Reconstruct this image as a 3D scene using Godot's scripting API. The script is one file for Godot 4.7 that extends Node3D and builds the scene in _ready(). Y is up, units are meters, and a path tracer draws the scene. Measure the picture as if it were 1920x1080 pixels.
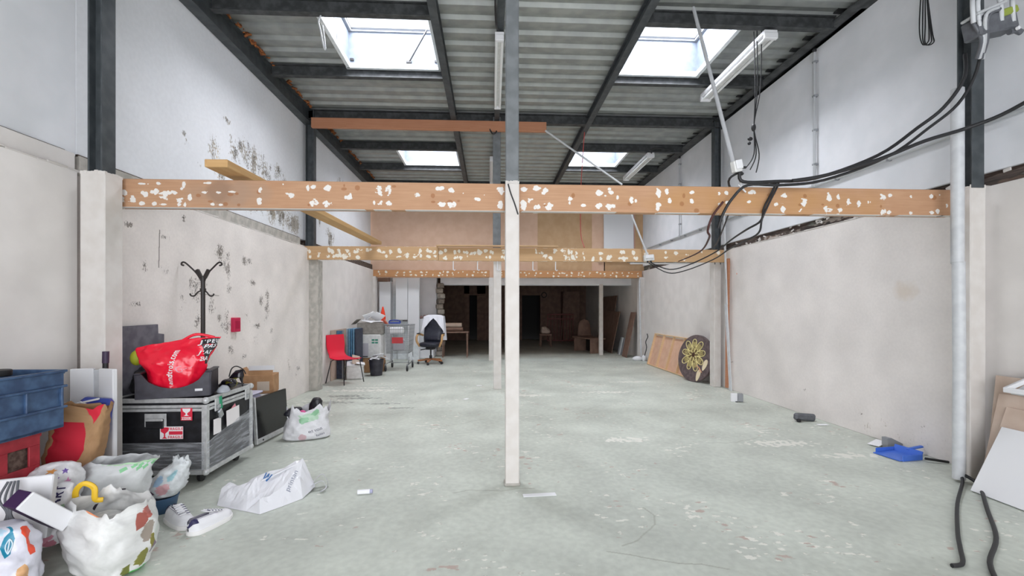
extends Node3D

var M := {}
var taken := {}
var rng := RandomNumberGenerator.new()
var NA: PackedByteArray   # smooth noise, 512 x 512
var NB: PackedByteArray   # fine noise, 512 x 512


# ------------------------------------------------------------------ mesh collector
class Mb:
	var v := PackedVector3Array()
	var n := PackedVector3Array()
	var u := PackedVector2Array()
	var c := PackedColorArray()
	var xf := Transform3D()
	var col := Color.WHITE
	var uo := Vector3.ZERO

	func uv_of(q: Vector3, m: Vector3) -> Vector2:
		var p := q + uo
		var a := m.abs()
		if a.z >= a.x and a.z >= a.y:
			return Vector2(p.x, -p.y)
		if a.x >= a.y:
			return Vector2(p.z, -p.y)
		return Vector2(p.x, p.z)

	func put(p: Vector3, m: Vector3, t: Vector2) -> void:
		v.push_back(xf * p)
		n.push_back((xf.basis * m).normalized())
		u.push_back(t)
		c.push_back(col)

	func tri(a: Vector3, b: Vector3, d: Vector3) -> void:
		var m := (b - a).cross(d - a).normalized()
		put(a, m, uv_of(a, m))
		put(d, m, uv_of(d, m))
		put(b, m, uv_of(b, m))

	func quad(a: Vector3, b: Vector3, d: Vector3, e: Vector3) -> void:
		tri(a, b, d)
		tri(a, d, e)

	# a quad whose texture runs from (0,1) at a, (1,1) at b, (1,0) at d, (0,0) at e
	func print_quad(a: Vector3, b: Vector3, d: Vector3, e: Vector3) -> void:
		var m := (b - a).cross(d - a).normalized()
		for k in [[a, Vector2(0, 1)], [d, Vector2(1, 0)], [b, Vector2(1, 1)], [a, Vector2(0, 1)], [e, Vector2(0, 0)], [d, Vector2(1, 0)]]:
			put(k[0], m, k[1])

	func box(ctr: Vector3, size: Vector3, bev := 0.003, bas := Basis()) -> Mb:
		var old := xf
		xf = xf * Transform3D(bas, ctr)
		uo = ctr if bas == Basis() else Vector3.ZERO
		var h := size / 2.0
		var b := minf(bev, minf(h.x, minf(h.y, h.z)) * 0.9)
		var i := h - Vector3(b, b, b)
		for s in [-1.0, 1.0]:
			_f(Vector3(s * h.x, -i.y, -i.z), Vector3(s * h.x, i.y, -i.z), Vector3(s * h.x, i.y, i.z), Vector3(s * h.x, -i.y, i.z), Vector3(s, 0, 0))
			_f(Vector3(-i.x, s * h.y, -i.z), Vector3(i.x, s * h.y, -i.z), Vector3(i.x, s * h.y, i.z), Vector3(-i.x, s * h.y, i.z), Vector3(0, s, 0))
			_f(Vector3(-i.x, -i.y, s * h.z), Vector3(i.x, -i.y, s * h.z), Vector3(i.x, i.y, s * h.z), Vector3(-i.x, i.y, s * h.z), Vector3(0, 0, s))
			if b > 0.0:
				for t in [-1.0, 1.0]:
					_f(Vector3(s * h.x, t * i.y, -i.z), Vector3(s * h.x, t * i.y, i.z), Vector3(s * i.x, t * h.y, i.z), Vector3(s * i.x, t * h.y, -i.z), Vector3(s, t, 0))
					_f(Vector3(s * h.x, -i.y, t * i.z), Vector3(s * h.x, i.y, t * i.z), Vector3(s * i.x, i.y, t * h.z), Vector3(s * i.x, -i.y, t * h.z), Vector3(s, 0, t))
					_f(Vector3(-i.x, s * h.y, t * i.z), Vector3(i.x, s * h.y, t * i.z), Vector3(i.x, s * i.y, t * h.z), Vector3(-i.x, s * i.y, t * h.z), Vector3(0, s, t))
					for q in [-1.0, 1.0]:
						var a1 := Vector3(s * h.x, t * i.y, q * i.z)
						var a2 := Vector3(s * i.x, t * h.y, q * i.z)
						var a3 := Vector3(s * i.x, t * i.y, q * h.z)
						if s * t * q > 0:
							tri(a1, a2, a3)
						else:
							tri(a1, a3, a2)
		xf = old
		uo = Vector3.ZERO
		return self

	func _f(a: Vector3, b: Vector3, d: Vector3, e: Vector3, out: Vector3) -> void:
		if (b - a).cross(d - a).dot(out) > 0:
			quad(a, b, d, e)
		else:
			quad(a, e, d, b)

	# a box between two points: width across, height up
	func bar(a: Vector3, b: Vector3, w: float, h: float, bev := 0.003, up := Vector3.UP) -> Mb:
		var x := (b - a).normalized()
		var z := x.cross(up).normalized()
		if z.length() < 0.5:
			z = x.cross(Vector3.FORWARD).normalized()
		var y := z.cross(x).normalized()
		return box((a + b) / 2.0, Vector3(a.distance_to(b), h, w), bev, Basis(x, y, z))

	# rows of points -> smooth surface; outside is where (along a row) x (row to row) points, flip turns it
	func grid(rows: Array, closed := false, flip := false, flat := false, uvs := Vector2(1, 1)) -> Mb:
		var nr := rows.size()
		var nc: int = rows[0].size()
		var normals := []
		for r in nr:
			var line := PackedVector3Array()
			for k in nc:
				var k0 := (k - 1 + nc) % nc if closed else maxi(k - 1, 0)
				var k1 := (k + 1) % nc if closed else mini(k + 1, nc - 1)
				var du: Vector3 = rows[r][k1] - rows[r][k0]
				var dv: Vector3 = rows[mini(r + 1, nr - 1)][k] - rows[maxi(r - 1, 0)][k]
				var m := du.cross(dv)
				if m.length_squared() < 1e-16:
					m = Vector3.UP if r > nr / 2 else Vector3.DOWN
					if flip: m = -m
				line.push_back((-m if flip else m).normalized())
			normals.push_back(line)
		var last := nc if closed else nc - 1
		for r in nr - 1:
			for k in last:
				var k1 := (k + 1) % nc
				var a: Vector3 = rows[r][k]
				var b: Vector3 = rows[r][k1]
				var d: Vector3 = rows[r + 1][k1]
				var e: Vector3 = rows[r + 1][k]
				var t0 := Vector2(float(k) / last, 1.0 - float(r) / (nr - 1)) * uvs
				var t1 := Vector2(float(k + 1) / last, 1.0 - float(r + 1) / (nr - 1)) * uvs
				if flat:
					if flip:
						_ft(a, e, d, t0, Vector2(t0.x, t1.y), t1)
						_ft(a, d, b, t0, t1, Vector2(t1.x, t0.y))
					else:
						_ft(a, b, d, t0, Vector2(t1.x, t0.y), t1)
						_ft(a, d, e, t0, t1, Vector2(t0.x, t1.y))
					continue
				var P := [[a, normals[r][k], t0], [b, normals[r][k1], Vector2(t1.x, t0.y)], [d, normals[r + 1][k1], t1], [e, normals[r + 1][k], Vector2(t0.x, t1.y)]]
				for i in ([0, 1, 2, 0, 2, 3] if flip else [0, 2, 1, 0, 3, 2]):
					put(P[i][0], P[i][1], P[i][2])
		return self

	func _ft(a: Vector3, b: Vector3, d: Vector3, ta: Vector2, tb: Vector2, td: Vector2) -> void:
		var m := (b - a).cross(d - a).normalized()
		put(a, m, ta)
		put(d, m, td)
		put(b, m, tb)

	func tube(pts: Array, r, sides := 8, caps := true) -> Mb:
		var rows := []
		var np := pts.size()
		var side := Vector3.ZERO
		for i in np:
			var p: Vector3 = pts[i]
			var t: Vector3 = (pts[mini(i + 1, np - 1)] - pts[maxi(i - 1, 0)]).normalized()
			if side == Vector3.ZERO:
				side = t.cross(Vector3.UP if absf(t.y) < 0.9 else Vector3.RIGHT).normalized()
			side = (side - t * side.dot(t)).normalized()
			var up := side.cross(t).normalized()
			var rr: float = r[i] if r is Array else r
			var ring := PackedVector3Array()
			for k in sides:
				var a := TAU * k / sides
				ring.push_back(p + (side * cos(a) + up * sin(a)) * rr)
			rows.push_back(ring)
		grid(rows, true, true)
		if caps:
			for e in [0, np - 1]:
				var ctr: Vector3 = pts[e]
				for k in sides:
					var k1 := (k + 1) % sides
					if e == 0:
						tri(ctr, rows[e][k], rows[e][k1])
					else:
						tri(ctr, rows[e][k1], rows[e][k])
		return self

	# profile of (radius, height) from bottom to top round the y axis
	func lathe(prof: Array, seg := 20) -> Mb:
		var rows := []
		for p in prof:
			var ring := PackedVector3Array()
			for k in seg:
				var a := TAU * k / seg
				ring.push_back(Vector3(p.x * cos(a), p.y, p.x * sin(a)))
			rows.push_back(ring)
		return grid(rows, true, true)

	# a flat outline (counter-clockwise in x, y) given depth along z, from z0 to z1
	func prism(poly: PackedVector2Array, z0: float, z1: float) -> Mb:
		var pts := poly
		if Geometry2D.is_polygon_clockwise(pts) == false:
			pass
		var area := 0.0
		for i in pts.size():
			area += pts[i].cross(pts[(i + 1) % pts.size()])
		if area < 0:
			pts = pts.duplicate()
			pts.reverse()
		var idx := Geometry2D.triangulate_polygon(pts)
		for i in range(0, idx.size(), 3):
			var a := pts[idx[i]]
			var b := pts[idx[i + 1]]
			var d := pts[idx[i + 2]]
			if (b - a).cross(d - a) < 0:
				var t := b
				b = d
				d = t
			tri(Vector3(a.x, a.y, z1), Vector3(b.x, b.y, z1), Vector3(d.x, d.y, z1))
			tri(Vector3(a.x, a.y, z0), Vector3(d.x, d.y, z0), Vector3(b.x, b.y, z0))
		for i in pts.size():
			var a := pts[i]
			var b := pts[(i + 1) % pts.size()]
			quad(Vector3(a.x, a.y, z0), Vector3(b.x, b.y, z0), Vector3(b.x, b.y, z1), Vector3(a.x, a.y, z1))
		return self

	func ball(ctr: Vector3, r: Vector3, seg := 14, rings := 9) -> Mb:
		var rows := []
		for i in rings + 1:
			var f := PI * i / rings - PI / 2
			var ring := PackedVector3Array()
			for k in seg:
				var a := TAU * k / seg
				ring.push_back(ctr + Vector3(cos(a) * cos(f) * r.x, sin(f) * r.y, sin(a) * cos(f) * r.z))
			rows.push_back(ring)
		return grid(rows, true, true)

	func mesh() -> ArrayMesh:
		var a := []
		a.resize(Mesh.ARRAY_MAX)
		a[Mesh.ARRAY_VERTEX] = v
		a[Mesh.ARRAY_NORMAL] = n
		a[Mesh.ARRAY_TEX_UV] = u
		a[Mesh.ARRAY_COLOR] = c
		var m := ArrayMesh.new()
		m.add_surface_from_arrays(Mesh.PRIMITIVE_TRIANGLES, a)
		return m


# ------------------------------------------------------------------ naming and metas
func numbered(called: String) -> String:
	var k: int = taken.get(called, -1) + 1
	taken[called] = k
	return called if k == 0 else "%s_%03d" % [called, k]


func tag(o: Node3D, label: String, category := "", group := "") -> Node3D:
	o.set_meta("label", label)
	if category:
		o.set_meta("category", category)
	if group:
		o.set_meta("group", group)
	return o


func thing(called: String, label: String, category: String, at := Vector3.ZERO, turn := 0.0, group := "") -> Node3D:
	var o := Node3D.new()
	o.name = numbered(called)
	add_child(o)
	o.position = at
	o.rotation.y = turn
	return tag(o, label, category, group)


func setting(called: String, label: String) -> Node3D:
	var o := Node3D.new()
	o.name = numbered(called)
	add_child(o)
	o.set_meta("label", label)
	o.set_meta("kind", "structure")
	return o


func part(called: String, mb: Mb, material: Material, parent: Node3D, label := "") -> MeshInstance3D:
	var o := MeshInstance3D.new()
	o.name = called
	o.mesh = mb.mesh()
	o.material_override = material
	parent.add_child(o, true)
	if label:
		o.set_meta("label", label)
	return o


func one(called: String, mb: Mb, material: Material, label: String, category: String, at := Vector3.ZERO, turn := 0.0, group := "") -> MeshInstance3D:
	var o := MeshInstance3D.new()
	o.name = numbered(called)
	o.mesh = mb.mesh()
	o.material_override = material
	add_child(o)
	o.position = at
	o.rotation.y = turn
	tag(o, label, category, group)
	return o


func copy(o: Node3D, label: String, at: Vector3, turn := 0.0, group := "") -> Node3D:
	var r: Node3D = o.duplicate()
	r.name = numbered(str(o.name).rstrip("0123456789").trim_suffix("_"))
	add_child(r)
	r.position = at
	r.rotation.y = turn
	tag(r, label, "", group)
	return r


# lettering: flat raised letters, facing +z of the given transform
func lettering(txt: String, height: float, material: Material, parent: Node3D, xf: Transform3D, bold := true, called := "lettering") -> MeshInstance3D:
	var f := SystemFont.new()
	f.font_names = PackedStringArray(["Droid Sans"])
	f.font_weight = 700 if bold else 400
	var t := TextMesh.new()
	t.text = txt
	t.font = f
	t.font_size = 64
	t.pixel_size = height / 46.0
	t.depth = 0.0006
	t.curve_step = 4.0
	var o := MeshInstance3D.new()
	o.name = called
	o.mesh = t
	o.material_override = material
	o.transform = xf
	parent.add_child(o, true)
	return o


func face(at: Vector3, normal: Vector3, up := Vector3.UP) -> Transform3D:
	var z := normal.normalized()
	var x := up.cross(z).normalized()
	return Transform3D(Basis(x, z.cross(x), z), at)


# ------------------------------------------------------------------ materials
func mat(col: Color, rough := 0.7, metal := 0.0) -> StandardMaterial3D:
	var m := StandardMaterial3D.new()
	m.albedo_color = col
	m.roughness = rough
	m.metallic = metal
	return m


func noise_tex(c1: Color, c2: Color, freq: float, sd: int, octaves := 4, kind := FastNoiseLite.TYPE_SIMPLEX_SMOOTH, lo := 0.25, hi := 0.75) -> NoiseTexture2D:
	var f := FastNoiseLite.new()
	f.noise_type = kind
	f.frequency = freq
	f.seed = sd
	f.fractal_octaves = octaves
	var g := Gradient.new()
	g.offsets = PackedFloat32Array([lo, hi])
	g.colors = PackedColorArray([c1, c2])
	var t := NoiseTexture2D.new()
	t.width = 256
	t.height = 256
	t.seamless = true
	t.noise = f
	t.color_ramp = g
	return t


# a surface whose tone wanders between two colours; size = metres the pattern spans before it repeats
func nmat(c1: Color, c2: Color, size: float, rough := 0.8, sd := 1, metal := 0.0, freq := 0.02, bump := 0.0) -> StandardMaterial3D:
	var m := mat(Color.WHITE, rough, metal)
	m.albedo_texture = noise_tex(c1, c2, freq, sd)
	m.uv1_triplanar = true
	m.uv1_scale = Vector3.ONE / size
	m.uv1_offset = Vector3(0.37, 0.21, 0.11) * sd
	if bump > 0.0:
		m.heightmap_enabled = true
		m.heightmap_texture = m.albedo_texture
		m.heightmap_scale = bump
	return m


# ------------------------------------------------------------------ painted surfaces
class Pic:
	var w: int
	var h: int
	var d: PackedByteArray
	var na: PackedByteArray
	var nb: PackedByteArray

	func _init(ww: int, hh: int, a: PackedByteArray, b: PackedByteArray) -> void:
		w = ww
		h = hh
		na = a
		nb = b
		d.resize(w * h * 3)

	# base colour with two scales of tone wander; sx, sy squeeze the pattern along either axis
	func fill(col: Color, amp: float, sx: float, sy: float, amp2: float, sx2: float, sy2: float) -> void:
		var r := col.r * 255.0
		var g := col.g * 255.0
		var b := col.b * 255.0
		var ma := 0.0
		var mb := 0.0
		for k in range(0, na.size(), 97):
			ma += na[k]
			mb += nb[k]
		ma /= ceilf(na.size() / 97.0)
		mb /= ceilf(nb.size() / 97.0)
		var i := 0
		for y in h:
			var ry := (int(y * sy) & 511) * 512
			var ry2 := (int(y * sy2) & 511) * 512
			for x in w:
				var k := 1.0 + (na[ry + (int(x * sx) & 511)] - ma) * amp + (nb[ry2 + (int(x * sx2) & 511)] - mb) * amp2
				d[i] = clampi(int(r * k), 0, 255)
				d[i + 1] = clampi(int(g * k), 0, 255)
				d[i + 2] = clampi(int(b * k), 0, 255)
				i += 3

	# an irregular patch: rough = how ragged its outline is, spread = how much it breaks into specks
	func blot(cx: float, cy: float, rx: float, ry: float, col: Color, op := 1.0, rough := 1.2, hard := 6.0, sp := 3.0, seed_ := 0) -> void:
		var r := col.r * 255.0
		var g := col.g * 255.0
		var b := col.b * 255.0
		var ox := seed_ * 91
		var oy := seed_ * 57
		for y in range(maxi(0, int(cy - ry * 1.5)), mini(h, int(cy + ry * 1.5) + 1)):
			var dy := (y - cy) / ry
			var row := ((int(y * sp) + oy) & 511) * 512
			for x in range(maxi(0, int(cx - rx * 1.5)), mini(w, int(cx + rx * 1.5) + 1)):
				var dx := (x - cx) / rx
				var q := dx * dx + dy * dy
				if q > 2.2:
					continue
				var a := clampf((1.0 - q + (na[row + ((int(x * sp) + ox) & 511)] / 255.0 - 0.5) * 2.0 * rough) * hard, 0.0, 1.0) * op
				if a <= 0.0:
					continue
				var i := (y * w + x) * 3
				d[i] = int(lerpf(d[i], r, a))
				d[i + 1] = int(lerpf(d[i + 1], g, a))
				d[i + 2] = int(lerpf(d[i + 2], b, a))

	# specks of mould: fine noise cut by a threshold inside a soft ellipse
	func mould(cx: float, cy: float, rx: float, ry: float, col: Color, cut := 0.5, op := 0.85, sp := 4.0) -> void:
		for y in range(maxi(0, int(cy - ry)), mini(h, int(cy + ry) + 1)):
			var dy := (y - cy) / ry
			var row := (int(y * sp * 0.7) & 511) * 512
			var row2 := (int(y * sp * 0.3 + 77) & 511) * 512
			for x in range(maxi(0, int(cx - rx)), mini(w, int(cx + rx) + 1)):
				var dx := (x - cx) / rx
				var q := 1.0 - dx * dx - dy * dy
				if q <= 0.0:
					continue
				var t := nb[row + (int(x * sp * 1.3) & 511)] / 255.0 * 0.5 + na[row2 + (int(x * sp * 0.5) & 511)] / 255.0 * 0.5
				var a := clampf((t - 0.97 + cut * 0.5 + q * 0.2) * 8.0, 0.0, 1.0) * op
				if a <= 0.0:
					continue
				var i := (y * w + x) * 3
				d[i] = int(lerpf(d[i], col.r * 255.0, a))
				d[i + 1] = int(lerpf(d[i + 1], col.g * 255.0, a))
				d[i + 2] = int(lerpf(d[i + 2], col.b * 255.0, a))

	func line(x0: float, y0: float, x1: float, y1: float, wd: float, col: Color, op := 1.0) -> void:
		var steps := int(maxf(absf(x1 - x0), absf(y1 - y0))) + 1
		for s in steps + 1:
			var t := float(s) / steps
			var px := lerpf(x0, x1, t)
			var py := lerpf(y0, y1, t)
			for yy in range(maxi(0, int(py - wd / 2 + 0.5)), mini(h, int(py + wd / 2 + 0.5) + 1)):
				for xx in range(maxi(0, int(px - wd / 2 + 0.5)), mini(w, int(px + wd / 2 + 0.5) + 1)):
					var i := (yy * w + xx) * 3
					d[i] = int(lerpf(d[i], col.r * 255.0, op))
					d[i + 1] = int(lerpf(d[i + 1], col.g * 255.0, op))
					d[i + 2] = int(lerpf(d[i + 2], col.b * 255.0, op))

	func rect(x0: float, y0: float, x1: float, y1: float, col: Color) -> void:
		for yy in range(maxi(0, int(y0)), mini(h, int(y1))):
			for xx in range(maxi(0, int(x0)), mini(w, int(x1))):
				var i := (yy * w + xx) * 3
				d[i] = int(col.r * 255.0)
				d[i + 1] = int(col.g * 255.0)
				d[i + 2] = int(col.b * 255.0)

	func poly(pts: PackedVector2Array, col: Color) -> void:
		var lo := pts[0]
		var hi := pts[0]
		for p in pts:
			lo = lo.min(p)
			hi = hi.max(p)
		for yy in range(maxi(0, int(lo.y)), mini(h, int(hi.y) + 1)):
			for xx in range(maxi(0, int(lo.x)), mini(w, int(hi.x) + 1)):
				if Geometry2D.is_point_in_polygon(Vector2(xx + 0.5, yy + 0.5), pts):
					var i := (yy * w + xx) * 3
					d[i] = int(col.r * 255.0)
					d[i + 1] = int(col.g * 255.0)
					d[i + 2] = int(col.b * 255.0)

	func tex() -> ImageTexture:
		return ImageTexture.create_from_image(Image.create_from_data(w, h, false, Image.FORMAT_RGB8, d))


func pic(w: int, h: int) -> Pic:
	return Pic.new(w, h, NA, NB)


# a material that lays a picture over metres: u0 is the coordinate at its left edge, span its width (negative if it runs the other way), top the height of its upper edge
func pmat(p: Pic, u0: float, span: float, top: float, height: float, rough := 0.85) -> StandardMaterial3D:
	var m := mat(Color.WHITE, rough)
	m.albedo_texture = p.tex()
	m.uv1_scale = Vector3(1.0 / span, 1.0 / height, 1)
	m.uv1_offset = Vector3(-u0 / span, top / height, 0)
	return m


func fixed_noise(freq: float, sd: int, octaves: int) -> PackedByteArray:
	var f := FastNoiseLite.new()
	f.noise_type = FastNoiseLite.TYPE_SIMPLEX_SMOOTH
	f.frequency = freq
	f.seed = sd
	f.fractal_octaves = octaves
	var im := f.get_seamless_image(512, 512)
	im.convert(Image.FORMAT_L8)
	return im.get_data()


func hexc(s: String) -> Color:
	return Color.html(s)


# ------------------------------------------------------------------ the scene
func _ready() -> void:
	rng.seed = 4711
	# camera: level, turned 2.8 degrees to the right, lens shifted a little so that uprights stay upright
	var cam := Camera3D.new()
	cam.name = "camera"
	cam.projection = Camera3D.PROJECTION_FRUSTUM
	cam.near = 0.05
	cam.far = 100.0
	cam.size = 0.05 * 1080.0 / 850.0
	cam.frustum_offset = Vector2(0, 0.05 * 38.0 / 850.0)
	cam.position = Vector3(0, 1.35, 0)
	cam.rotation.y = -atan(42.0 / 850.0)
	add_child(cam)
	cam.current = true

	var sky_m := ProceduralSkyMaterial.new()
	sky_m.sky_top_color = hexc("e6f0ff")
	sky_m.sky_horizon_color = hexc("f4f6fa")
	sky_m.ground_bottom_color = hexc("8a8a88")
	sky_m.ground_horizon_color = hexc("b4b4b2")
	sky_m.sky_energy_multiplier = 2.2
	var env := Environment.new()
	env.background_mode = Environment.BG_SKY
	env.sky = Sky.new()
	env.sky.sky_material = sky_m
	env.tonemap_mode = Environment.TONE_MAPPER_LINEAR
	env.tonemap_exposure = 1.13
	env.sdfgi_enabled = true
	env.ssao_enabled = true
	env.ssil_enabled = true
	var we := WorldEnvironment.new()
	we.name = "environment"
	we.environment = env
	add_child(we)

	# daylight through the four opal skylights and an unseen glowing shopfront added behind the camera
	for p in SKYLIGHTS:
		daylight(Vector3(p.x, 5.06, p.y), Vector3.DOWN, Vector2(1.14, 1.14), SKYLIGHT_POWER, hexc("f6f8ff"))
	daylight(Vector3(0.5, 1.85, 2.5), Vector3(0, 0, -1), Vector2(5.2, 2.9), FRONT_FILL_POWER, hexc("f6f8ff"))

	NA = fixed_noise(0.012, 7, 4)
	NB = fixed_noise(0.05, 23, 4)
	make_materials()
	build_floor()
	build_walls()
	build_back()
	build_ceiling()
	build_columns()
	build_timbers()
	build_services()
	build_right_things()
	build_crates()
	build_heap()
	build_case()
	build_mid()


const SKYLIGHT_POWER := 7.5
const FRONT_FILL_POWER := 1.5
const SKYLIGHTS := [Vector2(-1.27, -5.55), Vector2(2.3, -5.55), Vector2(-1.27, -9.65), Vector2(2.28, -9.55)]


func daylight(at: Vector3, towards: Vector3, size: Vector2, power: float, col: Color) -> void:
	var l := AreaLight3D.new()
	l.name = "daylight"
	l.area_size = size
	l.area_normalize_energy = false
	l.light_energy = power
	l.light_color = col
	l.area_range = 40.0
	l.area_attenuation = 2.0
	l.shadow_enabled = true
	l.transform = Transform3D(Basis.looking_at(towards, Vector3.UP if absf(towards.y) < 0.9 else Vector3.BACK), at)
	add_child(l, true)


func make_materials() -> void:
	M.steel = nmat(hexc("3b4043"), hexc("4b5053"), 0.8, 0.55, 3)
	M.steel_grey = nmat(hexc("686c6e"), hexc("777b7d"), 0.9, 0.6, 4)
	M.purlin = nmat(hexc("2f3132"), hexc("47494a"), 0.7, 0.6, 5)
	M.cream = nmat(hexc("e2ddd9"), hexc("e9e4e0"), 2.3, 0.9, 6)
	M.white_wall = nmat(hexc("e4e6ea"), hexc("ebecf0"), 2.6, 0.9, 8)
	M.casing = nmat(hexc("d2ccc6"), hexc("d9d4cf"), 0.9, 0.8, 9)
	M.sheet = nmat(hexc("969997"), hexc("a9aca8"), 1.6, 0.45, 11, 0.35)
	M.grey_render = nmat(hexc("aba79f"), hexc("c1bcb4"), 0.7, 0.95, 12)
	M.dirt = nmat(hexc("3a302b"), hexc("75665c"), 0.5, 0.95, 13, 0.0, 0.03, 0.4)
	M.white_metal = nmat(hexc("d9dfe2"), hexc("e6ebed"), 0.6, 0.4, 14)
	M.white_paint = mat(hexc("e4e4e6"), 0.5)
	M.rubble = nmat(hexc("6e3d28"), hexc("b9773f"), 0.3, 0.95, 15, 0.0, 0.05)
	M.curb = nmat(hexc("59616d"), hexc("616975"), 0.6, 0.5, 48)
	M.opal = mat(hexc("f4f6f8"), 0.5)
	M.opal.emission_enabled = true
	M.opal.emission = hexc("f4f8ff")
	M.opal.emission_energy_multiplier = 1.2
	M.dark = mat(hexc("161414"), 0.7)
	M.black = mat(hexc("1a1a1c"), 0.5)
	M.cable = mat(hexc("232325"), 0.55)
	M.wood_fresh = wood(hexc("d0ab78"), hexc("c39a66"), 31)
	M.wood_orange = wood(hexc("c0896a"), hexc("b07757"), 32)
	M.mdf = nmat(hexc("d9b59b"), hexc("dfbda4"), 1.7, 0.85, 16)
	M.mdf_dark = nmat(hexc("c3a07a"), hexc("cba984"), 1.7, 0.85, 17)
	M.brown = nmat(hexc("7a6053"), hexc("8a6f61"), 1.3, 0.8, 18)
	M.plastic_white = nmat(hexc("d6d6d4"), hexc("e2e2e0"), 0.5, 0.5, 19)
	M.plastic_grey = mat(hexc("8d8f93"), 0.5)
	M.hub = nmat(hexc("55575c"), hexc("626469"), 0.3, 0.5, 20)
	M.rack_ply = nmat(hexc("dbb196"), hexc("e2bba1"), 0.9, 0.7, 21)
	M.rack_wood = wood(hexc("e6cba6"), hexc("dcba90"), 33)
	M.slate = nmat(hexc("56494a"), hexc("6b5c5c"), 0.5, 0.7, 22)
	M.paper = mat(hexc("ececee"), 0.8)
	M.blue = mat(hexc("4470cf"), 0.4)
	M.mdf_pale = nmat(hexc("c3ad9d"), hexc("cdb9aa"), 0.9, 0.85, 24)
	M.rubble_dark = nmat(hexc("4a3630"), hexc("6d5a50"), 0.2, 0.8, 25)
	M.glove = nmat(hexc("2b2926"), hexc("47423a"), 0.1, 0.8, 26)
	M.bag_white = mat(hexc("e2e2e6"), 0.35)
	M.bag_white.backlight_enabled = true
	M.bag_white.backlight = Color(0.25, 0.25, 0.25)
	M.bag_grey = nmat(hexc("b9bab8"), hexc("d0d0ce"), 0.3, 0.5, 27)
	M.bottle = mat(hexc("1d2a1c"), 0.15)
	M.navy_bright = mat(hexc("2f3f96"), 0.4)
	M.case_black = nmat(hexc("17171a"), hexc("232328"), 0.4, 0.45, 28)
	M.alu = nmat(hexc("bfc0c0"), hexc("d2d3d3"), 0.3, 0.4, 29, 0.3)
	M.film_wrap = film(Color.WHITE, 1.0)
	M.film_wrap.albedo_texture = noise_tex(Color(0.8, 0.81, 0.83, 0.17), Color(0.86, 0.87, 0.89, 0.42), 0.02, 63, 4, FastNoiseLite.TYPE_SIMPLEX_SMOOTH, 0.3, 0.85)
	M.film_wrap.uv1_scale = Vector3(1.0, 1.6, 1)
	M.grey_felt = nmat(hexc("5f5d66"), hexc("74727a"), 0.7, 0.9, 30)
	M.black_cloth = nmat(hexc("17161a"), hexc("242328"), 0.3, 0.9, 34)
	M.tray = nmat(hexc("2c2a33"), hexc("3a3842"), 0.5, 0.45, 35)
	M.red_film = mat(hexc("f01a38"), 0.22)
	M.screen_black = mat(hexc("0f0f10"), 0.2)
	M.bin_shadow = nmat(hexc("7d6a5c"), hexc("8f7b6c"), 0.4, 0.6, 36)
	M.card = nmat(hexc("b08761"), hexc("bb926c"), 0.5, 0.85, 37)
	M.iron = mat(hexc("2c2624"), 0.45)
	M.chair_red = mat(hexc("e8203f"), 0.4)
	M.screen_dark = nmat(hexc("2c3140"), hexc("3a4052"), 0.4, 0.6, 38)
	M.blue_board = nmat(hexc("3e6e92"), hexc("5583a4"), 0.4, 0.6, 39)
	M.blue_pale = nmat(hexc("5f8cab"), hexc("759fbb"), 0.4, 0.6, 40)
	M.board_grey = nmat(hexc("8d9aa8"), hexc("9eabb8"), 0.4, 0.6, 42)
	M.panel_grey = mat(hexc("b4b2ba"), 0.5)
	M.carton_grey = nmat(hexc("8c8781"), hexc("9c9790"), 0.5, 0.85, 43)
	M.sign_red = mat(hexc("c43a3f"), 0.5)
	M.chair_wood = wood(hexc("b87f58"), hexc("9f6a45"), 34)
	M.chair_wood_pale = wood(hexc("d0a878"), hexc("bd9362"), 35)
	M.leather = nmat(hexc("1d1f2c"), hexc("2a2c3a"), 0.3, 0.35, 44)
	M.cloth = mat(hexc("e9e9f0"), 0.9)
	M.stone_a = nmat(hexc("8f8880"), hexc("aca59b"), 0.3, 0.95, 45)
	M.stone_b = nmat(hexc("756d66"), hexc("938a81"), 0.3, 0.95, 46)
	M.rubble_pink = nmat(hexc("9c7a78"), hexc("c0a19c"), 0.2, 0.95, 47)
	M.cot_red = mat(hexc("6d2f2c"), 0.6)
	M.chrome = mat(hexc("b9bcc0"), 0.3, 0.9)


# timber: grain runs along u (metres)
func wood(c1: Color, c2: Color, sd: int) -> StandardMaterial3D:
	var p := pic(512, 256)
	paint_wood(p, c1, c2, sd)
	var m := mat(Color.WHITE, 0.75)
	m.albedo_texture = p.tex()
	m.uv1_scale = Vector3(0.5, 2.0, 1)
	m.uv1_offset = Vector3(0.13 * sd, 0.29 * sd, 0)
	return m


func paint_wood(p: Pic, c1: Color, c2: Color, sd: int) -> void:
	var i := 0
	for y in p.h:
		var row := (int(y * 2.3 + sd * 31) & 511) * 512
		var row2 := (int(y * 0.5 + sd * 17) & 511) * 512
		for x in p.w:
			var g := NB[row + (int(x * 0.12 + sd * 9) & 511)] / 255.0
			var t := clampf((g - 0.3) * 1.6, 0.0, 1.0) * 0.7 + NA[row2 + (int(x * 0.5) & 511)] / 255.0 * 0.5
			t = clampf(t, 0.0, 1.0)
			p.d[i] = int(lerpf(c2.r, c1.r, t) * 255.0)
			p.d[i + 1] = int(lerpf(c2.g, c1.g, t) * 255.0)
			p.d[i + 2] = int(lerpf(c2.b, c1.b, t) * 255.0)
			i += 3


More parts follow.
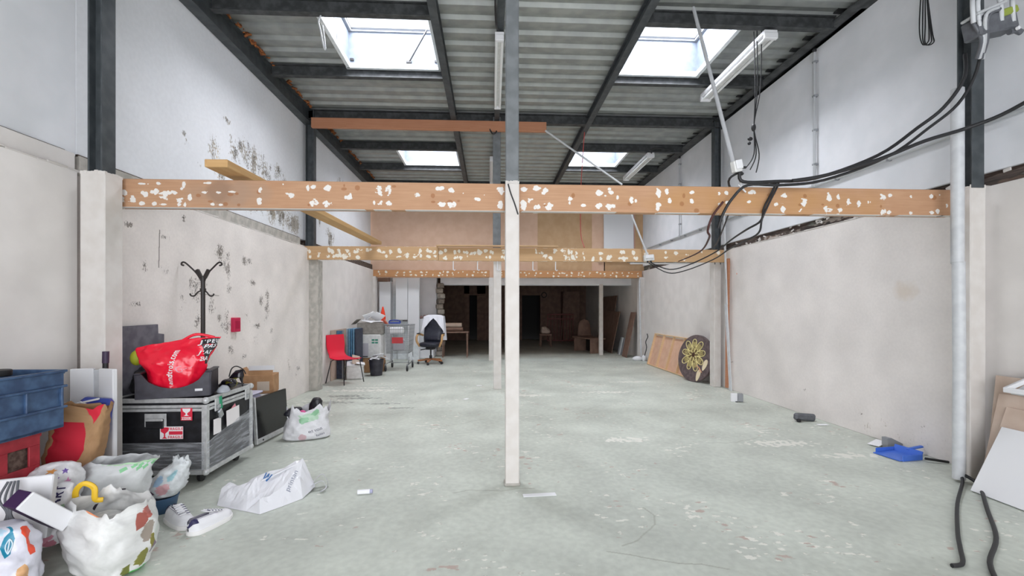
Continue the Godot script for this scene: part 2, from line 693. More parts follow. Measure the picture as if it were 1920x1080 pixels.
func build_floor() -> void:
	var p := pic(1280, 1920)
	p.fill(hexc("c2c7bd"), 0.0005, 0.6, 0.6, 0.0004, 1.7, 1.7)
	# worn paint: pale chips in clusters, a few showing reddish primer, thin cracks
	var chip := hexc("e9e7de")
	var brown := hexc("b59d92")
	for y in p.h:
		var ra := (int(y * 0.55) & 511) * 512
		var rb := (int(y * 1.35) & 511) * 512
		for x in p.w:
			var big := NA[ra + (int(x * 0.5 + 200) & 511)]
			if big < 118:
				continue
			var fine := NB[rb + (int(x * 0.8) & 511)]
			var lim := 206 - int((big - 118) * 0.55)
			if fine > lim:
				var i := (y * p.w + x) * 3
				var a := clampf((fine - lim) / 10.0, 0.0, 1.0) * 0.8
				if fine < lim + 4:
					p.d[i] = int(p.d[i] * 0.93)
					p.d[i + 1] = int(p.d[i + 1] * 0.91)
					p.d[i + 2] = int(p.d[i + 2] * 0.9)
				else:
					var q := brown if (NA[rb + (x & 511)] > 158) else chip
					p.d[i] = int(lerpf(p.d[i], q.r * 255.0, a))
					p.d[i + 1] = int(lerpf(p.d[i + 1], q.g * 255.0, a))
					p.d[i + 2] = int(lerpf(p.d[i + 2], q.b * 255.0, a))
	# texture covers x -3.1 .. 4.1 and z -12.2 .. -1.2
	for s in [[-2.3, -6.6, 0.35, 0.09], [-1.95, -6.9, 0.3, 0.07], [-1.5, -6.5, 0.22, 0.06], [-2.2, -7.1, 0.3, 0.1], [-1.2, -6.2, 0.2, 0.05], [-2.5, -6.2, 0.25, 0.1]]:
		p.blot((s[0] + 3.1) / 7.2 * p.w, (s[1] + 12.2) / 11.0 * p.h, s[2] / 7.2 * p.w, s[3] / 11.0 * p.h, hexc("6d716c"), 0.55, 1.5, 1.5, 5.0)
	for s in [[-2.1, -7.55, 0.5, 0.1], [-2.0, -7.8, 0.4, 0.06], [1.9, -7.2, 0.35, 0.08], [2.6, -8.2, 0.3, 0.08], [0.6, -7.0, 0.25, 0.07], [2.9, -4.4, 0.3, 0.1], [1.4, -4.6, 0.22, 0.08], [3.3, -4.0, 0.25, 0.06]]:
		p.blot((s[0] + 3.1) / 7.2 * p.w, (s[1] + 12.2) / 11.0 * p.h, s[2] / 7.2 * p.w, s[3] / 11.0 * p.h, chip, 0.8, 2.2, 3.0, 5.0)
	for k in 16:
		var x := rng.randf_range(100, p.w - 200)
		var y := rng.randf_range(300, p.h - 60)
		var ang := rng.randf_range(-0.5, 0.5)
		for j in 5:
			var nx := x + cos(ang) * 22.0
			var ny := y + sin(ang) * 22.0
			p.line(x, y, nx, ny, 1.0, hexc("9a9c90"), 0.35)
			x = nx
			y = ny
			ang += rng.randf_range(-0.6, 0.6)
	var m := mat(Color.WHITE, 0.5)
	m.albedo_texture = p.tex()
	m.uv1_scale = Vector3(1 / 7.2, 1 / 11.0, 1)
	m.uv1_offset = Vector3(3.1 / 7.2, 12.2 / 11.0, 0)
	var o := setting("floor", "worn concrete floor with pale green paint chipped in patches")
	part("painted_concrete", Mb.new().box(Vector3(0.5, -0.1, -8.5), Vector3(8.4, 0.2, 22.6), 0.0), m, o)


func build_walls() -> void:
	# --- left wall
	var L := setting("wall_left", "left wall, mould-stained plaster below and white render above")
	var lo := pic(1100, 640)   # z -7.4 .. -3.4, y 0 .. 2.33
	lo.fill(hexc("e8e1dc"), 0.0003, 0.5, 0.5, 0.00015, 2.0, 2.0)
	var k := 1100.0 / 4.0
	for b in LOW_STAINS:
		var cx: float = (7.4 - b[0]) * k
		var cy: float = (2.33 - b[1]) * k
		lo.mould(cx, cy, b[2] * k * 1.6, b[3] * k * 1.4, hexc("6d655e"), 0.62, 0.75, 3.0)
		lo.mould(cx, cy, b[2] * k * 1.2, b[3] * k * 1.1, hexc("4a4541"), 0.5, 0.8, 5.0)
	lo.mould((7.4 - 5.35) * k, (2.33 - 1.1) * k, 330, 210, hexc("8d857c"), 0.2, 0.7, 3.0)
	lo.mould((7.4 - 7.0) * k, (2.33 - 0.5) * k, 90, 130, hexc("8a7f74"), 0.3, 0.6, 3.0)
	lo.line((7.4 - 4.21) * k, (2.33 - 2.05) * k, (7.4 - 4.2) * k, (2.33 - 1.72) * k, 2.0, hexc("8b857f"), 0.8)
	lo.line((7.4 - 4.75) * k, (2.33 - 1.5) * k, (7.4 - 5.1) * k, (2.33 - 1.49) * k, 2.0, hexc("b3aca5"), 0.8)
	var m_lo := pmat(lo, -7.4, 4.0, 2.33, 2.33)
	part("plaster_lining", Mb.new().box(Vector3(-3.1, 1.165, -5.55), Vector3(0.3, 2.33, 4.1), 0.004), m_lo, L, "cream plaster lining with black mould and scuffs")
	part("plaster_lining", Mb.new().box(Vector3(-3.1, 1.165, -0.4), Vector3(0.3, 2.33, 6.0), 0.004), M.cream, L)
	part("plaster_lining", Mb.new().box(Vector3(-3.1, 1.165, -9.78), Vector3(0.3, 2.33, 4.3), 0.004), M.cream, L)
	var up := pic(1400, 420)   # z -11.8 .. -3.5, y 2.45 .. 4.94
	up.fill(hexc("e8eaee"), 0.0002, 0.4, 0.4, 0.00012, 2.0, 2.0)
	k = 1400.0 / 8.3
	for b in HIGH_STAINS:
		var cx: float = (11.8 - b[0]) * k
		var cy: float = (4.94 - b[1]) * k
		up.mould(cx, cy, b[2] * k * 1.45, b[3] * k * 1.3, hexc("989084"), 0.68, 0.8, 3.0)
		up.mould(cx, cy, b[2] * k * 1.3, b[3] * k * 1.2, hexc("55504a"), 0.54, 0.8, 6.0)
	up.mould((11.8 - 5.2) * k, (4.94 - 3.0) * k, 22, 38, hexc("b59a6c"), 0.62, 0.8, 4.0)
	up.mould((11.8 - 6.7) * k, (4.94 - 2.72) * k, 150, 50, hexc("9a8f7c"), 0.42, 0.7, 4.0)
	var m_up := pmat(up, -11.8, 8.3, 4.94, 2.49)
	part("render_panel", Mb.new().box(Vector3(-3.2, 3.7, -7.65), Vector3(0.3, 2.46, 8.3), 0.004), m_up, L, "white render with grey mould blooms")
	part("render_panel", Mb.new().box(Vector3(-3.2, 3.7, -0.4), Vector3(0.3, 2.46, 6.2), 0.004), M.white_wall, L)
	part("ledge_beam", Mb.new().box(Vector3(-3.17, 2.4, -5.45), Vector3(0.3, 0.15, 3.9), 0.004), M.grey_render, L)
	part("ledge_beam", Mb.new().box(Vector3(-3.16, 2.4, -0.4), Vector3(0.3, 0.15, 6.1), 0.004), M.cream, L)
	part("ledge_beam", Mb.new().box(Vector3(-3.17, 2.4, -9.75), Vector3(0.3, 0.15, 4.2), 0.004), M.dirt, L)
	part("masonry", Mb.new().box(Vector3(-3.45, 2.4, -8.4), Vector3(0.2, 5.2, 22.6), 0.0), M.grey_render, L)
	# torn edge of the lining along the ledge
	for seg in [[-3.42, 2.5], [-7.4, -3.55]]:
		var e := Mb.new()
		var z: float = seg[0]
		while z < seg[1] - 0.05 and z > -8.0:
			var w := rng.randf_range(0.06, 0.22)
			e.box(Vector3(-2.975, 2.335 + rng.randf_range(-0.004, 0.006), z + w / 2), Vector3(0.05, rng.randf_range(0.008, 0.02), w), 0.003)
			z += w
		part("torn_edge", e, M.casing, L)
	var gap := Mb.new()
	gap.box(Vector3(-3.055, 2.477, -5.45), Vector3(0.04, 0.02, 3.9), 0.002)
	gap.box(Vector3(-3.055, 2.477, -1.0), Vector3(0.04, 0.02, 4.8), 0.002)
	part("crack", gap, M.dirt, L)

	# --- right wall
	var R := setting("wall_right", "right wall, cream plaster below and white render above")
	var rp := pic(1024, 600)   # z -3.4 .. -7.5
	rp.fill(hexc("e8e2de"), 0.0003, 0.4, 0.4, 0.00012, 2.0, 2.0)
	for b in [[30, 470, 26, 8], [50, 480, 20, 5], [480, 520, 8, 6], [560, 500, 5, 3], [640, 440, 4, 3], [880, 540, 14, 12], [930, 520, 10, 8], [700, 545, 8, 3], [610, 560, 10, 3]]:
		rp.mould(b[0], b[1], b[2] * 1.4, b[3] * 1.6, hexc("6f655d"), 0.42, 0.8, 3.0)
	rp.blot(830, 210, 40, 30, hexc("d2c3b2"), 0.5, 0.6, 0.8, 2.0)
	rp.blot(85, 108, 4, 4, hexc("e8895f"), 0.8, 0.4, 2.0)
	rp.mould(800, 570, 230, 45, hexc("b0a599"), 0.32, 0.6, 3.0)
	part("plaster_lining", Mb.new().box(Vector3(4.15, 1.165, -5.5), Vector3(0.3, 2.33, 3.96), 0.004), pmat(rp, -7.5, 4.1, 2.33, 2.33), R, "cream plaster lining with scuffed foot")
	part("plaster_lining", Mb.new().box(Vector3(4.15, 1.165, -0.5), Vector3(0.3, 2.33, 5.95), 0.004), M.cream, R)
	part("plaster_lining", Mb.new().box(Vector3(4.17, 1.165, -9.68), Vector3(0.3, 2.33, 4.24), 0.004), M.cream, R)
	part("render_panel", Mb.new().box(Vector3(4.18, 3.7, -4.5), Vector3(0.3, 2.5, 14.5), 0.004), M.white_wall, R)
	var dm := pic(1400, 64)   # the bared strip, z -11.8 .. 2.5
	dm.fill(hexc("4a403b"), 0.004, 0.5, 1.5, 0.003, 1.0, 2.0)
	for i in 60:
		dm.blot(rng.randf_range(0, 1400), rng.randf_range(-4, 68), rng.randf_range(8, 34), rng.randf_range(6, 26), [hexc("b9b0a6"), hexc("8d8379"), hexc("3a2c25"), hexc("6a584c"), hexc("6d6f66")][i % 5], 0.9, 1.8, 4.0, 5.0, i)
	part("bared_strip", Mb.new().box(Vector3(4.21, 2.4, -4.6), Vector3(0.3, 0.15, 14.3), 0.0), pmat(dm, -11.8, 14.3, 2.475, 0.15), R, "bare dark masonry strip with loose flakes of plaster")
	part("masonry", Mb.new().box(Vector3(4.46, 2.4, -8.4), Vector3(0.2, 5.2, 22.6), 0.0), M.grey_render, R)
	var fl := Mb.new()
	for i in 46:
		var z := -4.2 + rng.randf_range(-3.1, 1.1) if i < 30 else rng.randf_range(-3.3, -1.5)
		var y := rng.randf_range(2.34, 2.46)
		var s := rng.randf_range(0.02, 0.07)
		fl.box(Vector3(4.055, y, z), Vector3(0.012, s * rng.randf_range(0.4, 0.9), s * 1.5), 0.003, Basis(Vector3.RIGHT, rng.randf_range(-0.6, 0.6)))
	part("plaster_flake", fl, M.casing, R).set_meta("kind", "stuff")
	var rib := Mb.new()
	var z0 := -7.4
	while z0 < -3.5:
		var w := rng.randf_range(0.05, 0.2)
		rib.box(Vector3(4.02, 2.335, z0 + w / 2), Vector3(0.05, rng.randf_range(0.006, 0.018), w), 0.003)
		z0 += w
	part("torn_edge", rib, M.casing, R)

	# --- front wall with an opening for the added front light, behind the camera
	var F := setting("wall_front", "white front wall with a wide opening for the added front light")
	part("render_panel", Mb.new().box(Vector3(0.5, 4.05, 2.7), Vector3(7.9, 1.5, 0.25), 0.0), M.white_wall, F)
	part("render_panel", Mb.new().box(Vector3(0.5, 0.18, 2.7), Vector3(7.9, 0.4, 0.25), 0.0), M.cream, F)
	part("render_panel", Mb.new().box(Vector3(-2.78, 1.85, 2.7), Vector3(1.35, 2.96, 0.25), 0.0), M.cream, F)
	part("render_panel", Mb.new().box(Vector3(3.78, 1.85, 2.7), Vector3(1.35, 2.96, 0.25), 0.0), M.cream, F)
	var W := setting("window_5", "unseen glowing shopfront pane added behind the viewer to light the hall")
	part("pane", Mb.new().box(Vector3(0.5, 1.85, 2.62), Vector3(5.2, 2.92, 0.02), 0.0), M.opal, W)  # unseen glowing pane, added to light the hall from the front
	part("frame", Mb.new().box(Vector3(0.5, 1.85, 2.55), Vector3(0.06, 2.95, 0.06), 0.003), M.steel, W)


const LOW_STAINS := [[5.11, 1.95, 0.1, 0.08], [5.25, 1.82, 0.07, 0.13], [5.28, 1.58, 0.04, 0.07], [5.67, 1.93, 0.09, 0.05], [4.28, 2.0, 0.05, 0.02], [4.53, 1.44, 0.06, 0.07], [4.51, 1.36, 0.04, 0.03], [4.69, 1.53, 0.07, 0.11], [4.98, 1.37, 0.05, 0.09], [5.11, 1.25, 0.05, 0.04], [5.23, 1.28, 0.05, 0.08], [5.24, 1.15, 0.1, 0.06], [6.02, 1.47, 0.05, 0.07], [6.16, 1.34, 0.06, 0.21], [5.32, 0.88, 0.05, 0.07], [5.61, 0.77, 0.05, 0.04], [6.28, 1.05, 0.04, 0.04], [3.94, 1.39, 0.05, 0.02], [3.76, 1.38, 0.03, 0.03], [4.03, 1.71, 0.03, 0.04], [4.28, 1.71, 0.04, 0.04], [4.53, 2.22, 0.02, 0.04], [4.73, 1.26, 0.04, 0.08], [5.88, 1.13, 0.08, 0.03], [6.38, 0.9, 0.05, 0.06], [7.17, 0.43, 0.08, 0.04], [3.85, 2.04, 0.04, 0.02], [5.76, 1.67, 0.08, 0.04], [4.78, 1.61, 0.09, 0.05]]
const HIGH_STAINS := [[5.2, 3.06, 0.09, 0.18], [5.32, 2.89, 0.06, 0.08], [5.83, 3.27, 0.29, 0.17], [6.06, 3.21, 0.22, 0.21], [6.37, 3.23, 0.21, 0.18], [5.42, 3.54, 0.07, 0.04], [6.76, 3.28, 0.14, 0.15], [6.08, 2.77, 0.38, 0.17], [6.68, 2.72, 0.38, 0.17], [7.21, 2.66, 0.2, 0.17], [5.59, 3.22, 0.07, 0.1], [4.94, 2.86, 0.04, 0.03], [4.69, 3.1, 0.03, 0.03], [4.73, 3.03, 0.03, 0.04], [9.5, 3.85, 0.21, 0.15], [8.87, 2.76, 0.2, 0.12], [8.85, 2.62, 0.12, 0.1], [8.8, 2.58, 0.1, 0.08], [8.32, 3.06, 0.08, 0.19]]


func build_back() -> void:
	# partition of boards over the opening at the rear, then the unlit room behind it
	var P := setting("wall_partition", "brown chipboard partition above the rear opening")
	part("board", Mb.new().box(Vector3(-1.56, 3.42, -11.87), Vector3(3.1, 2.56, 0.03), 0.002), M.mdf, P)
	part("board", Mb.new().box(Vector3(0.62, 3.42, -11.88), Vector3(1.3, 2.56, 0.03), 0.002), M.mdf, P)
	part("board", Mb.new().box(Vector3(1.98, 3.42, -11.87), Vector3(1.44, 2.56, 0.03), 0.002), M.mdf_dark, P)
	part("board", Mb.new().box(Vector3(2.85, 3.42, -11.88), Vector3(0.4, 2.56, 0.03), 0.002), M.mdf, P)
	part("board", Mb.new().box(Vector3(3.62, 3.42, -11.88), Vector3(1.2, 2.56, 0.03), 0.002), M.mdf_dark, P)
	var S := setting("wall_rear", "dim rear room with stained walls and a low ceiling")
	part("jamb", Mb.new().box(Vector3(-2.45, 1.2, -13.1), Vector3(1.9, 2.4, 0.3), 0.01), M.white_wall, S)
	part("lintel", Mb.new().box(Vector3(1.4, 2.22, -13.1), Vector3(5.6, 0.42, 0.3), 0.02), M.white_wall, S)
	part("post_box", Mb.new().box(Vector3(3.22, 1.0, -13.0), Vector3(0.11, 2.1, 0.11), 0.005), M.casing, S)

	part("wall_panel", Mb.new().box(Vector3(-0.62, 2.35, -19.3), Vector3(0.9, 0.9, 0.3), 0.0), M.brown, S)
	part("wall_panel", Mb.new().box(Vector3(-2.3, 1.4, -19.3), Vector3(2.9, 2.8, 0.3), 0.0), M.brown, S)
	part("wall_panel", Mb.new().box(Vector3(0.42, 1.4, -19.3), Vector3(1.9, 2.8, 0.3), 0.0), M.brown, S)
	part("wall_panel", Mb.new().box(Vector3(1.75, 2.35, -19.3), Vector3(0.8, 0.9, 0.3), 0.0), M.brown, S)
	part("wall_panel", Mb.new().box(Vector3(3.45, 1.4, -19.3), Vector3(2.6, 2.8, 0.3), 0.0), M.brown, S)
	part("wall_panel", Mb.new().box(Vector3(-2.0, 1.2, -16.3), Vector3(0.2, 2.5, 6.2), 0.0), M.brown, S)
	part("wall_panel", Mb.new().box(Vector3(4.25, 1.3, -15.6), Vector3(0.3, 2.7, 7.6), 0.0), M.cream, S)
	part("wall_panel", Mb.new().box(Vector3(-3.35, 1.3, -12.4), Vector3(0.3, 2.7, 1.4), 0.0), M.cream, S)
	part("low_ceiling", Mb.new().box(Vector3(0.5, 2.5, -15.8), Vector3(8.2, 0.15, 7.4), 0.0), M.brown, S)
	for x in [-0.62, 1.75]:
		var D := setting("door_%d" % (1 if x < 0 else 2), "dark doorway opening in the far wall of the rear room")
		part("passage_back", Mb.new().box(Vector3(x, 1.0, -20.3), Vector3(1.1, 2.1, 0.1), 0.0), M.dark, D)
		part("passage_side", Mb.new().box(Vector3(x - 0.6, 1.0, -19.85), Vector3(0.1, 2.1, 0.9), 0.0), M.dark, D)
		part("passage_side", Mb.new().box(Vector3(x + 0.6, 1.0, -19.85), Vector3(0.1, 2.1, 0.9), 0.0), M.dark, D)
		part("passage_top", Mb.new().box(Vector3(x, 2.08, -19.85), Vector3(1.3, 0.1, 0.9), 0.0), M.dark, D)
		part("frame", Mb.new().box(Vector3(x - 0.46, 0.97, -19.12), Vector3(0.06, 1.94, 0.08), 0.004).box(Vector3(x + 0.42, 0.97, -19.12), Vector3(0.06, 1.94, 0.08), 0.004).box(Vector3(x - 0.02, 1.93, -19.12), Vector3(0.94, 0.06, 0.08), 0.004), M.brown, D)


func ibeam(mb: Mb, a: Vector3, b: Vector3, h: float, w: float) -> Mb:
	mb.bar(a + Vector3(0, h / 2 - 0.006, 0), b + Vector3(0, h / 2 - 0.006, 0), w, 0.012, 0.002)
	mb.bar(a - Vector3(0, h / 2 - 0.006, 0), b - Vector3(0, h / 2 - 0.006, 0), w, 0.012, 0.002)
	mb.bar(a, b, 0.012, h - 0.02, 0.001)
	return mb


func sheet(x0: float, x1: float, z0: float, z1: float) -> Mb:
	var mb := Mb.new()
	var prof := []   # (z, y) every 0.25 m, from far to near
	var z := floorf(z0 / 0.25) * 0.25
	while z < z1 + 0.25:
		for q in [[0.0, 4.615], [0.1, 4.615], [0.13, 4.655], [0.22, 4.655]]:
			prof.push_back(Vector2(z + q[0], q[1]))
		z += 0.25
	var clip := []
	for i in prof.size():
		var p: Vector2 = prof[i]
		if p.x < z0:
			if i + 1 < prof.size() and prof[i + 1].x > z0:
				var t: float = (z0 - p.x) / (prof[i + 1].x - p.x)
				clip.push_back(Vector2(z0, lerpf(p.y, prof[i + 1].y, t)))
		elif p.x > z1:
			var o: Vector2 = prof[i - 1]
			if o.x < z1:
				clip.push_back(Vector2(z1, lerpf(o.y, p.y, (z1 - o.x) / (p.x - o.x))))
			break
		else:
			clip.push_back(p)
	for i in clip.size() - 1:
		var a: Vector2 = clip[i]
		var b: Vector2 = clip[i + 1]
		mb.quad(Vector3(x0, a.y, a.x), Vector3(x1, a.y, a.x), Vector3(x1, b.y, b.x), Vector3(x0, b.y, b.x))
		mb.quad(Vector3(x0, a.y + 0.012, a.x), Vector3(x0, b.y + 0.012, b.x), Vector3(x1, b.y + 0.012, b.x), Vector3(x1, a.y + 0.012, a.x))
	for s in [x0, x1]:
		for i in clip.size() - 1:
			var a: Vector2 = clip[i]
			var b: Vector2 = clip[i + 1]
			var q := [Vector3(s, a.y, a.x), Vector3(s, b.y, b.x), Vector3(s, b.y + 0.012, b.x), Vector3(s, a.y + 0.012, a.x)]
			if s == x0:
				mb.quad(q[0], q[1], q[2], q[3])
			else:
				mb.quad(q[0], q[3], q[2], q[1])
	return mb


func build_ceiling() -> void:
	var C := setting("ceiling", "grey ribbed steel roof sheets on dark steel beams")
	var zs := [-11.9, -7.62, -3.5, 2.85]
	part("roof_sheet", sheet(-3.3, -0.6, zs[2], zs[3]), M.sheet, C)
	part("roof_sheet", sheet(-0.6, 1.68, zs[2], zs[3]), M.sheet, C)
	part("roof_sheet", sheet(1.68, 4.4, zs[2], zs[3]), M.sheet, C)
	for k in 2:
		var za: float = zs[k]
		var zb: float = zs[k + 1]
		var skl: Vector2 = SKYLIGHTS[[2, 0][k]]
		var skr: Vector2 = SKYLIGHTS[[3, 1][k]]
		part("roof_sheet", sheet(-3.3, skl.x - 0.62, za, zb), M.sheet, C)
		part("roof_sheet", sheet(skl.x - 0.62, skl.x + 0.62, za, skl.y - 0.62), M.sheet, C)
		part("roof_sheet", sheet(skl.x - 0.62, skl.x + 0.62, skl.y + 0.62, zb), M.sheet, C)
		part("roof_sheet", sheet(skl.x + 0.62, skr.x - 0.58, za, zb), M.sheet, C)
		part("roof_sheet", sheet(skr.x - 0.58, skr.x + 0.58, za, skr.y - 0.62), M.sheet, C)
		part("roof_sheet", sheet(skr.x - 0.58, skr.x + 0.58, skr.y + 0.62, zb), M.sheet, C)
		part("roof_sheet", sheet(skr.x + 0.58, 4.4, za, zb), M.sheet, C)
		# trimmers either side of the skylights
		for d in [-0.66, 0.66]:
			part("purlin", ibeam(Mb.new(), Vector3(-2.9, 4.53, skl.y + d), Vector3(-0.63, 4.53, skl.y + d), 0.15, 0.08), M.purlin, C)
			part("purlin", ibeam(Mb.new(), Vector3(1.7, 4.53, skr.y + d), Vector3(3.85, 4.53, skr.y + d), 0.15, 0.08), M.purlin, C)
	for z in [-11.74, -7.62, -3.47]:
		part("frame_beam", ibeam(Mb.new(), Vector3(-3.02, 4.53, z), Vector3(4.02, 4.53, z), 0.16, 0.1), M.purlin, C)
	for x in [-0.59, 1.67]:
		part("long_beam", ibeam(Mb.new(), Vector3(x, 4.52, 2.5), Vector3(x, 4.52, -11.8), 0.14, 0.09), M.steel, C)
	part("long_beam", ibeam(Mb.new(), Vector3(0.12, 4.53, 2.5), Vector3(0.12, 4.53, -11.8), 0.14, 0.08), M.steel, C)
	part("eaves_beam", ibeam(Mb.new(), Vector3(-2.98, 4.49, 2.5), Vector3(-2.98, 4.49, -11.8), 0.24, 0.13), M.steel, C)
	part("eaves_beam", ibeam(Mb.new(), Vector3(3.93, 4.6, 2.5), Vector3(3.93, 4.6, -11.8), 0.1, 0.2).box(Vector3(4.0, 4.6, -4.65), Vector3(0.08, 0.1, 14.3), 0.003), M.purlin, C)
	# crumbs of broken tile left along the eaves beam
	var cr := Mb.new()
	for i in 150:
		var z := rng.randf_range(-11.5, -4.3)
		var s := rng.randf_range(0.02, 0.055)
		cr.box(Vector3(-2.9 + rng.randf_range(0, 0.03), 4.6 + rng.randf_range(-0.01, 0.02), z), Vector3(s, s * 0.5, s * 1.4), 0.004, Basis.from_euler(Vector3(rng.randf(), rng.randf() * 3, rng.randf())))
	part("tile_rubble", cr, M.rubble, C).set_meta("kind", "stuff")
	part("roof_void", Mb.new().box(Vector3(-3.2, 4.85, -4.6), Vector3(0.3, 0.4, 14.8), 0.0).box(Vector3(4.25, 4.85, -4.6), Vector3(0.3, 0.4, 14.8), 0.0), M.dirt, C)
	# skylights
	for i in 4:
		var p: Vector2 = SKYLIGHTS[i]
		var hx := 0.62 if p.x < 0 else 0.58
		var W := setting("window_%d" % (i + 1 if i < 4 else i + 2), ["white framed roof light nearest on the side of the mould-stained wall", "white framed roof light nearest beside the leaning white pole", "small-looking far roof light above the mould-stained wall bay", "far roof light beside the rear strip lamp"][i])
		var h := 0.25
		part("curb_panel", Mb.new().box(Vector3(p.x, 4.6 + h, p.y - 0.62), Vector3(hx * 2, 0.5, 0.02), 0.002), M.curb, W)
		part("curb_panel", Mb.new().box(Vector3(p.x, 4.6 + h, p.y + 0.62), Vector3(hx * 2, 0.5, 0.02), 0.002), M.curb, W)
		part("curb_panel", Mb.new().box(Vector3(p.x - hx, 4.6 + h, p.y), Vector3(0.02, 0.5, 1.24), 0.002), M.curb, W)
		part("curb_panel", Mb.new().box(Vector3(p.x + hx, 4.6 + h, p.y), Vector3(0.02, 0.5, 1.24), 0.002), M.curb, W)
		var fr := Mb.new()
		for s in [-1.0, 1.0]:
			fr.box(Vector3(p.x, 4.585, p.y + s * 0.6), Vector3(hx * 2 + 0.04, 0.07, 0.05), 0.004)
			fr.box(Vector3(p.x + s * hx * 0.98, 4.585, p.y), Vector3(0.05, 0.07, 1.2), 0.004)
		part("frame", fr, M.white_metal, W)
		var sash := Mb.new()
		for s in [-1.0, 1.0]:
			sash.box(Vector3(p.x, 5.07, p.y + s * 0.6), Vector3(hx * 2, 0.05, 0.04), 0.004)
			sash.box(Vector3(p.x + s * (hx - 0.03), 5.07, p.y), Vector3(0.04, 0.05, 1.16), 0.004)
		part("sash", sash, M.plastic_grey, W)
		part("pane", Mb.new().box(Vector3(p.x, 5.1, p.y), Vector3(hx * 2, 0.02, 1.22), 0.0), M.opal, W)
		if i == 0:
			part("gas_strut", Mb.new().tube([Vector3(p.x + 0.2, 4.66, p.y - 0.58), Vector3(p.x + 0.44, 5.03, p.y - 0.5)], 0.011, 8).box(Vector3(p.x + 0.19, 4.65, p.y - 0.59), Vector3(0.07, 0.03, 0.03), 0.003), M.black, W)
			part("hinge_block", Mb.new().box(Vector3(p.x - 0.56, 4.66, p.y - 0.58), Vector3(0.05, 0.03, 0.03), 0.003).box(Vector3(p.x + 0.56, 4.66, p.y - 0.58), Vector3(0.05, 0.03, 0.03), 0.003), M.black, W)
			part("loose_wire", Mb.new().tube([Vector3(p.x - 0.5, 4.72, p.y + 0.3), Vector3(p.x - 0.53, 4.6, p.y + 0.2), Vector3(p.x - 0.54, 4.5, p.y + 0.17), Vector3(p.x - 0.5, 4.47, p.y + 0.2), Vector3(p.x - 0.48, 4.6, p.y + 0.25)], 0.006, 6), M.white_paint, W)


func hcolumn(x: float, z: float, y0: float, y1: float, w: float, d: float, along_x: bool) -> Mb:
	var mb := Mb.new()
	var y := (y0 + y1) / 2
	var h := y1 - y0
	if along_x:   # flanges face left and right
		mb.box(Vector3(x - w / 2 + 0.006, y, z), Vector3(0.012, h, d), 0.002)
		mb.box(Vector3(x + w / 2 - 0.006, y, z), Vector3(0.012, h, d), 0.002)
		mb.box(Vector3(x, y, z), Vector3(w - 0.02, h, 0.012), 0.001)
	else:
		mb.box(Vector3(x, y, z - d / 2 + 0.006), Vector3(w, h, 0.012), 0.002)
		mb.box(Vector3(x, y, z + d / 2 - 0.006), Vector3(w, h, 0.012), 0.002)
		mb.box(Vector3(x, y, z), Vector3(0.012, h, d - 0.02), 0.001)
	return mb


func casing(x: float, z: float, w: float, d: float, top: float, ragged := true) -> Mb:
	var mb := Mb.new()
	mb.box(Vector3(x, top / 2, z), Vector3(w, top, d), 0.006)
	if ragged:
		var n := 7
		for i in n:
			mb.box(Vector3(x - w / 2 + w * (i + 0.5) / n, top + 0.0, z + d / 2 - 0.003), Vector3(w / n, rng.randf_range(0.01, 0.04), 0.008), 0.002)
			mb.box(Vector3(x + (w / 2 - 0.003) * (1 if x < 0 else -1), top, z - d / 2 + d * (i + 0.5) / n), Vector3(0.008, rng.randf_range(0.01, 0.03), d / n), 0.002)
	return mb


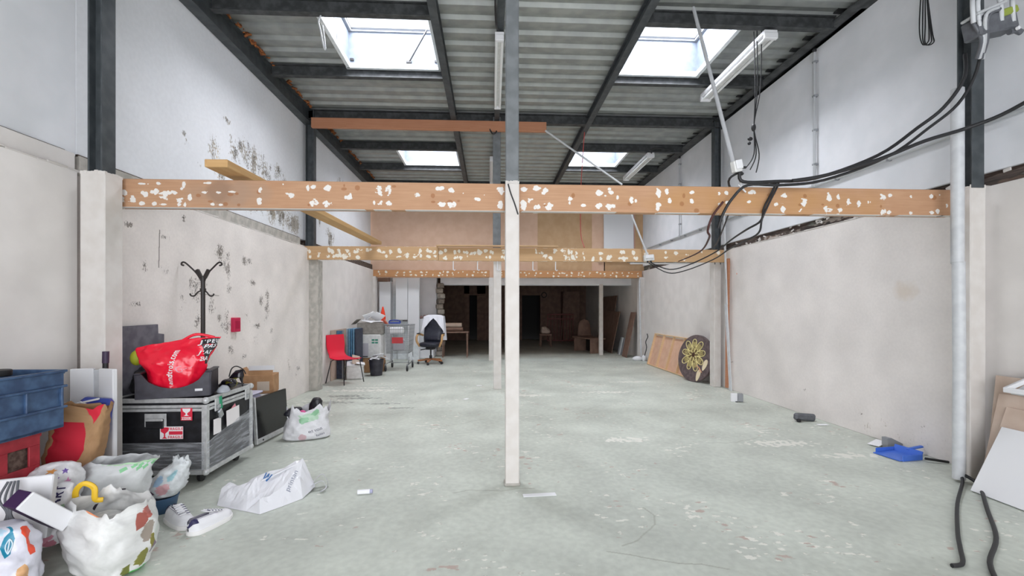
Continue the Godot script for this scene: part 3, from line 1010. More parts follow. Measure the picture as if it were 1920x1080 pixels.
func build_columns() -> void:
	var t := thing("steel_column", "steel column on the side of the crates, dark above a white casing, nearest the viewer", "column")
	part("upper_steel", hcolumn(-2.8, -3.42, 2.3, 4.7, 0.1, 0.12, true), M.steel, t, "dark grey painted steel")
	part("casing", casing(-2.8, -3.42, 0.17, 0.16, 2.31), M.casing, t, "white boxed casing")
	t = thing("steel_column", "dark steel column between the two mould-stained wall bays, casing below the patched beam", "column")
	part("upper_steel", hcolumn(-2.94, -7.62, 2.3, 4.6, 0.13, 0.12, true), M.steel, t)
	part("casing", casing(-2.9, -7.66, 0.2, 0.2, 2.14, false), M.grey_render, t, "dirty plaster casing")
	t = thing("steel_column", "white-cased column beside the hanging grey conduit, nearest on the side of the white panels", "column")
	part("upper_steel", hcolumn(3.84, -3.44, 2.3, 4.7, 0.1, 0.12, false), M.steel, t)
	part("casing", casing(3.85, -3.46, 0.13, 0.14, 2.31), M.casing, t)
	t = thing("steel_column", "dark steel column behind the round flower board, cased in plaster below", "column")
	part("upper_steel", hcolumn(3.9, -7.63, 2.1, 4.6, 0.11, 0.12, true), M.steel, t)
	part("casing", casing(3.9, -7.66, 0.12, 0.16, 2.14, false), M.casing, t)
	t = thing("centre_post", "tall slim post in the middle of the hall, white below and grey above", "post")
	part("lower_shaft", Mb.new().box(Vector3(0.172, 1.15, -3.48), Vector3(0.106, 2.3, 0.1), 0.006), M.casing, t, "white painted lower shaft")
	part("upper_shaft", Mb.new().box(Vector3(0.172, 3.45, -3.48), Vector3(0.1, 2.3, 0.094), 0.006), M.steel_grey, t, "grey upper shaft")
	var fringe := Mb.new()
	for i in 9:
		fringe.box(Vector3(0.125 + i * 0.0118, 2.305, -3.429), Vector3(0.011, rng.randf_range(0.008, 0.03), 0.004), 0.001)
	part("paint_edge", fringe, M.casing, t)
	part("foot_dirt", Mb.new().box(Vector3(0.172, 0.012, -3.48), Vector3(0.125, 0.024, 0.12), 0.01), M.grey_render, t)
	t = thing("centre_post", "second slim post in line behind the middle one, grey above the patched beam", "post")
	part("lower_shaft", Mb.new().box(Vector3(0.13, 1.07, -7.6), Vector3(0.13, 2.14, 0.11), 0.006), M.casing, t)
	part("upper_shaft", Mb.new().box(Vector3(0.12, 3.35, -7.63), Vector3(0.13, 2.4, 0.11), 0.006), M.steel_grey, t)
	t = thing("centre_post", "third slim white post at the mouth of the dark rear room", "post")
	part("lower_shaft", Mb.new().box(Vector3(0.07, 1.07, -11.72), Vector3(0.18, 2.14, 0.12), 0.006), M.casing, t)
	t = thing("steel_column", "white casing at the rear corner beside the white panels", "column")
	part("casing", casing(-2.98, -11.7, 0.2, 0.2, 2.16, false), M.casing, t)
	t = thing("steel_column", "white casing at the rear corner where the loose conduit hangs", "column")
	part("casing", casing(3.98, -11.72, 0.16, 0.18, 2.16, false), M.casing, t)


# plaster dabs seen on the long beam: centre and half size in a frame 1578 wide and 55 high
func dab(p: Pic, zoom_x: float, s: float, top0: float, list: Array, x_from: float, x_span: float) -> void:
	for i in list.size():
		var b: Array = list[i]
		var u: float = zoom_x + b[0] / s
		var v: float = 320.0 + b[1] / s
		var top: float = 336.0 + (u - 207.0) * 0.0133
		var hgt := 55.0 - (u - 207.0) * 0.005
		var kx := p.w / x_span
		var ky := p.h / hgt
		p.blot((u - x_from) * kx, (v - top) * ky, b[2] / s * kx * 0.92, b[3] / s * ky * 0.92, hexc("e6e2dd"), 1.0, 1.5, 7.0, 2.6, i + int(zoom_x))


func build_timbers() -> void:
	var c1 := hexc("c39a79")
	var c2 := hexc("b58a69")
	# the long beam nearest the viewer, in two lengths either side of the middle post
	var a := pic(1500, 112)
	paint_wood(a, c1, c2, 3)
	a.blot(430, 56, 190, 70, hexc("a98d78"), 0.75, 0.5, 1.0, 0.5)
	a.blot(405, 50, 60, 50, hexc("94755f"), 0.6, 0.5, 1.2, 0.6)
	for i in 16:
		a.blot(rng.randf_range(300, 1480), rng.randf_range(15, 100), rng.randf_range(5, 13), rng.randf_range(5, 12), hexc("a06c48"), 0.75, 0.6, 2.0, 1.0, i)
	dab(a, 200.0, 4.571, 0, [[75, 130, 35, 45], [75, 255, 18, 45], [140, 195, 35, 22], [140, 260, 25, 30], [215, 255, 40, 30], [320, 205, 28, 28], [405, 190, 40, 30], [480, 220, 40, 35], [545, 195, 45, 20], [440, 115, 25, 12], [300, 118, 30, 8], [350, 122, 20, 8], [640, 120, 18, 35], [625, 165, 15, 15], [620, 280, 45, 35], [695, 235, 18, 35], [300, 290, 25, 18], [400, 290, 22, 18], [475, 298, 40, 8], [810, 187, 33, 20], [835, 112, 40, 10], [935, 195, 20, 10], [1065, 188, 50, 8], [885, 295, 35, 12], [955, 298, 20, 10], [1280, 165, 18, 25], [1278, 272, 25, 30], [1545, 215, 40, 30], [1695, 165, 18, 30], [1735, 145, 30, 20], [1740, 280, 35, 30], [1855, 155, 30, 25], [1855, 292, 35, 28], [1480, 120, 8, 8]], 207.0, 740.0)
	dab(a, 600.0, 4.8, 0, [[30, 165, 32, 28], [30, 308, 38, 28], [225, 235, 35, 30], [500, 190, 35, 45], [585, 180, 25, 42], [455, 295, 10, 22], [505, 300, 32, 28], [590, 303, 28, 30], [840, 232, 32, 28], [1050, 162, 48, 20], [1160, 175, 28, 30], [1275, 212, 8, 10], [1395, 262, 38, 20], [1068, 308, 35, 28], [1172, 312, 38, 30], [1630, 180, 40, 40], [1615, 312, 30, 30], [1470, 225, 6, 14]], 207.0, 740.0)
	var ma := mat(Color.WHITE, 0.75)
	ma.albedo_texture = a.tex()
	ma.uv1_scale = Vector3(1 / 2.96, 1 / 0.215, 1)
	ma.uv1_offset = Vector3(2.84 / 2.96, 2.322 / 0.215, 0)
	var t := thing("timber_beam", "long beam dabbed with white filler from the middle post to the column above the crates", "beam")
	part("plank", Mb.new().box(Vector3(-1.36, 2.215, -3.575), Vector3(2.96, 0.215, 0.075), 0.004), ma, t)
	paint_lip(t, -2.8, 0.1, 2.108, -3.54)
	var b := pic(1640, 112)
	paint_wood(b, c1, c2, 5)
	b.blot(900, 60, 600, 90, hexc("b78850"), 0.5, 0.6, 0.8, 0.4)
	for i in 16:
		b.blot(rng.randf_range(20, 1600), rng.randf_range(15, 100), rng.randf_range(5, 13), rng.randf_range(5, 12), hexc("9c6a42"), 0.75, 0.6, 2.0, 1.0, i)
	dab(b, 980.0, 4.571, 0, [[20, 165, 28, 25], [125, 155, 32, 25], [200, 183, 32, 28], [78, 250, 28, 28], [15, 300, 30, 35], [125, 315, 32, 20], [220, 305, 42, 30], [402, 240, 22, 24], [395, 280, 8, 14], [512, 300, 20, 14], [640, 195, 30, 26], [732, 195, 26, 20], [727, 160, 14, 12], [690, 218, 10, 8], [792, 228, 12, 20], [640, 305, 28, 35], [730, 312, 38, 26], [905, 255, 28, 28], [940, 262, 12, 16], [1130, 195, 26, 40], [1205, 183, 20, 24], [1225, 258, 18, 24], [1130, 305, 22, 42], [1415, 190, 20, 16], [1412, 263, 22, 18], [1640, 195, 16, 18], [1707, 193, 20, 18], [1715, 268, 18, 16], [1640, 288, 14, 14]], 973.0, 812.0)
	dab(b, 1380.0, 4.571, 0, [[95, 185, 30, 22], [62, 266, 20, 14], [370, 212, 24, 28], [298, 290, 18, 18], [362, 333, 22, 28], [355, 281, 18, 4], [540, 272, 32, 36], [508, 340, 20, 24], [762, 225, 26, 36], [842, 222, 14, 26], [935, 275, 22, 36], [1018, 285, 22, 24], [1103, 272, 6, 14], [1120, 270, 6, 14], [752, 330, 40, 32], [848, 342, 30, 28], [1230, 228, 24, 30], [1293, 212, 18, 14], [1230, 350, 28, 22], [1288, 350, 24, 18], [1488, 225, 20, 14], [1475, 358, 20, 14], [1660, 225, 16, 20], [1660, 358, 22, 18], [1715, 345, 16, 22], [1805, 290, 18, 26], [1735, 210, 8, 6]], 973.0, 812.0)
	var mb := mat(Color.WHITE, 0.75)
	mb.albedo_texture = b.tex()
	mb.uv1_scale = Vector3(1 / 3.58, 1 / 0.215, 1)
	mb.uv1_offset = Vector3(-0.215 / 3.58, 2.322 / 0.215, 0)
	t = thing("timber_beam", "long beam dabbed with white filler from the middle post to the grey conduit", "beam")
	part("plank", Mb.new().box(Vector3(2.005, 2.215, -3.575), Vector3(3.58, 0.215, 0.075), 0.004), mb, t)
	paint_lip(t, 0.25, 3.75, 2.108, -3.54)
	# second and third rows
	var rows := [
		[-3.03, -0.84, 2.36, 2.14, -7.5, "second row beam length over the red chair, small white filler dabs"],
		[-0.84, 2.56, 2.35, 2.13, -7.5, "second row beam length in the middle with hooks below, closely dabbed with filler"],
		[2.56, 4.04, 2.34, 2.13, -7.5, "short second row beam length ending above the round flower board"],
		[-3.05, 0.0, 2.325, 2.15, -11.66, "rear beam speckled with filler over the white panels"],
		[0.16, 3.98, 2.32, 2.145, -11.66, "rear beam speckled with filler over the dark opening"]]
	for r in rows.size():
		var q: Array = rows[r]
		var ln: float = q[1] - q[0]
		var hh: float = q[2] - q[3]
		var p := pic(int(ln * 220), 48)
		paint_wood(p, hexc("c9a57c") if r < 3 else hexc("cb9868"), hexc("be9970") if r < 3 else hexc("b98458"), 11 + r)
		var x := 12.0
		while x < p.w - 8:
			for y in [15.0, 34.0]:
				if rng.randf() < 0.72:
					p.blot(x + rng.randf_range(-9, 9), y + rng.randf_range(-5, 5), rng.randf_range(4, 11) if r < 3 else rng.randf_range(3, 7), rng.randf_range(5, 10) if r < 3 else rng.randf_range(4, 8), hexc("ebe5d8"), 1.0, 1.5, 5.0, 4.0, int(x))
			x += rng.randf_range(14, 40) if r != 2 else rng.randf_range(30, 60)
		var mm := mat(Color.WHITE, 0.75)
		mm.albedo_texture = p.tex()
		mm.uv1_scale = Vector3(1 / ln, 1 / hh, 1)
		mm.uv1_offset = Vector3(-q[0] / ln, q[2] / hh, 0)
		t = thing("timber_beam", q[5], "beam")
		part("plank", Mb.new().box(Vector3((q[0] + q[1]) / 2, (q[2] + q[3]) / 2, q[4] - 0.03), Vector3(ln - 0.004, hh, 0.06), 0.003), mm, t)
		if r == 1:
			for hx in [-0.6, -0.2, 0.13, 0.72, 1.1]:
				part("hook", Mb.new().tube([Vector3(hx, 2.14, -7.53), Vector3(hx, 1.99, -7.53), Vector3(hx + 0.02, 1.975, -7.53), Vector3(hx + 0.035, 1.99, -7.53)], 0.009, 6), M.white_paint, t)
	one("loose_timber", Mb.new().box(Vector3(-0.97, 4.355, -7.5), Vector3(3.82, 0.16, 0.06), 0.004), M.wood_orange, "clean orange timber fixed across below the roof beam", "timber")
	var pl := Mb.new()
	pl.bar(Vector3(-1.93, 2.375, -3.3), Vector3(-1.9, 2.45, -7.75), 0.16, 0.055, 0.004)
	one("loose_plank", pl, M.wood_fresh, "pale raw plank lying from the near beam to the second beam", "plank")
	one("thin_board", Mb.new().box(Vector3(0.13, 2.372, -7.46), Vector3(2.0, 0.022, 0.1), 0.003), M.mdf_dark, "thin brown board lying on top of the second beam", "board")


func paint_lip(t: Node3D, x0: float, x1: float, y: float, z: float) -> void:
	var lip := Mb.new()
	var x := x0
	while x < x1:
		var w := rng.randf_range(0.06, 0.3)
		if rng.randf() < 0.75:
			lip.box(Vector3(minf(x + w / 2, x1), y - 0.001, z - 0.01), Vector3(w, 0.004, 0.05), 0.001)
		x += w
	part("paint_run", lip, M.casing, t)


# ------------------------------------------------------------------ services, lamps and the things along the right wall
func strip_lamp(label: String, a: Vector3, b: Vector3, w: float) -> void:
	var mid := (a + b) / 2
	var t := thing("strip_lamp", label, "lamp", mid, 0.0, "fluorescent strip lamps under the roof")
	var d := (b - a) / 2
	part("batten", Mb.new().bar(-d, d, w, 0.05, 0.006), M.white_paint, t)
	part("reflector", Mb.new().bar(-d * 0.98 - Vector3(0, 0.035, 0), d * 0.98 - Vector3(0, 0.035, 0), w * 0.55, 0.03, 0.01), M.plastic_white, t)
	var dir := d.normalized()
	var side := dir.cross(Vector3.UP).normalized()
	var n := 2 if w > 0.09 else 1
	for s in n:
		var o := side * (w * 0.33 * (s * 2 - 1) if n == 2 else 0.0) - Vector3(0, 0.06, 0)
		part("tube", Mb.new().tube([-d * 0.95 + o, d * 0.95 + o], 0.016, 10), M.tube, t)
	for e in [-1.0, 1.0]:
		part("end_cap", Mb.new().box(d * e * 0.985 - Vector3(0, 0.045, 0), Vector3(w, 0.07, 0.05), 0.008, Basis(-side, Vector3.UP, dir)), M.white_paint, t)


func wire(called: String, pts: Array, r: float, material: Material, label: String, cat := "cable", group := "") -> MeshInstance3D:
	return one(called, Mb.new().tube(smooth(pts), r, 7), material, label, cat, Vector3.ZERO, 0.0, group)


func smooth(pts: Array, n := 5) -> Array:
	var out := []
	for i in pts.size() - 1:
		var p0: Vector3 = pts[maxi(i - 1, 0)]
		var p1: Vector3 = pts[i]
		var p2: Vector3 = pts[i + 1]
		var p3: Vector3 = pts[mini(i + 2, pts.size() - 1)]
		for k in n:
			out.push_back(p1.cubic_interpolate(p2, p0, p3, float(k) / n))
	out.push_back(pts[pts.size() - 1])
	return out


func build_services() -> void:
	M.tube = mat(hexc("eef0f0"), 0.3)
	M.conduit = nmat(hexc("c3c5c8"), hexc("cfd1d3"), 0.6, 0.45, 41)
	M.rail = mat(hexc("b9bbbd"), 0.5)
	strip_lamp("strip lamp under the middle roof beam, just behind the middle post", Vector3(0.11, 4.41, -5.05), Vector3(0.12, 4.41, -6.8), 0.1)
	strip_lamp("twin strip lamp below the near roof light beside the leaning white pole", Vector3(3.1, 4.4, -4.85), Vector3(3.1, 4.4, -6.38), 0.15)
	strip_lamp("far strip lamp beside the far roof light", Vector3(3.2, 4.42, -8.85), Vector3(3.2, 4.42, -10.5), 0.14)
	strip_lamp("farthest strip lamp under the middle roof beam, beyond the orange timber", Vector3(0.05, 4.41, -9.2), Vector3(0.05, 4.41, -10.9), 0.09)
	one("lamp_lead", Mb.new().tube(smooth([Vector3(3.2, 4.42, -8.82), Vector3(3.14, 4.44, -8.7), Vector3(3.25, 4.44, -8.6), Vector3(3.5, 4.42, -8.6)]), 0.012, 6), M.cable, "short black lead curling off the far strip lamp", "cable")
	wire("pipe_lead", [Vector3(0.05, 4.45, -4.2), Vector3(0.055, 4.36, -4.4), Vector3(0.07, 4.4, -4.85), Vector3(0.1, 4.42, -5.0)], 0.012, M.cable, "black lead running along the roof beam to the lamp behind the middle post")
	wire("roof_hook", [Vector3(0.0, 4.34, -7.5), Vector3(0.01, 4.28, -7.47), Vector3(0.05, 4.22, -7.46), Vector3(0.1, 4.24, -7.46), Vector3(0.12, 4.3, -7.5)], 0.012, M.cable, "black hooked cable end below the orange timber", "cable")

	wire("hanging_wire", [Vector3(-1.78, 4.44, -4.88), Vector3(-1.8, 4.37, -4.87), Vector3(-1.78, 4.28, -4.87), Vector3(-1.75, 4.12, -4.87), Vector3(-1.73, 4.08, -4.87), Vector3(-1.74, 4.2, -4.87), Vector3(-1.76, 4.33, -4.87)], 0.008, M.conduit, "short pale looped wire hanging from the roof beam beside the near roof light")
	wire("post_lead", [Vector3(0.14, 2.29, -3.425), Vector3(0.16, 2.22, -3.424), Vector3(0.19, 2.14, -3.424), Vector3(0.215, 2.06, -3.424)], 0.005, M.cable, "thin black lead stuck on the middle post at beam height")

	# big grey conduit in front of the near column
	var t := thing("hanging_conduit", "fat grey plastic conduit standing in front of the near column, jointed half way", "pipe", Vector3(3.645, 0, -3.36))
	part("upper_length", Mb.new().tube([Vector3(0, 3.06, 0), Vector3(0.0, 1.7, 0)], 0.041, 16), M.conduit, t)
	part("lower_length", Mb.new().tube([Vector3(0.004, 1.712, 0.004), Vector3(0.012, 0.9, 0.003), Vector3(0.012, 0.02, 0)], 0.04, 16), M.conduit, t)
	part("joint_ring", Mb.new().tube([Vector3(0.001, 1.712, 0.001), Vector3(0.001, 1.702, 0.001)], 0.0425, 16), M.rail, t)
	wire("floor_cable", [Vector3(3.66, 0.06, -3.36), Vector3(3.6, 0.03, -3.28), Vector3(3.2, 0.012, -2.95), Vector3(2.8, 0.012, -2.58), Vector3(2.62, 0.012, -2.4), Vector3(2.48, 0.012, -2.26), Vector3(2.4, 0.012, -2.24)], 0.011, M.cable, "dark cable on the floor from the conduit foot, hooking round at its end")
	wire("floor_cable", [Vector3(3.67, 0.06, -3.33), Vector3(3.64, 0.03, -3.2), Vector3(3.3, 0.012, -2.85), Vector3(2.95, 0.012, -2.5), Vector3(2.62, 0.012, -2.25), Vector3(2.4, 0.012, -2.0)], 0.012, M.cable, "second dark cable on the floor from the conduit foot, running straight on")

	# thin conduits clipped to the right wall
	var r := thing("wall_conduit", "long pale conduit clipped level along the right-hand wall above the torn strip", "pipe")
	part("run", Mb.new().tube([Vector3(4.0, 2.84, -2.2), Vector3(4.0, 2.85, -5.3), Vector3(4.0, 2.87, -11.3)], 0.018, 8), M.rail, r)
	for i in 12:
		part("clip", Mb.new().box(Vector3(4.005, 2.85, -3.0 - i * 0.68), Vector3(0.05, 0.045, 0.025), 0.004), M.plastic_grey, r)
	for v in [[-5.385, "upright conduit on the right-hand wall nearest the near column"], [-9.35, "upright conduit on the right-hand wall in the far bay"]]:
		var q := thing("wall_conduit", v[1], "pipe")
		part("run", Mb.new().tube([Vector3(3.99, 4.5, v[0]), Vector3(3.99, 2.87, v[0])], 0.016, 8), M.rail, q)
		for i in 4:
			part("clip", Mb.new().box(Vector3(4.0, 4.38 - i * 0.42, v[0]), Vector3(0.05, 0.025, 0.05), 0.004), M.plastic_grey, q)
		part("elbow", Mb.new().ball(Vector3(3.99, 4.52, v[0]), Vector3(0.025, 0.03, 0.025)), M.cable, q)
		part("tee", Mb.new().box(Vector3(3.99, 2.86, v[0]), Vector3(0.05, 0.05, 0.06), 0.008), M.rail, q)

	# the white pole hanging from the roof to a junction box
	wire("hanging_pole", [Vector3(2.1, 4.45, -4.58), Vector3(1.94, 2.5, -3.52)], 0.017, M.conduit, "thin white pole slanting from the roof down to the hanging junction box", "pole")
	var j := thing("junction_box", "small white junction box hanging at the foot of the slanting pole", "junction box", Vector3(1.93, 2.46, -3.46), 0.3)
	part("body", Mb.new().box(Vector3.ZERO, Vector3(0.075, 0.09, 0.05), 0.008, Basis(Vector3.BACK, 0.25)), M.plastic_white, j)
	part("lid", Mb.new().box(Vector3(0, 0.01, 0.03), Vector3(0.065, 0.07, 0.012), 0.004, Basis(Vector3.BACK, 0.25)), M.white_paint, j)
	part("gland", Mb.new().tube([Vector3(0.03, -0.03, 0.0), Vector3(0.065, -0.055, 0)], 0.012, 8), M.cable, j)
	part("gland", Mb.new().tube([Vector3(0.03, -0.01, 0.02), Vector3(0.06, -0.01, 0.035)], 0.01, 8), M.cable, j)
	wire("loose_strip", [Vector3(1.96, 2.38, -3.48), Vector3(2.0, 2.31, -3.5), Vector3(2.03, 2.27, -3.5), Vector3(1.97, 2.33, -3.5)], 0.006, M.white_paint, "thin white strip dangling below the hanging junction box", "strip")
	wire("hanging_pole", [Vector3(0.92, 4.28, -7.44), Vector3(2.13, 3.34, -7.2)], 0.016, M.conduit, "thin white pole slanting from the end of the orange timber", "pole")
	wire("hanging_pole", [Vector3(2.27, 3.05, -7.36), Vector3(2.63, 2.22, -7.42)], 0.016, M.conduit, "thin white pole rising from the box on the second beam", "pole")
	j = thing("junction_box", "small white junction box fixed on the second beam near its end", "junction box", Vector3(2.65, 2.19, -7.44))
	part("body", Mb.new().box(Vector3.ZERO, Vector3(0.17, 0.1, 0.07), 0.008, Basis(Vector3.BACK, 0.1)), M.plastic_white, j)
	part("lid", Mb.new().box(Vector3(0, 0.02, 0.042), Vector3(0.13, 0.06, 0.015), 0.004, Basis(Vector3.BACK, 0.1)), M.white_paint, j)
	part("gland", Mb.new().tube([Vector3(-0.02, -0.04, 0.0), Vector3(-0.02, -0.08, 0.01)], 0.014, 8), M.cable, j)
	part("gland", Mb.new().tube([Vector3(0.03, -0.04, 0.0), Vector3(0.04, -0.08, 0.01)], 0.014, 8), M.cable, j)
	wire("red_rope", [Vector3(1.67, 4.48, -7.9), Vector3(1.66, 4.1, -8.0), Vector3(1.62, 3.4, -8.0), Vector3(1.62, 2.7, -8.0), Vector3(1.6, 2.38, -7.6)], 0.007, mat(hexc("c0504a"), 0.7), "thin red rope hanging from the roof beam", "rope")

	# black cable runs
	wire("main_cable", [Vector3(3.64, 3.3, -3.3), Vector3(3.61, 3.1, -3.28), Vector3(3.5, 2.9, -3.33), Vector3(3.356, 2.766, -3.4), Vector3(3.05, 2.552, -3.42), Vector3(2.575, 2.378, -3.45), Vector3(2.233, 2.345, -3.45), Vector3(1.98, 2.34, -3.45), Vector3(1.95, 2.41, -3.45)], 0.013, M.cable, "thick black cable drooping from the tangled socket box to the hanging junction box")
	wire("main_cable", [Vector3(3.68, 3.28, -3.22), Vector3(3.65, 3.1, -3.24), Vector3(3.55, 2.9, -3.27), Vector3(3.38, 2.74, -3.33), Vector3(3.07, 2.52, -3.36), Vector3(2.58, 2.34, -3.38), Vector3(2.24, 2.3, -3.39), Vector3(1.99, 2.3, -3.4), Vector3(1.88, 2.2, -3.43), Vector3(1.82, 2.08, -3.46), Vector3(1.8, 1.98, -3.49)], 0.011, M.cable, "thin black cable dropping in front of the long beam below the hanging junction box")
	wire("main_cable", [Vector3(3.76, 2.82, -2.9), Vector3(3.7, 2.75, -3.1), Vector3(3.57, 2.7, -3.24), Vector3(3.3, 2.62, -3.28), Vector3(2.95, 2.48, -3.3), Vector3(2.55, 2.36, -3.32), Vector3(2.3, 2.32, -3.34)], 0.014, M.cable, "black cable coming past the near column to join the drooping bundle")
	wire("main_cable", [Vector3(1.84, 2.19, -3.49), Vector3(1.76, 2.08, -3.5), Vector3(1.74, 1.97, -3.54), Vector3(1.88, 1.95, -3.8), Vector3(2.5, 2.02, -5.3), Vector3(3.1, 2.12, -7.3)], 0.009, mat(hexc("4a2522"), 0.6), "reddish dark wire crossing the long beam and running on to the far column")
	var lp := [Vector3(2.242, 2.34, -3.53), Vector3(2.26, 2.34, -3.48), Vector3(2.242, 2.27, -3.5), Vector3(2.18, 2.15, -3.5), Vector3(2.2, 2.06, -3.58), Vector3(2.29, 2.05, -3.95), Vector3(2.615, 2.09, -4.8), Vector3(2.945, 2.08, -5.8), Vector3(3.034, 2.01, -6.8), Vector3(2.864, 1.97, -7.1), Vector3(2.68, 2.1, -7.4)]
	wire("slack_cable", lp, 0.009, M.cable, "slack black cable looping off the long beam to the box on the second beam")
	var lp2 := []
	for i in lp.size():
		lp2.push_back(lp[i] + Vector3(-0.03, -0.03 - 0.003 * i * (10 - i), 0.02))
	lp2[0] = lp[0] + Vector3(0.025, 0, 0)
	lp2[1] = lp[1] + Vector3(0.025, 0, 0)
	lp2[10] = lp[10] + Vector3(-0.04, 0, 0)
	wire("slack_cable", lp2, 0.008, M.cable, "lower of the two slack cables between the long beam and the second beam")
	wire("slack_cable", [Vector3(1.96, 2.42, -3.48), Vector3(1.9, 2.36, -3.52), Vector3(2.3, 2.35, -4.2), Vector3(3.2, 2.3, -6.2), Vector3(3.8, 2.4, -7.5)], 0.009, M.cable, "black cable running back from the hanging junction box to the far column")
	t = thing("hanging_cable", "bunch of thin black cables with a knot hanging beyond the twin strip lamp", "cable")
	for q in [[0.0, 0.0], [0.035, 0.03], [-0.025, -0.02]]:
		part("strand", Mb.new().tube(smooth([Vector3(3.03 + q[0], 4.5, -5.0 + q[1]), Vector3(3.035 + q[0], 3.85, -5.0), Vector3(2.995, 3.42, -5.0), Vector3(3.02 + q[0], 3.1, -5.0), Vector3(2.95 + q[0] * 2, 2.92 - q[1], -5.0)]), 0.006, 6), M.cable, t)
	part("knot", Mb.new().ball(Vector3(2.99, 3.4, -5.0), Vector3(0.025, 0.045, 0.025)), M.cable, t)
	part("plug", Mb.new().ball(Vector3(2.95, 3.27, -5.0), Vector3(0.03, 0.022, 0.02)), M.cable, t)
	part("plug", Mb.new().ball(Vector3(2.94, 3.22, -5.0), Vector3(0.018, 0.02, 0.02)), M.cable, t)
	t = thing("hanging_cable", "looped wires hanging against the right-hand wall near the roof", "cable")
	for q in [0.0, 0.025, -0.03]:
		part("strand", Mb.new().tube(smooth([Vector3(3.92, 4.6, -3.9), Vector3(3.9 + q, 3.95, -3.9), Vector3(3.91 + q * 0.6, 3.74, -3.9), Vector3(3.96 + q, 3.74, -3.88), Vector3(3.975 + q * 0.5, 3.86, -3.9), Vector3(3.93, 4.3, -3.9), Vector3(3.925, 4.6, -3.9)]), 0.005, 6), M.cable, t)

	# tangled socket box at the near column
	t = thing("socket_box", "tangle of grey sockets, plugs and cables hanging at the top of the near column", "socket box", Vector3(3.6, 3.42, -3.12))
	part("housing", Mb.new().box(Vector3(0.03, -0.02, 0), Vector3(0.3, 0.14, 0.13), 0.012, Basis(Vector3.BACK, 0.22)), M.hub, t, "dark grey housing")
	part("lid", Mb.new().box(Vector3(-0.05, 0.06, 0.03), Vector3(0.24, 0.02, 0.13), 0.006, Basis(Vector3.BACK, 0.42)), M.rail, t, "pale flap")
	part("warning_plate", Mb.new().box(Vector3(0.1, 0.05, 0.05), Vector3(0.13, 0.05, 0.06), 0.008, Basis(Vector3.BACK, 0.35)), mat(hexc("8d9a3c"), 0.5), t, "yellow-green plate")
	part("knob", Mb.new().tube([Vector3(0.12, -0.09, 0.05), Vector3(0.17, -0.075, 0.05), Vector3(0.21, -0.09, 0.05)], 0.02, 10), M.hub, t)
	part("white_plug", Mb.new().tube([Vector3(0.145, -0.08, 0.075), Vector3(0.148, -0.08, 0.09)], 0.013, 10), M.white_paint, t)
	for q in [[-0.16, 0.08, -0.12, 0.22], [-0.12, 0.1, -0.06, 0.24], [0.05, 0.1, 0.04, 0.26], [0.14, 0.1, 0.18, 0.24]]:
		part("lead", Mb.new().tube(smooth([Vector3(q[0], q[1] - 0.12, 0.06), Vector3(q[0] - 0.02, q[1], 0.07), Vector3(q[2], q[3], 0.02)]), 0.014, 7), M.conduit, t)
	for q in [[-0.12, 0.0], [-0.1, 0.03], [-0.15, -0.02], [-0.07, 0.02]]:
		part("lead", Mb.new().tube(smooth([Vector3(q[0] + 0.1, 0.06, 0.05 + q[1]), Vector3(q[0], -0.0, 0.06 + q[1]), Vector3(q[0] * 0.6 + 0.02, -0.13, 0.03), Vector3(0.02 + q[1], -0.22, -0.06)]), 0.012, 7), [M.conduit, M.cable, M.rail, M.hub][int(absf(q[0]) * 100) % 4], t)

	# conduit and socket box beside the far column
	var c := thing("loose_conduit", "flat white conduit leaning at the far column in front of the cream lining", "pipe")
	part("upper_length", Mb.new().bar(Vector3(3.86, 3.0, -7.3), Vector3(3.83, 1.4, -7.15), 0.02, 0.06, 0.006), M.conduit, c)
	part("lower_length", Mb.new().bar(Vector3(3.83, 1.42, -7.17), Vector3(3.84, 0.03, -7.05), 0.02, 0.065, 0.006), M.conduit, c)
	one("brown_batten", Mb.new().box(Vector3(3.95, 1.1, -7.35), Vector3(0.04, 2.15, 0.05), 0.004, Basis(Vector3.RIGHT, 0.02)), M.wood_orange, "thin brown batten standing in the gap beside the far column", "batten")
	var s := thing("floor_socket", "small grey and white socket block lying on the floor near the far column", "socket", Vector3(3.56, 0.06, -6.38), -0.4)
	part("plate", Mb.new().box(Vector3(-0.03, 0, 0), Vector3(0.09, 0.12, 0.05), 0.006), M.white_paint, s)
	part("block", Mb.new().box(Vector3(0.05, 0.005, 0), Vector3(0.07, 0.11, 0.09), 0.006), M.plastic_grey, s)
	part("foot", Mb.new().box(Vector3(0, -0.055, 0.03), Vector3(0.03, 0.012, 0.02), 0.003), M.cable, s)
	wire("corner_conduit", [Vector3(3.86, 2.1, -11.5), Vector3(3.87, 1.2, -11.5), Vector3(3.9, 0.12, -11.5)], 0.022, M.conduit, "white conduit running down the rear corner casing", "pipe")
	one("rag_heap", Mb.new().ball(Vector3(3.8, 0.05, -11.5), Vector3(0.13, 0.07, 0.1)).ball(Vector3(3.94, 0.07, -11.4), Vector3(0.06, 0.09, 0.06)), M.white_paint, "small white heap at the foot of the rear corner conduit", "rag")
	wire("corner_lead", [Vector3(3.92, 0.15, -11.3), Vector3(3.97, 0.35, -11.3), Vector3(3.95, 0.5, -11.3), Vector3(4.0, 0.62, -11.3), Vector3(4.0, 0.7, -11.35)], 0.011, M.cable, "dark knotted lead standing up at the rear corner")


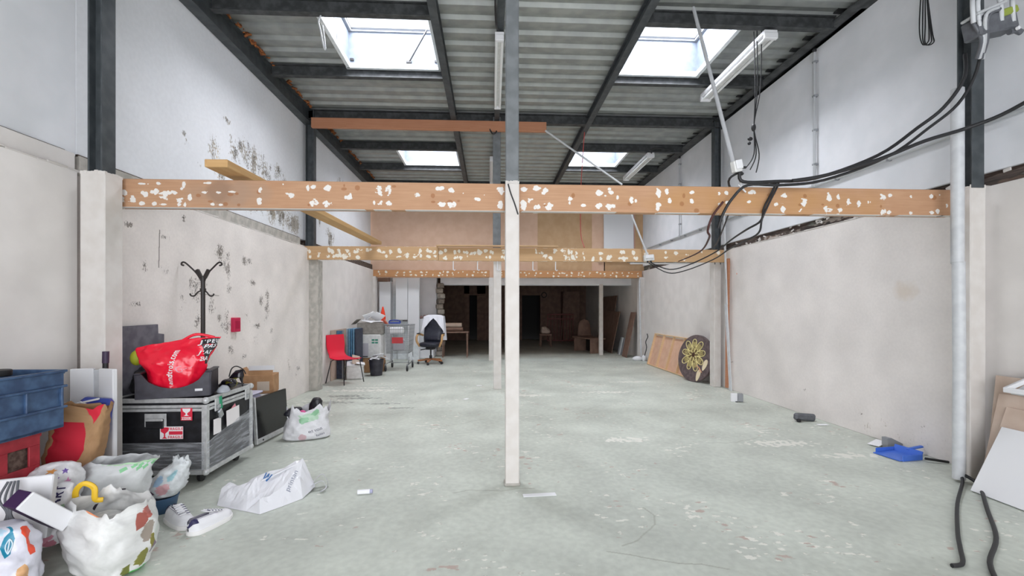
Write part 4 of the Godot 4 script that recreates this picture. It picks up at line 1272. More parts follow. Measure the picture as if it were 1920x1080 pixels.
func build_right_things() -> void:
	# shallow divided tray leaning on its side
	var t := thing("wooden_rack", "shallow wooden rack with four bays leaning on its long side against the wall", "rack", Vector3(3.79, 0.005, -9.64))
	var lean := Basis(Vector3.BACK, -0.26)   # the local frame: x depth (towards the wall), y up the board, z along the wall
	t.basis = lean
	part("back_board", Mb.new().box(Vector3(0.05, 0.385, 0), Vector3(0.012, 0.76, 2.22), 0.002), M.rack_ply, t)
	for y in [0.01, 0.76]:
		part("rail", Mb.new().box(Vector3(0.02, y, 0), Vector3(0.06, 0.02, 2.24), 0.003), M.rack_wood, t)
	for i in 5:
		part("divider", Mb.new().box(Vector3(0.02, 0.385, -1.11 + i * 0.555), Vector3(0.055, 0.74, 0.022), 0.003), M.rack_wood, t)
	# round flower board
	var d := thing("flower_board", "round dark board with a carved cream flower leaning against the wall and column", "decoration", Vector3(3.8, 0.425, -8.2))
	d.basis = Basis(Vector3.UP, -1.27) * Basis(Vector3.RIGHT, -0.16)
	part("disc", Mb.new().tube([Vector3(0, 0, -0.02), Vector3(0, 0, -0.018), Vector3(0, 0, 0.018), Vector3(0, 0, 0.02)], [0.425, 0.435, 0.435, 0.425], 48), M.slate, d)
	flower(d)
	# things along the foot of the wall
	var g := thing("grey_tool", "dark grey plastic holder lying at the foot of the right-hand wall", "holder", Vector3(3.76, 0.05, -5.24), 0.05)
	part("body", Mb.new().box(Vector3(0, 0, 0), Vector3(0.26, 0.085, 0.07), 0.02, Basis(Vector3.BACK, -0.08)), M.hub, g)
	part("pad", Mb.new().box(Vector3(-0.1, -0.03, 0.035), Vector3(0.05, 0.04, 0.04), 0.012), M.black, g)
	one("floor_paper", Mb.new().box(Vector3(3.84, 0.006, -5.05), Vector3(0.12, 0.004, 0.05), 0.001), M.paper, "scrap of white paper just in front of the grey holder", "paper")
	var pp := thing("floor_paper", "white folded card lying nearest the grey wedge by the wall", "paper", Vector3(3.86, 0.02, -4.3), 0.4)
	part("leaf", Mb.new().box(Vector3(-0.05, 0.005, 0), Vector3(0.16, 0.006, 0.1), 0.001, Basis(Vector3.BACK, 0.15)), M.paper, pp)
	part("leaf", Mb.new().box(Vector3(0.08, 0.0, 0.03), Vector3(0.14, 0.006, 0.08), 0.001, Basis(Vector3.BACK, -0.2)), M.paper, pp)
	one("grey_wedge", Mb.new().prism(PackedVector2Array([Vector2(-0.1, 0), Vector2(0.1, 0), Vector2(0.09, 0.03), Vector2(-0.06, 0.1), Vector2(-0.1, 0.1)]), -0.03, 0.03), M.plastic_grey, "grey plastic wedge behind the folded white card", "wedge", Vector3(3.92, 0, -4.22), 0.15)
	var dp := thing("dustpan", "blue plastic dustpan lying beside the foot of the grey conduit", "dustpan", Vector3(3.72, 0, -3.95), 0.15)
	part("pan", Mb.new().prism(PackedVector2Array([Vector2(-0.14, 0.005), Vector2(0.1, 0.005), Vector2(0.12, 0.07), Vector2(0.11, 0.075), Vector2(0.09, 0.02), Vector2(-0.14, 0.012)]), -0.12, 0.12).box(Vector3(0, 0.025, -0.12), Vector3(0.22, 0.05, 0.006), 0.002).box(Vector3(0, 0.025, 0.12), Vector3(0.22, 0.05, 0.006), 0.002), M.blue, dp)
	part("handle", Mb.new().bar(Vector3(0.1, 0.06, 0), Vector3(0.27, 0.075, 0.0), 0.035, 0.02, 0.008), M.blue, dp)
	one("dark_stick", Mb.new().bar(Vector3(3.82, 0.03, -3.8), Vector3(3.98, 0.015, -3.74), 0.02, 0.02, 0.004), M.cable, "short dark stick on the floor under the blue dustpan", "stick")
	# panels leaning at the near right
	var w := thing("leaning_sheet", "large plain white panel leaning at the right-hand wall nearest the viewer", "panel")
	part("board", lean_board(-2.2, -3.17, 3.545, 3.79, 0.005, 0.47, 0.02), M.white_paint, w)
	one("brown_board", lean_board(-2.15, -3.2, 3.64, 3.86, 0.005, 0.61, 0.012), M.mdf_pale, "pale brown board behind the white panel", "board")
	one("brown_board", lean_board(-2.6, -3.28, 3.74, 3.9, 0.005, 0.70, 0.02), M.mdf_pale, "taller pale brown board with a thick edge, second behind the white panel", "board")
	one("brown_board", lean_board(-2.9, -3.33, 3.84, 3.93, 0.005, 0.83, 0.012), M.mdf_pale, "narrow pale brown board at the back of the stack of boards", "board")
	var f := thing("frame_section", "white frame corner resting on top of the brown boards", "frame", Vector3(3.74, 0.755, -2.93))
	part("rail", Mb.new().bar(Vector3(0.02, 0, -0.2), Vector3(0.06, 0.0, 0.6), 0.04, 0.035, 0.004), M.white_paint, f)
	part("rail", Mb.new().bar(Vector3(0.02, 0, -0.2), Vector3(0.22, 0.12, -0.14), 0.03, 0.03, 0.004), M.white_paint, f)
	part("panel", Mb.new().box(Vector3(0.14, 0.02, 0.2), Vector3(0.2, 0.01, 0.78), 0.002, Basis(Vector3.BACK, 0.5)), M.conduit, f)


# a board along the wall: z span, its foot at x0 and its top at x1 (leaning towards the wall)
func lean_board(z0: float, z1: float, x0: float, x1: float, y0: float, y1: float, th: float) -> Mb:
	var mb := Mb.new()
	var up := Vector3(x1 - x0, y1 - y0, 0)
	var h := up.length()
	up = up.normalized()
	var across := Vector3(0, 0, 1)
	var nrm := across.cross(up).normalized()
	mb.box(Vector3((x0 + x1) / 2, (y0 + y1) / 2, (z0 + z1) / 2), Vector3(th, h, absf(z1 - z0)), 0.002, Basis(up.cross(across).normalized(), up, across))
	return mb


func petal(ang: float, r0: float, r1: float, wd: float) -> Array:
	var pts := []
	for i in 13:
		var t := float(i) / 12.0
		var rr := r0 + (r1 - r0) * sin(t * PI) if false else 0.0
		rr = lerpf(r0, r1, 1.0 - absf(t * 2.0 - 1.0) ** 2.4)
		var a := ang + (t - 0.5) * wd
		pts.push_back(Vector3(cos(a) * rr, sin(a) * rr, 0.024))
	return pts


func flower(d: Node3D) -> void:
	var m_line := mat(hexc("e2d596"), 0.6)
	var m_fill := nmat(hexc("6b5b3e"), hexc("8d7a4c"), 0.1, 0.7, 51)
	var m_leaf := mat(hexc("e6d6b4"), 0.6)
	var ctr := Vector3(-0.04, 0.06, 0)
	var fan := Mb.new()
	for i in 36:
		var a := TAU * i / 36.0
		var b := TAU * (i + 1) / 36.0
		var ra := 0.235 + 0.03 * sin(a * 9.0)
		var rb := 0.235 + 0.03 * sin(b * 9.0)
		fan.tri(ctr + Vector3(0, 0, 0.0225), ctr + Vector3(cos(a) * ra, sin(a) * ra, 0.0225), ctr + Vector3(cos(b) * rb, sin(b) * rb, 0.0225))
	part("flower_ground", fan, m_fill, d)
	for i in 9:
		var ol := Mb.new()
		var a := TAU * i / 9.0 + 0.2
		var pts := []
		for p in petal(a, 0.1, 0.29 + 0.02 * (i % 2), 0.74):
			pts.push_back(p + ctr)
		ol.tube(pts, 0.0075, 6)
		for k in 5:
			var b := a + (k - 2) * 0.12
			ol.tube([ctr + Vector3(cos(b) * 0.15, sin(b) * 0.15, 0.024), ctr + Vector3(cos(b) * 0.24, sin(b) * 0.24, 0.024)], 0.004, 5)
		part("petal", ol, m_line, d)
	for i in 7:
		var ol := Mb.new()
		var pts := []
		for p in petal(TAU * i / 7.0, 0.045, 0.14, 0.9):
			pts.push_back(p + ctr + Vector3(0, 0, 0.002))
		ol.tube(pts, 0.006, 6)
		part("petal", ol, m_line, d)
	part("flower_eye", Mb.new().ball(ctr + Vector3(0, 0, 0.022), Vector3(0.042, 0.042, 0.012)), mat(hexc("4a2f20"), 0.7), d)
	for q in [[0.27, -0.1, 1.2], [0.14, -0.3, 1.35]]:
		var lf := Mb.new()
		var poly := PackedVector2Array()
		for i in 16:
			var t := TAU * i / 16.0
			var p := Vector2(cos(t) * 0.11, sin(t) * 0.045 * (1.0 + 0.25 * cos(t)))
			poly.push_back(p.rotated(q[2]) + Vector2(q[0], q[1]))
		lf.prism(poly, 0.019, 0.026)
		part("leaf", lf, m_leaf, d)
	part("stem", Mb.new().tube(smooth([Vector3(0.06, -0.13, 0.024), Vector3(0.14, -0.16, 0.024), Vector3(0.22, -0.24, 0.024)]), 0.009, 6).tube([Vector3(0.14, -0.16, 0.024), Vector3(0.17, -0.24, 0.024)], 0.007, 6), mat(hexc("cf9a78"), 0.6), d)


# ------------------------------------------------------------------ soft shapes: bags, cloth, crumpled sheets, letters laid on them
class Soft:
	var rows := []
	var seg := 40

	# prof: rings from the ground up, each [height, half width, half depth, shift x, shift z]
	func rings(prof: Array, n: int, steps: int, power: float, amp: float, freq: float, sd: int, rim := 0.0) -> Soft:
		seg = n
		var f := FastNoiseLite.new()
		f.noise_type = FastNoiseLite.TYPE_SIMPLEX_SMOOTH
		f.fractal_type = FastNoiseLite.FRACTAL_RIDGED
		f.fractal_octaves = 2
		f.frequency = freq
		f.seed = sd
		var g := FastNoiseLite.new()
		g.frequency = 1.3
		g.seed = sd + 5
		for s in steps + 1:
			var t := float(s) / steps * (prof.size() - 1)
			var i := mini(int(t), prof.size() - 2)
			var q := t - i
			var P := []
			for j in 5:
				var a: float = prof[maxi(i - 1, 0)][j]
				var b: float = prof[i][j]
				var c: float = prof[i + 1][j]
				var e: float = prof[mini(i + 2, prof.size() - 1)][j]
				P.push_back(cubic_interpolate(b, c, a, e, q))
			var ring := PackedVector3Array()
			for k in seg:
				var an := TAU * k / seg
				var cs := cos(an)
				var sn := sin(an)
				var x := signf(cs) * absf(cs) ** (2.0 / power)
				var z := signf(sn) * absf(sn) ** (2.0 / power)
				var d := f.get_noise_3d(x * P[1], P[0], z * P[2]) * amp
				var top := float(s) / steps
				var lift := 0.0
				if rim > 0.0 and top > 0.75:
					lift = g.get_noise_2d(cs * 1.0, sn * 1.0) * rim * (top - 0.75) * 4.0
				ring.push_back(Vector3(x * maxf(P[1] + d * minf(1.0, P[1] / 0.03), 0.0008) + P[3], maxf(P[0] + lift + d * 0.3 * minf(top * 4.0, 1.0), 0.0005), z * maxf(P[2] + d * minf(1.0, P[2] / 0.03), 0.0008) + P[4]))
			rows.push_back(ring)
		return self

	func mb(flat := false) -> Mb:
		return Mb.new().grid(rows, true, true, flat)

	func at(u: float, t: float) -> Vector3:
		var x := fposmod(u, 1.0) * seg
		var y := clampf(t, 0.0, 0.999) * (rows.size() - 1)
		var k := int(x) % seg
		var k1 := (k + 1) % seg
		var r := int(y)
		var fx := x - int(x)
		var fy := y - r
		var a: Vector3 = rows[r][k].lerp(rows[r][k1], fx)
		var b: Vector3 = rows[r + 1][k].lerp(rows[r + 1][k1], fx)
		return a.lerp(b, fy)

	func out(u: float, t: float) -> Vector3:
		var du := at(u + 0.01, t) - at(u - 0.01, t)
		var dv := at(u, t + 0.03) - at(u, t - 0.03)
		return dv.cross(du).normalized()

	# letters that follow the surface; (uc, tc) their middle, size = letter height in metres, rot turns them
	func letters(txt: String, uc: float, tc: float, size: float, rot := 0.0, bold := true) -> Mb:
		var f := SystemFont.new()
		f.font_names = PackedStringArray(["Droid Sans"])
		f.font_weight = 800 if bold else 400
		var m := TextMesh.new()
		m.text = txt
		m.font = f
		m.font_size = 48
		m.pixel_size = size / 35.0
		m.depth = 0.0
		m.curve_step = 6.0
		var ar := m.surface_get_arrays(0)
		var vs: PackedVector3Array = ar[Mesh.ARRAY_VERTEX]
		var ix: PackedInt32Array = ar[Mesh.ARRAY_INDEX] if ar[Mesh.ARRAY_INDEX] != null else PackedInt32Array(range(vs.size()))
		var gu := (at(uc + 0.02, tc) - at(uc - 0.02, tc)).length() / 0.04
		var gt := (at(uc, tc + 0.04) - at(uc, tc - 0.04)).length() / 0.08
		var res := Mb.new()
		var cr := cos(rot)
		var sr := sin(rot)
		var done := []
		for v in vs:
			var x := v.x * cr - v.y * sr
			var y := v.x * sr + v.y * cr
			var u := uc - x / gu
			var t := tc + y / gt
			done.push_back(at(u, t) + out(u, t) * 0.0035)
		for i in range(0, ix.size(), 3):
			var a: Vector3 = done[ix[i]]
			var b: Vector3 = done[ix[i + 1]]
			var d: Vector3 = done[ix[i + 2]]
			if (b - a).cross(d - a).dot(out(uc, tc)) < 0.0:
				res.tri(a, d, b)
			else:
				res.tri(a, b, d)
		return res


# a crumpled sheet laid over a list of heights: poly points (x, y, z) joined into facets
func facets(pts: Array, sd: int, jitter := 0.006) -> Mb:
	var flat := PackedVector2Array()
	for p in pts:
		flat.push_back(Vector2(p.x, p.z))
	var idx := Geometry2D.triangulate_delaunay(flat)
	var mb := Mb.new()
	var f := FastNoiseLite.new()
	f.frequency = 9.0
	f.seed = sd
	var lift := func(p: Vector3) -> Vector3:
		return p + Vector3(0, f.get_noise_2d(p.x, p.z) * jitter * minf(p.y * 20.0, 1.0), 0)
	for i in range(0, idx.size(), 3):
		var a: Vector3 = pts[idx[i]]
		var b: Vector3 = pts[idx[i + 1]]
		var c: Vector3 = pts[idx[i + 2]]
		if (b - a).cross(c - a).y < 0:
			var t := b
			b = c
			c = t
		var n := 5
		for r in n:
			for k in n - r:
				var q := func(x: int, y: int) -> Vector3: return (lift as Callable).call(a + (b - a) * (float(x) / n) + (c - a) * (float(y) / n))
				mb.tri(q.call(k, r), q.call(k + 1, r), q.call(k, r + 1))
				if k + r < n - 1:
					mb.tri(q.call(k + 1, r), q.call(k + 1, r + 1), q.call(k, r + 1))
	return mb


# a flat strap along points, its width across the given direction
func ribbon(pts: Array, width: float, across: Vector3, th := 0.003) -> Mb:
	var p := smooth(pts)
	var rows := []
	for i in p.size():
		var t: Vector3 = (p[mini(i + 1, p.size() - 1)] - p[maxi(i - 1, 0)]).normalized()
		var w := (across - t * across.dot(t)).normalized() * width / 2
		var n := t.cross(w).normalized() * th / 2
		rows.push_back(PackedVector3Array([p[i] + w + n, p[i] - w + n, p[i] - w - n, p[i] + w - n]))
	return Mb.new().grid(rows, true, true)


func film(col: Color, a: float) -> StandardMaterial3D:
	var m := mat(Color(col.r, col.g, col.b, a), 0.3)
	m.transparency = BaseMaterial3D.TRANSPARENCY_ALPHA
	return m


# soft white plastic with prints: list of [u, v, ru, rv, colour]
func print_mat(base: Color, marks: Array, rough := 0.35) -> StandardMaterial3D:
	var p := pic(672, 448)
	p.fill(base, 0.0002, 0.7, 0.7, 0.0002, 1.0, 1.0)
	for i in marks.size():
		var b: Array = marks[i]
		if b.size() > 5:
			var pts := PackedVector2Array()
			for q in b[5]:
				pts.push_back(Vector2((b[0] - q.x * b[2]) * 672.0, (b[1] + q.y * b[3]) * 448.0))
			p.poly(pts, b[4])
		else:
			p.blot(b[0] * 672.0, b[1] * 448.0, b[2] * 672.0, b[3] * 448.0, b[4], 0.95, 0.5, 6.0, 3.0, i)
	var m := mat(Color.WHITE, rough)
	m.albedo_texture = p.tex()
	m.backlight_enabled = true
	m.backlight = Color(0.25, 0.25, 0.25)
	return m


func star(n := 5, inner := 0.45) -> Array:
	var pts := []
	for i in n * 2:
		var r := 1.0 if i % 2 == 0 else inner
		var a := TAU * i / (n * 2) - PI / 2
		pts.push_back(Vector2(cos(a) * r, sin(a) * r))
	return pts


# ------------------------------------------------------------------ shoes
func shoe_rows(ln: float, wd: float, ht: float, heel: float, toe_h: float, open_to: float) -> Array:
	# sections from heel (x = 0) to toe (x = ln): half arcs over the foot
	var rows := []
	var n := 22
	for i in n + 1:
		var t := float(i) / n
		var w := wd * (0.36 + 0.14 * sin(t * PI * 0.9 + 0.3)) * minf(1.0, minf(sqrt(t * 9.0 + 0.02), sqrt((1.0 - t) * 6.0 + 0.001)))
		var h := lerpf(ht, toe_h, smoothstep(0.25, 0.85, t)) * minf(1.0, sqrt((1.0 - t) * 7.0 + 0.03)) * minf(1.0, sqrt(t * 14.0 + 0.25))
		var base := heel * (1.0 - smoothstep(0.25, 0.72, t))
		var ring := PackedVector3Array()
		for k in 15:
			var a := PI * k / 14.0
			var hh := h
			if t < open_to:
				hh = h * (0.86 + 0.14 * absf(t - open_to * 0.55) / open_to)
			ring.push_back(Vector3(t * ln, base + absf(sin(a)) ** 0.6 * hh, -cos(a) * w * (1.0 - 0.22 * sin(a) * (1.0 if t < open_to else 0.4))))
		rows.push_back(ring)
	return rows


func make_sneaker(label: String) -> Node3D:
	var t := thing("sneaker", label, "shoe", Vector3.ZERO, 0.0, "pair of white sneakers")
	var rows := shoe_rows(0.285, 0.105, 0.082, 0.0, 0.045, 0.46)
	var sole := []
	for y in [[0.0, 0.96], [0.004, 1.0], [0.024, 1.0], [0.027, 0.96]]:
		var ring := PackedVector3Array()
		for i in 23:
			ring.push_back(Vector3(0.1425 + (rows[i][0].x - 0.1425) * 1.02 * y[1], y[0], (rows[i][0].z * 1.06 - 0.003) * y[1]))
		for i in 23:
			var e: Vector3 = rows[22 - i][14]
			ring.push_back(Vector3(0.1425 + (e.x - 0.1425) * 1.02 * y[1], y[0], (e.z * 1.06 + 0.003) * y[1]))
		sole.push_back(ring)
	var sm := Mb.new().grid(sole, true, false)
	for i in 22:
		sm.quad(sole[3][i], sole[3][45 - i], sole[3][44 - i], sole[3][i + 1])
		sm.quad(sole[0][i], sole[0][i + 1], sole[0][44 - i], sole[0][45 - i])
	part("sole", sm, M.sole, t)
	var up := Mb.new()
	up.xf = Transform3D(Basis(), Vector3(0, 0.022, 0))
	var side_l := []
	var side_r := []
	for i in 23:
		var cut := 5 if i < 10 else 7
		var l := PackedVector3Array()
		var r := PackedVector3Array()
		for k in 8:
			var q := mini(k, cut)
			l.push_back(rows[i][q])
			r.push_back(rows[i][14 - q])
		side_l.push_back(l)
		side_r.push_back(r)
	up.grid(side_l, false, true)
	up.grid(side_r, false, false)
	# lining, seen through the opening
	var part_up := part("upper", up, M.leather_white, t)
	var lin := Mb.new()
	lin.xf = Transform3D(Basis(), Vector3(0, 0.022, 0))
	var inn := []
	for i in range(0, 14):
		var ring := PackedVector3Array()
		for k in 9:
			var a := PI * k / 8.0
			var w: float = absf(rows[i][4].z) * 0.93
			var top: float = rows[i][5].y
			ring.push_back(Vector3(rows[i][0].x * 0.97 + 0.004, top - sin(a) * (top - 0.012), -cos(a) * w))
		inn.push_back(ring)
	lin.grid(inn, false, false)
	part("lining", lin, M.lining, t)
	var heel := Mb.new()
	heel.xf = Transform3D(Basis(), Vector3(-0.0015, 0.024, 0))
	var hr := []
	for i in range(0, 4):
		var ring := PackedVector3Array()
		for k in range(2, 6):
			ring.push_back(rows[i][k] * Vector3(1, 1, 1.05) + Vector3(0, 0.001, 0))
		hr.push_back(ring)
	heel.grid(hr, false, true)
	var hr2 := []
	for i in range(0, 4):
		var ring := PackedVector3Array()
		for k in range(2, 6):
			ring.push_back(rows[i][14 - k] * Vector3(1, 1, 1.05) + Vector3(0, 0.001, 0))
		hr2.push_back(ring)
	heel.grid(hr2, false, false)
	heel.quad(hr[0][0], hr2[0][0], hr2[0][3], hr[0][3])
	heel.quad(hr[0][3], hr2[0][3], hr2[0][0], hr[0][0])
	part("heel_tab", heel, M.navy, t)
	part("emblem", Mb.new().box(Vector3(-0.004, 0.072, -0.005), Vector3(0.003, 0.02, 0.006), 0.001).box(Vector3(-0.004, 0.07, 0.006), Vector3(0.003, 0.016, 0.006), 0.001, Basis(Vector3.RIGHT, 0.5)).box(Vector3(-0.004, 0.07, -0.016), Vector3(0.003, 0.016, 0.006), 0.001, Basis(Vector3.RIGHT, -0.5)), M.leather_white, t)
	var tg := Mb.new()
	tg.box(Vector3(0.135, 0.098, 0), Vector3(0.085, 0.006, 0.052), 0.003, Basis(Vector3.BACK, -0.3))
	part("tongue", tg, M.leather_white, t)
	for i in 5:
		var x := 0.118 + i * 0.02
		var y := 0.108 - i * 0.0075
		part("lace", Mb.new().bar(Vector3(x, y, -0.03), Vector3(x + 0.006, y + 0.001, 0.03), 0.007, 0.005, 0.002), M.lace, t)
		part("lace", Mb.new().bar(Vector3(x + 0.006, y, -0.03), Vector3(x - 0.002, y + 0.002, 0.03), 0.005, 0.004, 0.002), M.navy, t)
	return t


func make_pump(label: String) -> Node3D:
	var t := thing("high_heel_shoe", label, "shoe", Vector3.ZERO, 0.0, "black high heels on the flight case")
	var rows := shoe_rows(0.23, 0.08, 0.07, 0.085, 0.035, 0.7)
	var a := []
	var b := []
	for i in 23:
		var cut := 6 if i < 4 else (3 if i < 15 else 7)
		if i >= 4 and i < 7: cut = 5
		var l := PackedVector3Array()
		var r := PackedVector3Array()
		for k in 8:
			l.push_back(rows[i][mini(k, cut)])
			r.push_back(rows[i][14 - mini(k, cut)])
		a.push_back(l)
		b.push_back(r)
	part("upper", Mb.new().grid(a, false, true).grid(b, false, false), M.patent, t)
	var so := Mb.new()
	for i in 22:
		so.quad(rows[i][0], rows[i][14], rows[i + 1][14], rows[i + 1][0])
		var d := Vector3(0, -0.005, 0)
		so.quad(rows[i][0] + d, rows[i + 1][0] + d, rows[i + 1][14] + d, rows[i][14] + d)
	part("insole", so, M.gold, t, "yellowish insole")
	part("heel", Mb.new().tube([Vector3(0.022, 0.09, 0), Vector3(0.02, 0.06, 0), Vector3(0.012, 0.03, 0), Vector3(0.01, 0.0, 0)], [0.022, 0.012, 0.006, 0.005], 10), M.patent, t)
	return t


# ------------------------------------------------------------------ the heap and the flight case by the mould-stained wall
func crate(called: String, label: String, at: Vector3, turn: float, sz: Vector3, m: Material, dark: Material, win: bool) -> Node3D:
	var t := thing(called, label, "crate", at, turn)
	var w := 0.012
	part("floor_plate", Mb.new().box(Vector3(0, 0.01, 0), Vector3(sz.x, 0.02, sz.z), 0.004), m, t)
	for s in [-1.0, 1.0]:
		var wall := Mb.new()
		var x: float = s * (sz.x / 2 - w / 2)
		if win:
			wall.box(Vector3(x, sz.y * 0.14, 0), Vector3(w, sz.y * 0.28, sz.z), 0.003)
			wall.box(Vector3(x, sz.y * 0.86, 0), Vector3(w, sz.y * 0.28, sz.z), 0.003)
			for z in [-0.5, -0.17, 0.17, 0.5]:
				wall.box(Vector3(x, sz.y * 0.5, z * (sz.z - 0.06)), Vector3(w, sz.y * 0.46, 0.06), 0.003)
		else:
			wall.box(Vector3(x, sz.y / 2, 0), Vector3(w, sz.y, sz.z), 0.003)
		part("side_wall", wall, m, t)
		if not win:
			for y in [0.98, 0.72, 0.36]:
				part("rib", Mb.new().box(Vector3(x + s * 0.012, sz.y * y, 0), Vector3(0.024, 0.014, sz.z + 0.01), 0.003), m, t)
			for k in 4:
				part("rib", Mb.new().box(Vector3(x + s * 0.01, sz.y * 0.54, (k - 1.5) * sz.z * 0.31), Vector3(0.018, sz.y * 0.38, 0.012), 0.003), m, t)
			part("label_holder", Mb.new().box(Vector3(x + s * 0.012, sz.y * 0.27, 0.1), Vector3(0.012, 0.035, 0.1), 0.003), m, t)
		part("end_wall", Mb.new().box(Vector3(0, sz.y / 2, s * (sz.z / 2 - w / 2)), Vector3(sz.x - w * 2, sz.y, w), 0.003), m, t)
		part("rim", Mb.new().box(Vector3(0, sz.y - 0.012, s * (sz.z / 2)), Vector3(sz.x, 0.024, 0.02), 0.004), m, t)
	if win:
		part("inner_lining", Mb.new().box(Vector3(0, sz.y * 0.4, 0), Vector3(sz.x - 0.05, sz.y * 0.7, sz.z - 0.05), 0.01), dark, t, "dark contents seen through the hand holes")
	return t


func build_crates() -> void:
	M.red_crate = nmat(hexc("95202d"), hexc("a92c38"), 0.5, 0.5, 61)
	M.blue_crate = nmat(hexc("33496a"), hexc("466183"), 0.6, 0.45, 62)
	crate("red_crate", "red plastic crate at the bottom of the stack by the viewer", Vector3(-2.67, 0.0, -2.36), 0.0, Vector3(0.36, 0.42, 0.56), M.red_crate, M.brown, false)
	crate("red_crate", "red plastic crate with hand holes, between the blue crate and the lower red crate", Vector3(-2.67, 0.425, -2.36), -0.02, Vector3(0.36, 0.24, 0.56), M.red_crate, M.rubble_dark, true)
	crate("blue_crate", "ribbed blue plastic crate on top of the red crates", Vector3(-2.665, 0.668, -2.43), -0.03, Vector3(0.42, 0.33, 0.62), M.blue_crate, M.brown, false)
	var g := thing("work_glove", "dark crumpled glove lying over the corner of the blue crate", "glove", Vector3(-2.62, 1.0, -2.32), 0.5)
	part("palm", Mb.new().tube(smooth([Vector3(-0.09, 0.0, 0), Vector3(-0.04, 0.022, 0), Vector3(0.02, 0.02, 0), Vector3(0.08, 0.012, 0.0)]), 0.021, 10), M.glove, g)
	for k in 3:
		part("finger", Mb.new().tube(smooth([Vector3(0.06, 0.014, -0.014 + k * 0.014), Vector3(0.1, 0.012, -0.02 + k * 0.02), Vector3(0.13, 0.006, -0.02 + k * 0.02)]), 0.009, 8), M.glove, g)
	one("dark_tin", Mb.new().lathe([Vector2(0.001, 0), Vector2(0.06, 0), Vector2(0.062, 0.005), Vector2(0.062, 0.03), Vector2(0.058, 0.034), Vector2(0.001, 0.034)], 20), M.cable, "flat dark round tin inside the top of the blue crate", "tin", Vector3(-2.64, 0.985, -2.56))

	# white boards standing in front of the near column, dark stick behind
	var a := thing("foam_board", "white foam board standing at the near column on the crate side", "board", Vector3(-2.76, 0, -3.22), 0.25)
	part("sheet", Mb.new().box(Vector3(0, 0.47, 0), Vector3(0.13, 0.94, 0.03), 0.004), M.white_paint, a)
	a = thing("foam_board", "white foam board standing at the near column on the flight case side", "board", Vector3(-2.58, 0, -3.2), -0.3)
	part("sheet", Mb.new().box(Vector3(0, 0.47, 0), Vector3(0.13, 0.94, 0.03), 0.004), M.white_paint, a)
	one("gap_shade", Mb.new().box(Vector3(-2.66, 0.47, -3.24), Vector3(0.1, 0.92, 0.02), 0.004), M.conduit, "grey sheet standing for shade, as sleeve between the two white foam boards", "infill")  # opaque grey sheet puts the shade of the gap into colour
	var st := thing("dark_stick", "dark wooden stick showing above the white foam boards", "stick", Vector3(-2.665, 0, -3.285))
	part("shaft", Mb.new().tube([Vector3(-0.01, 0.0, 0), Vector3(0, 0.98, 0)], 0.017, 10), M.black, st)
	part("cap", Mb.new().tube([Vector3(0, 0.97, 0), Vector3(0.002, 1.05, 0)], 0.02, 10), mat(hexc("3a2b45"), 0.5), st)


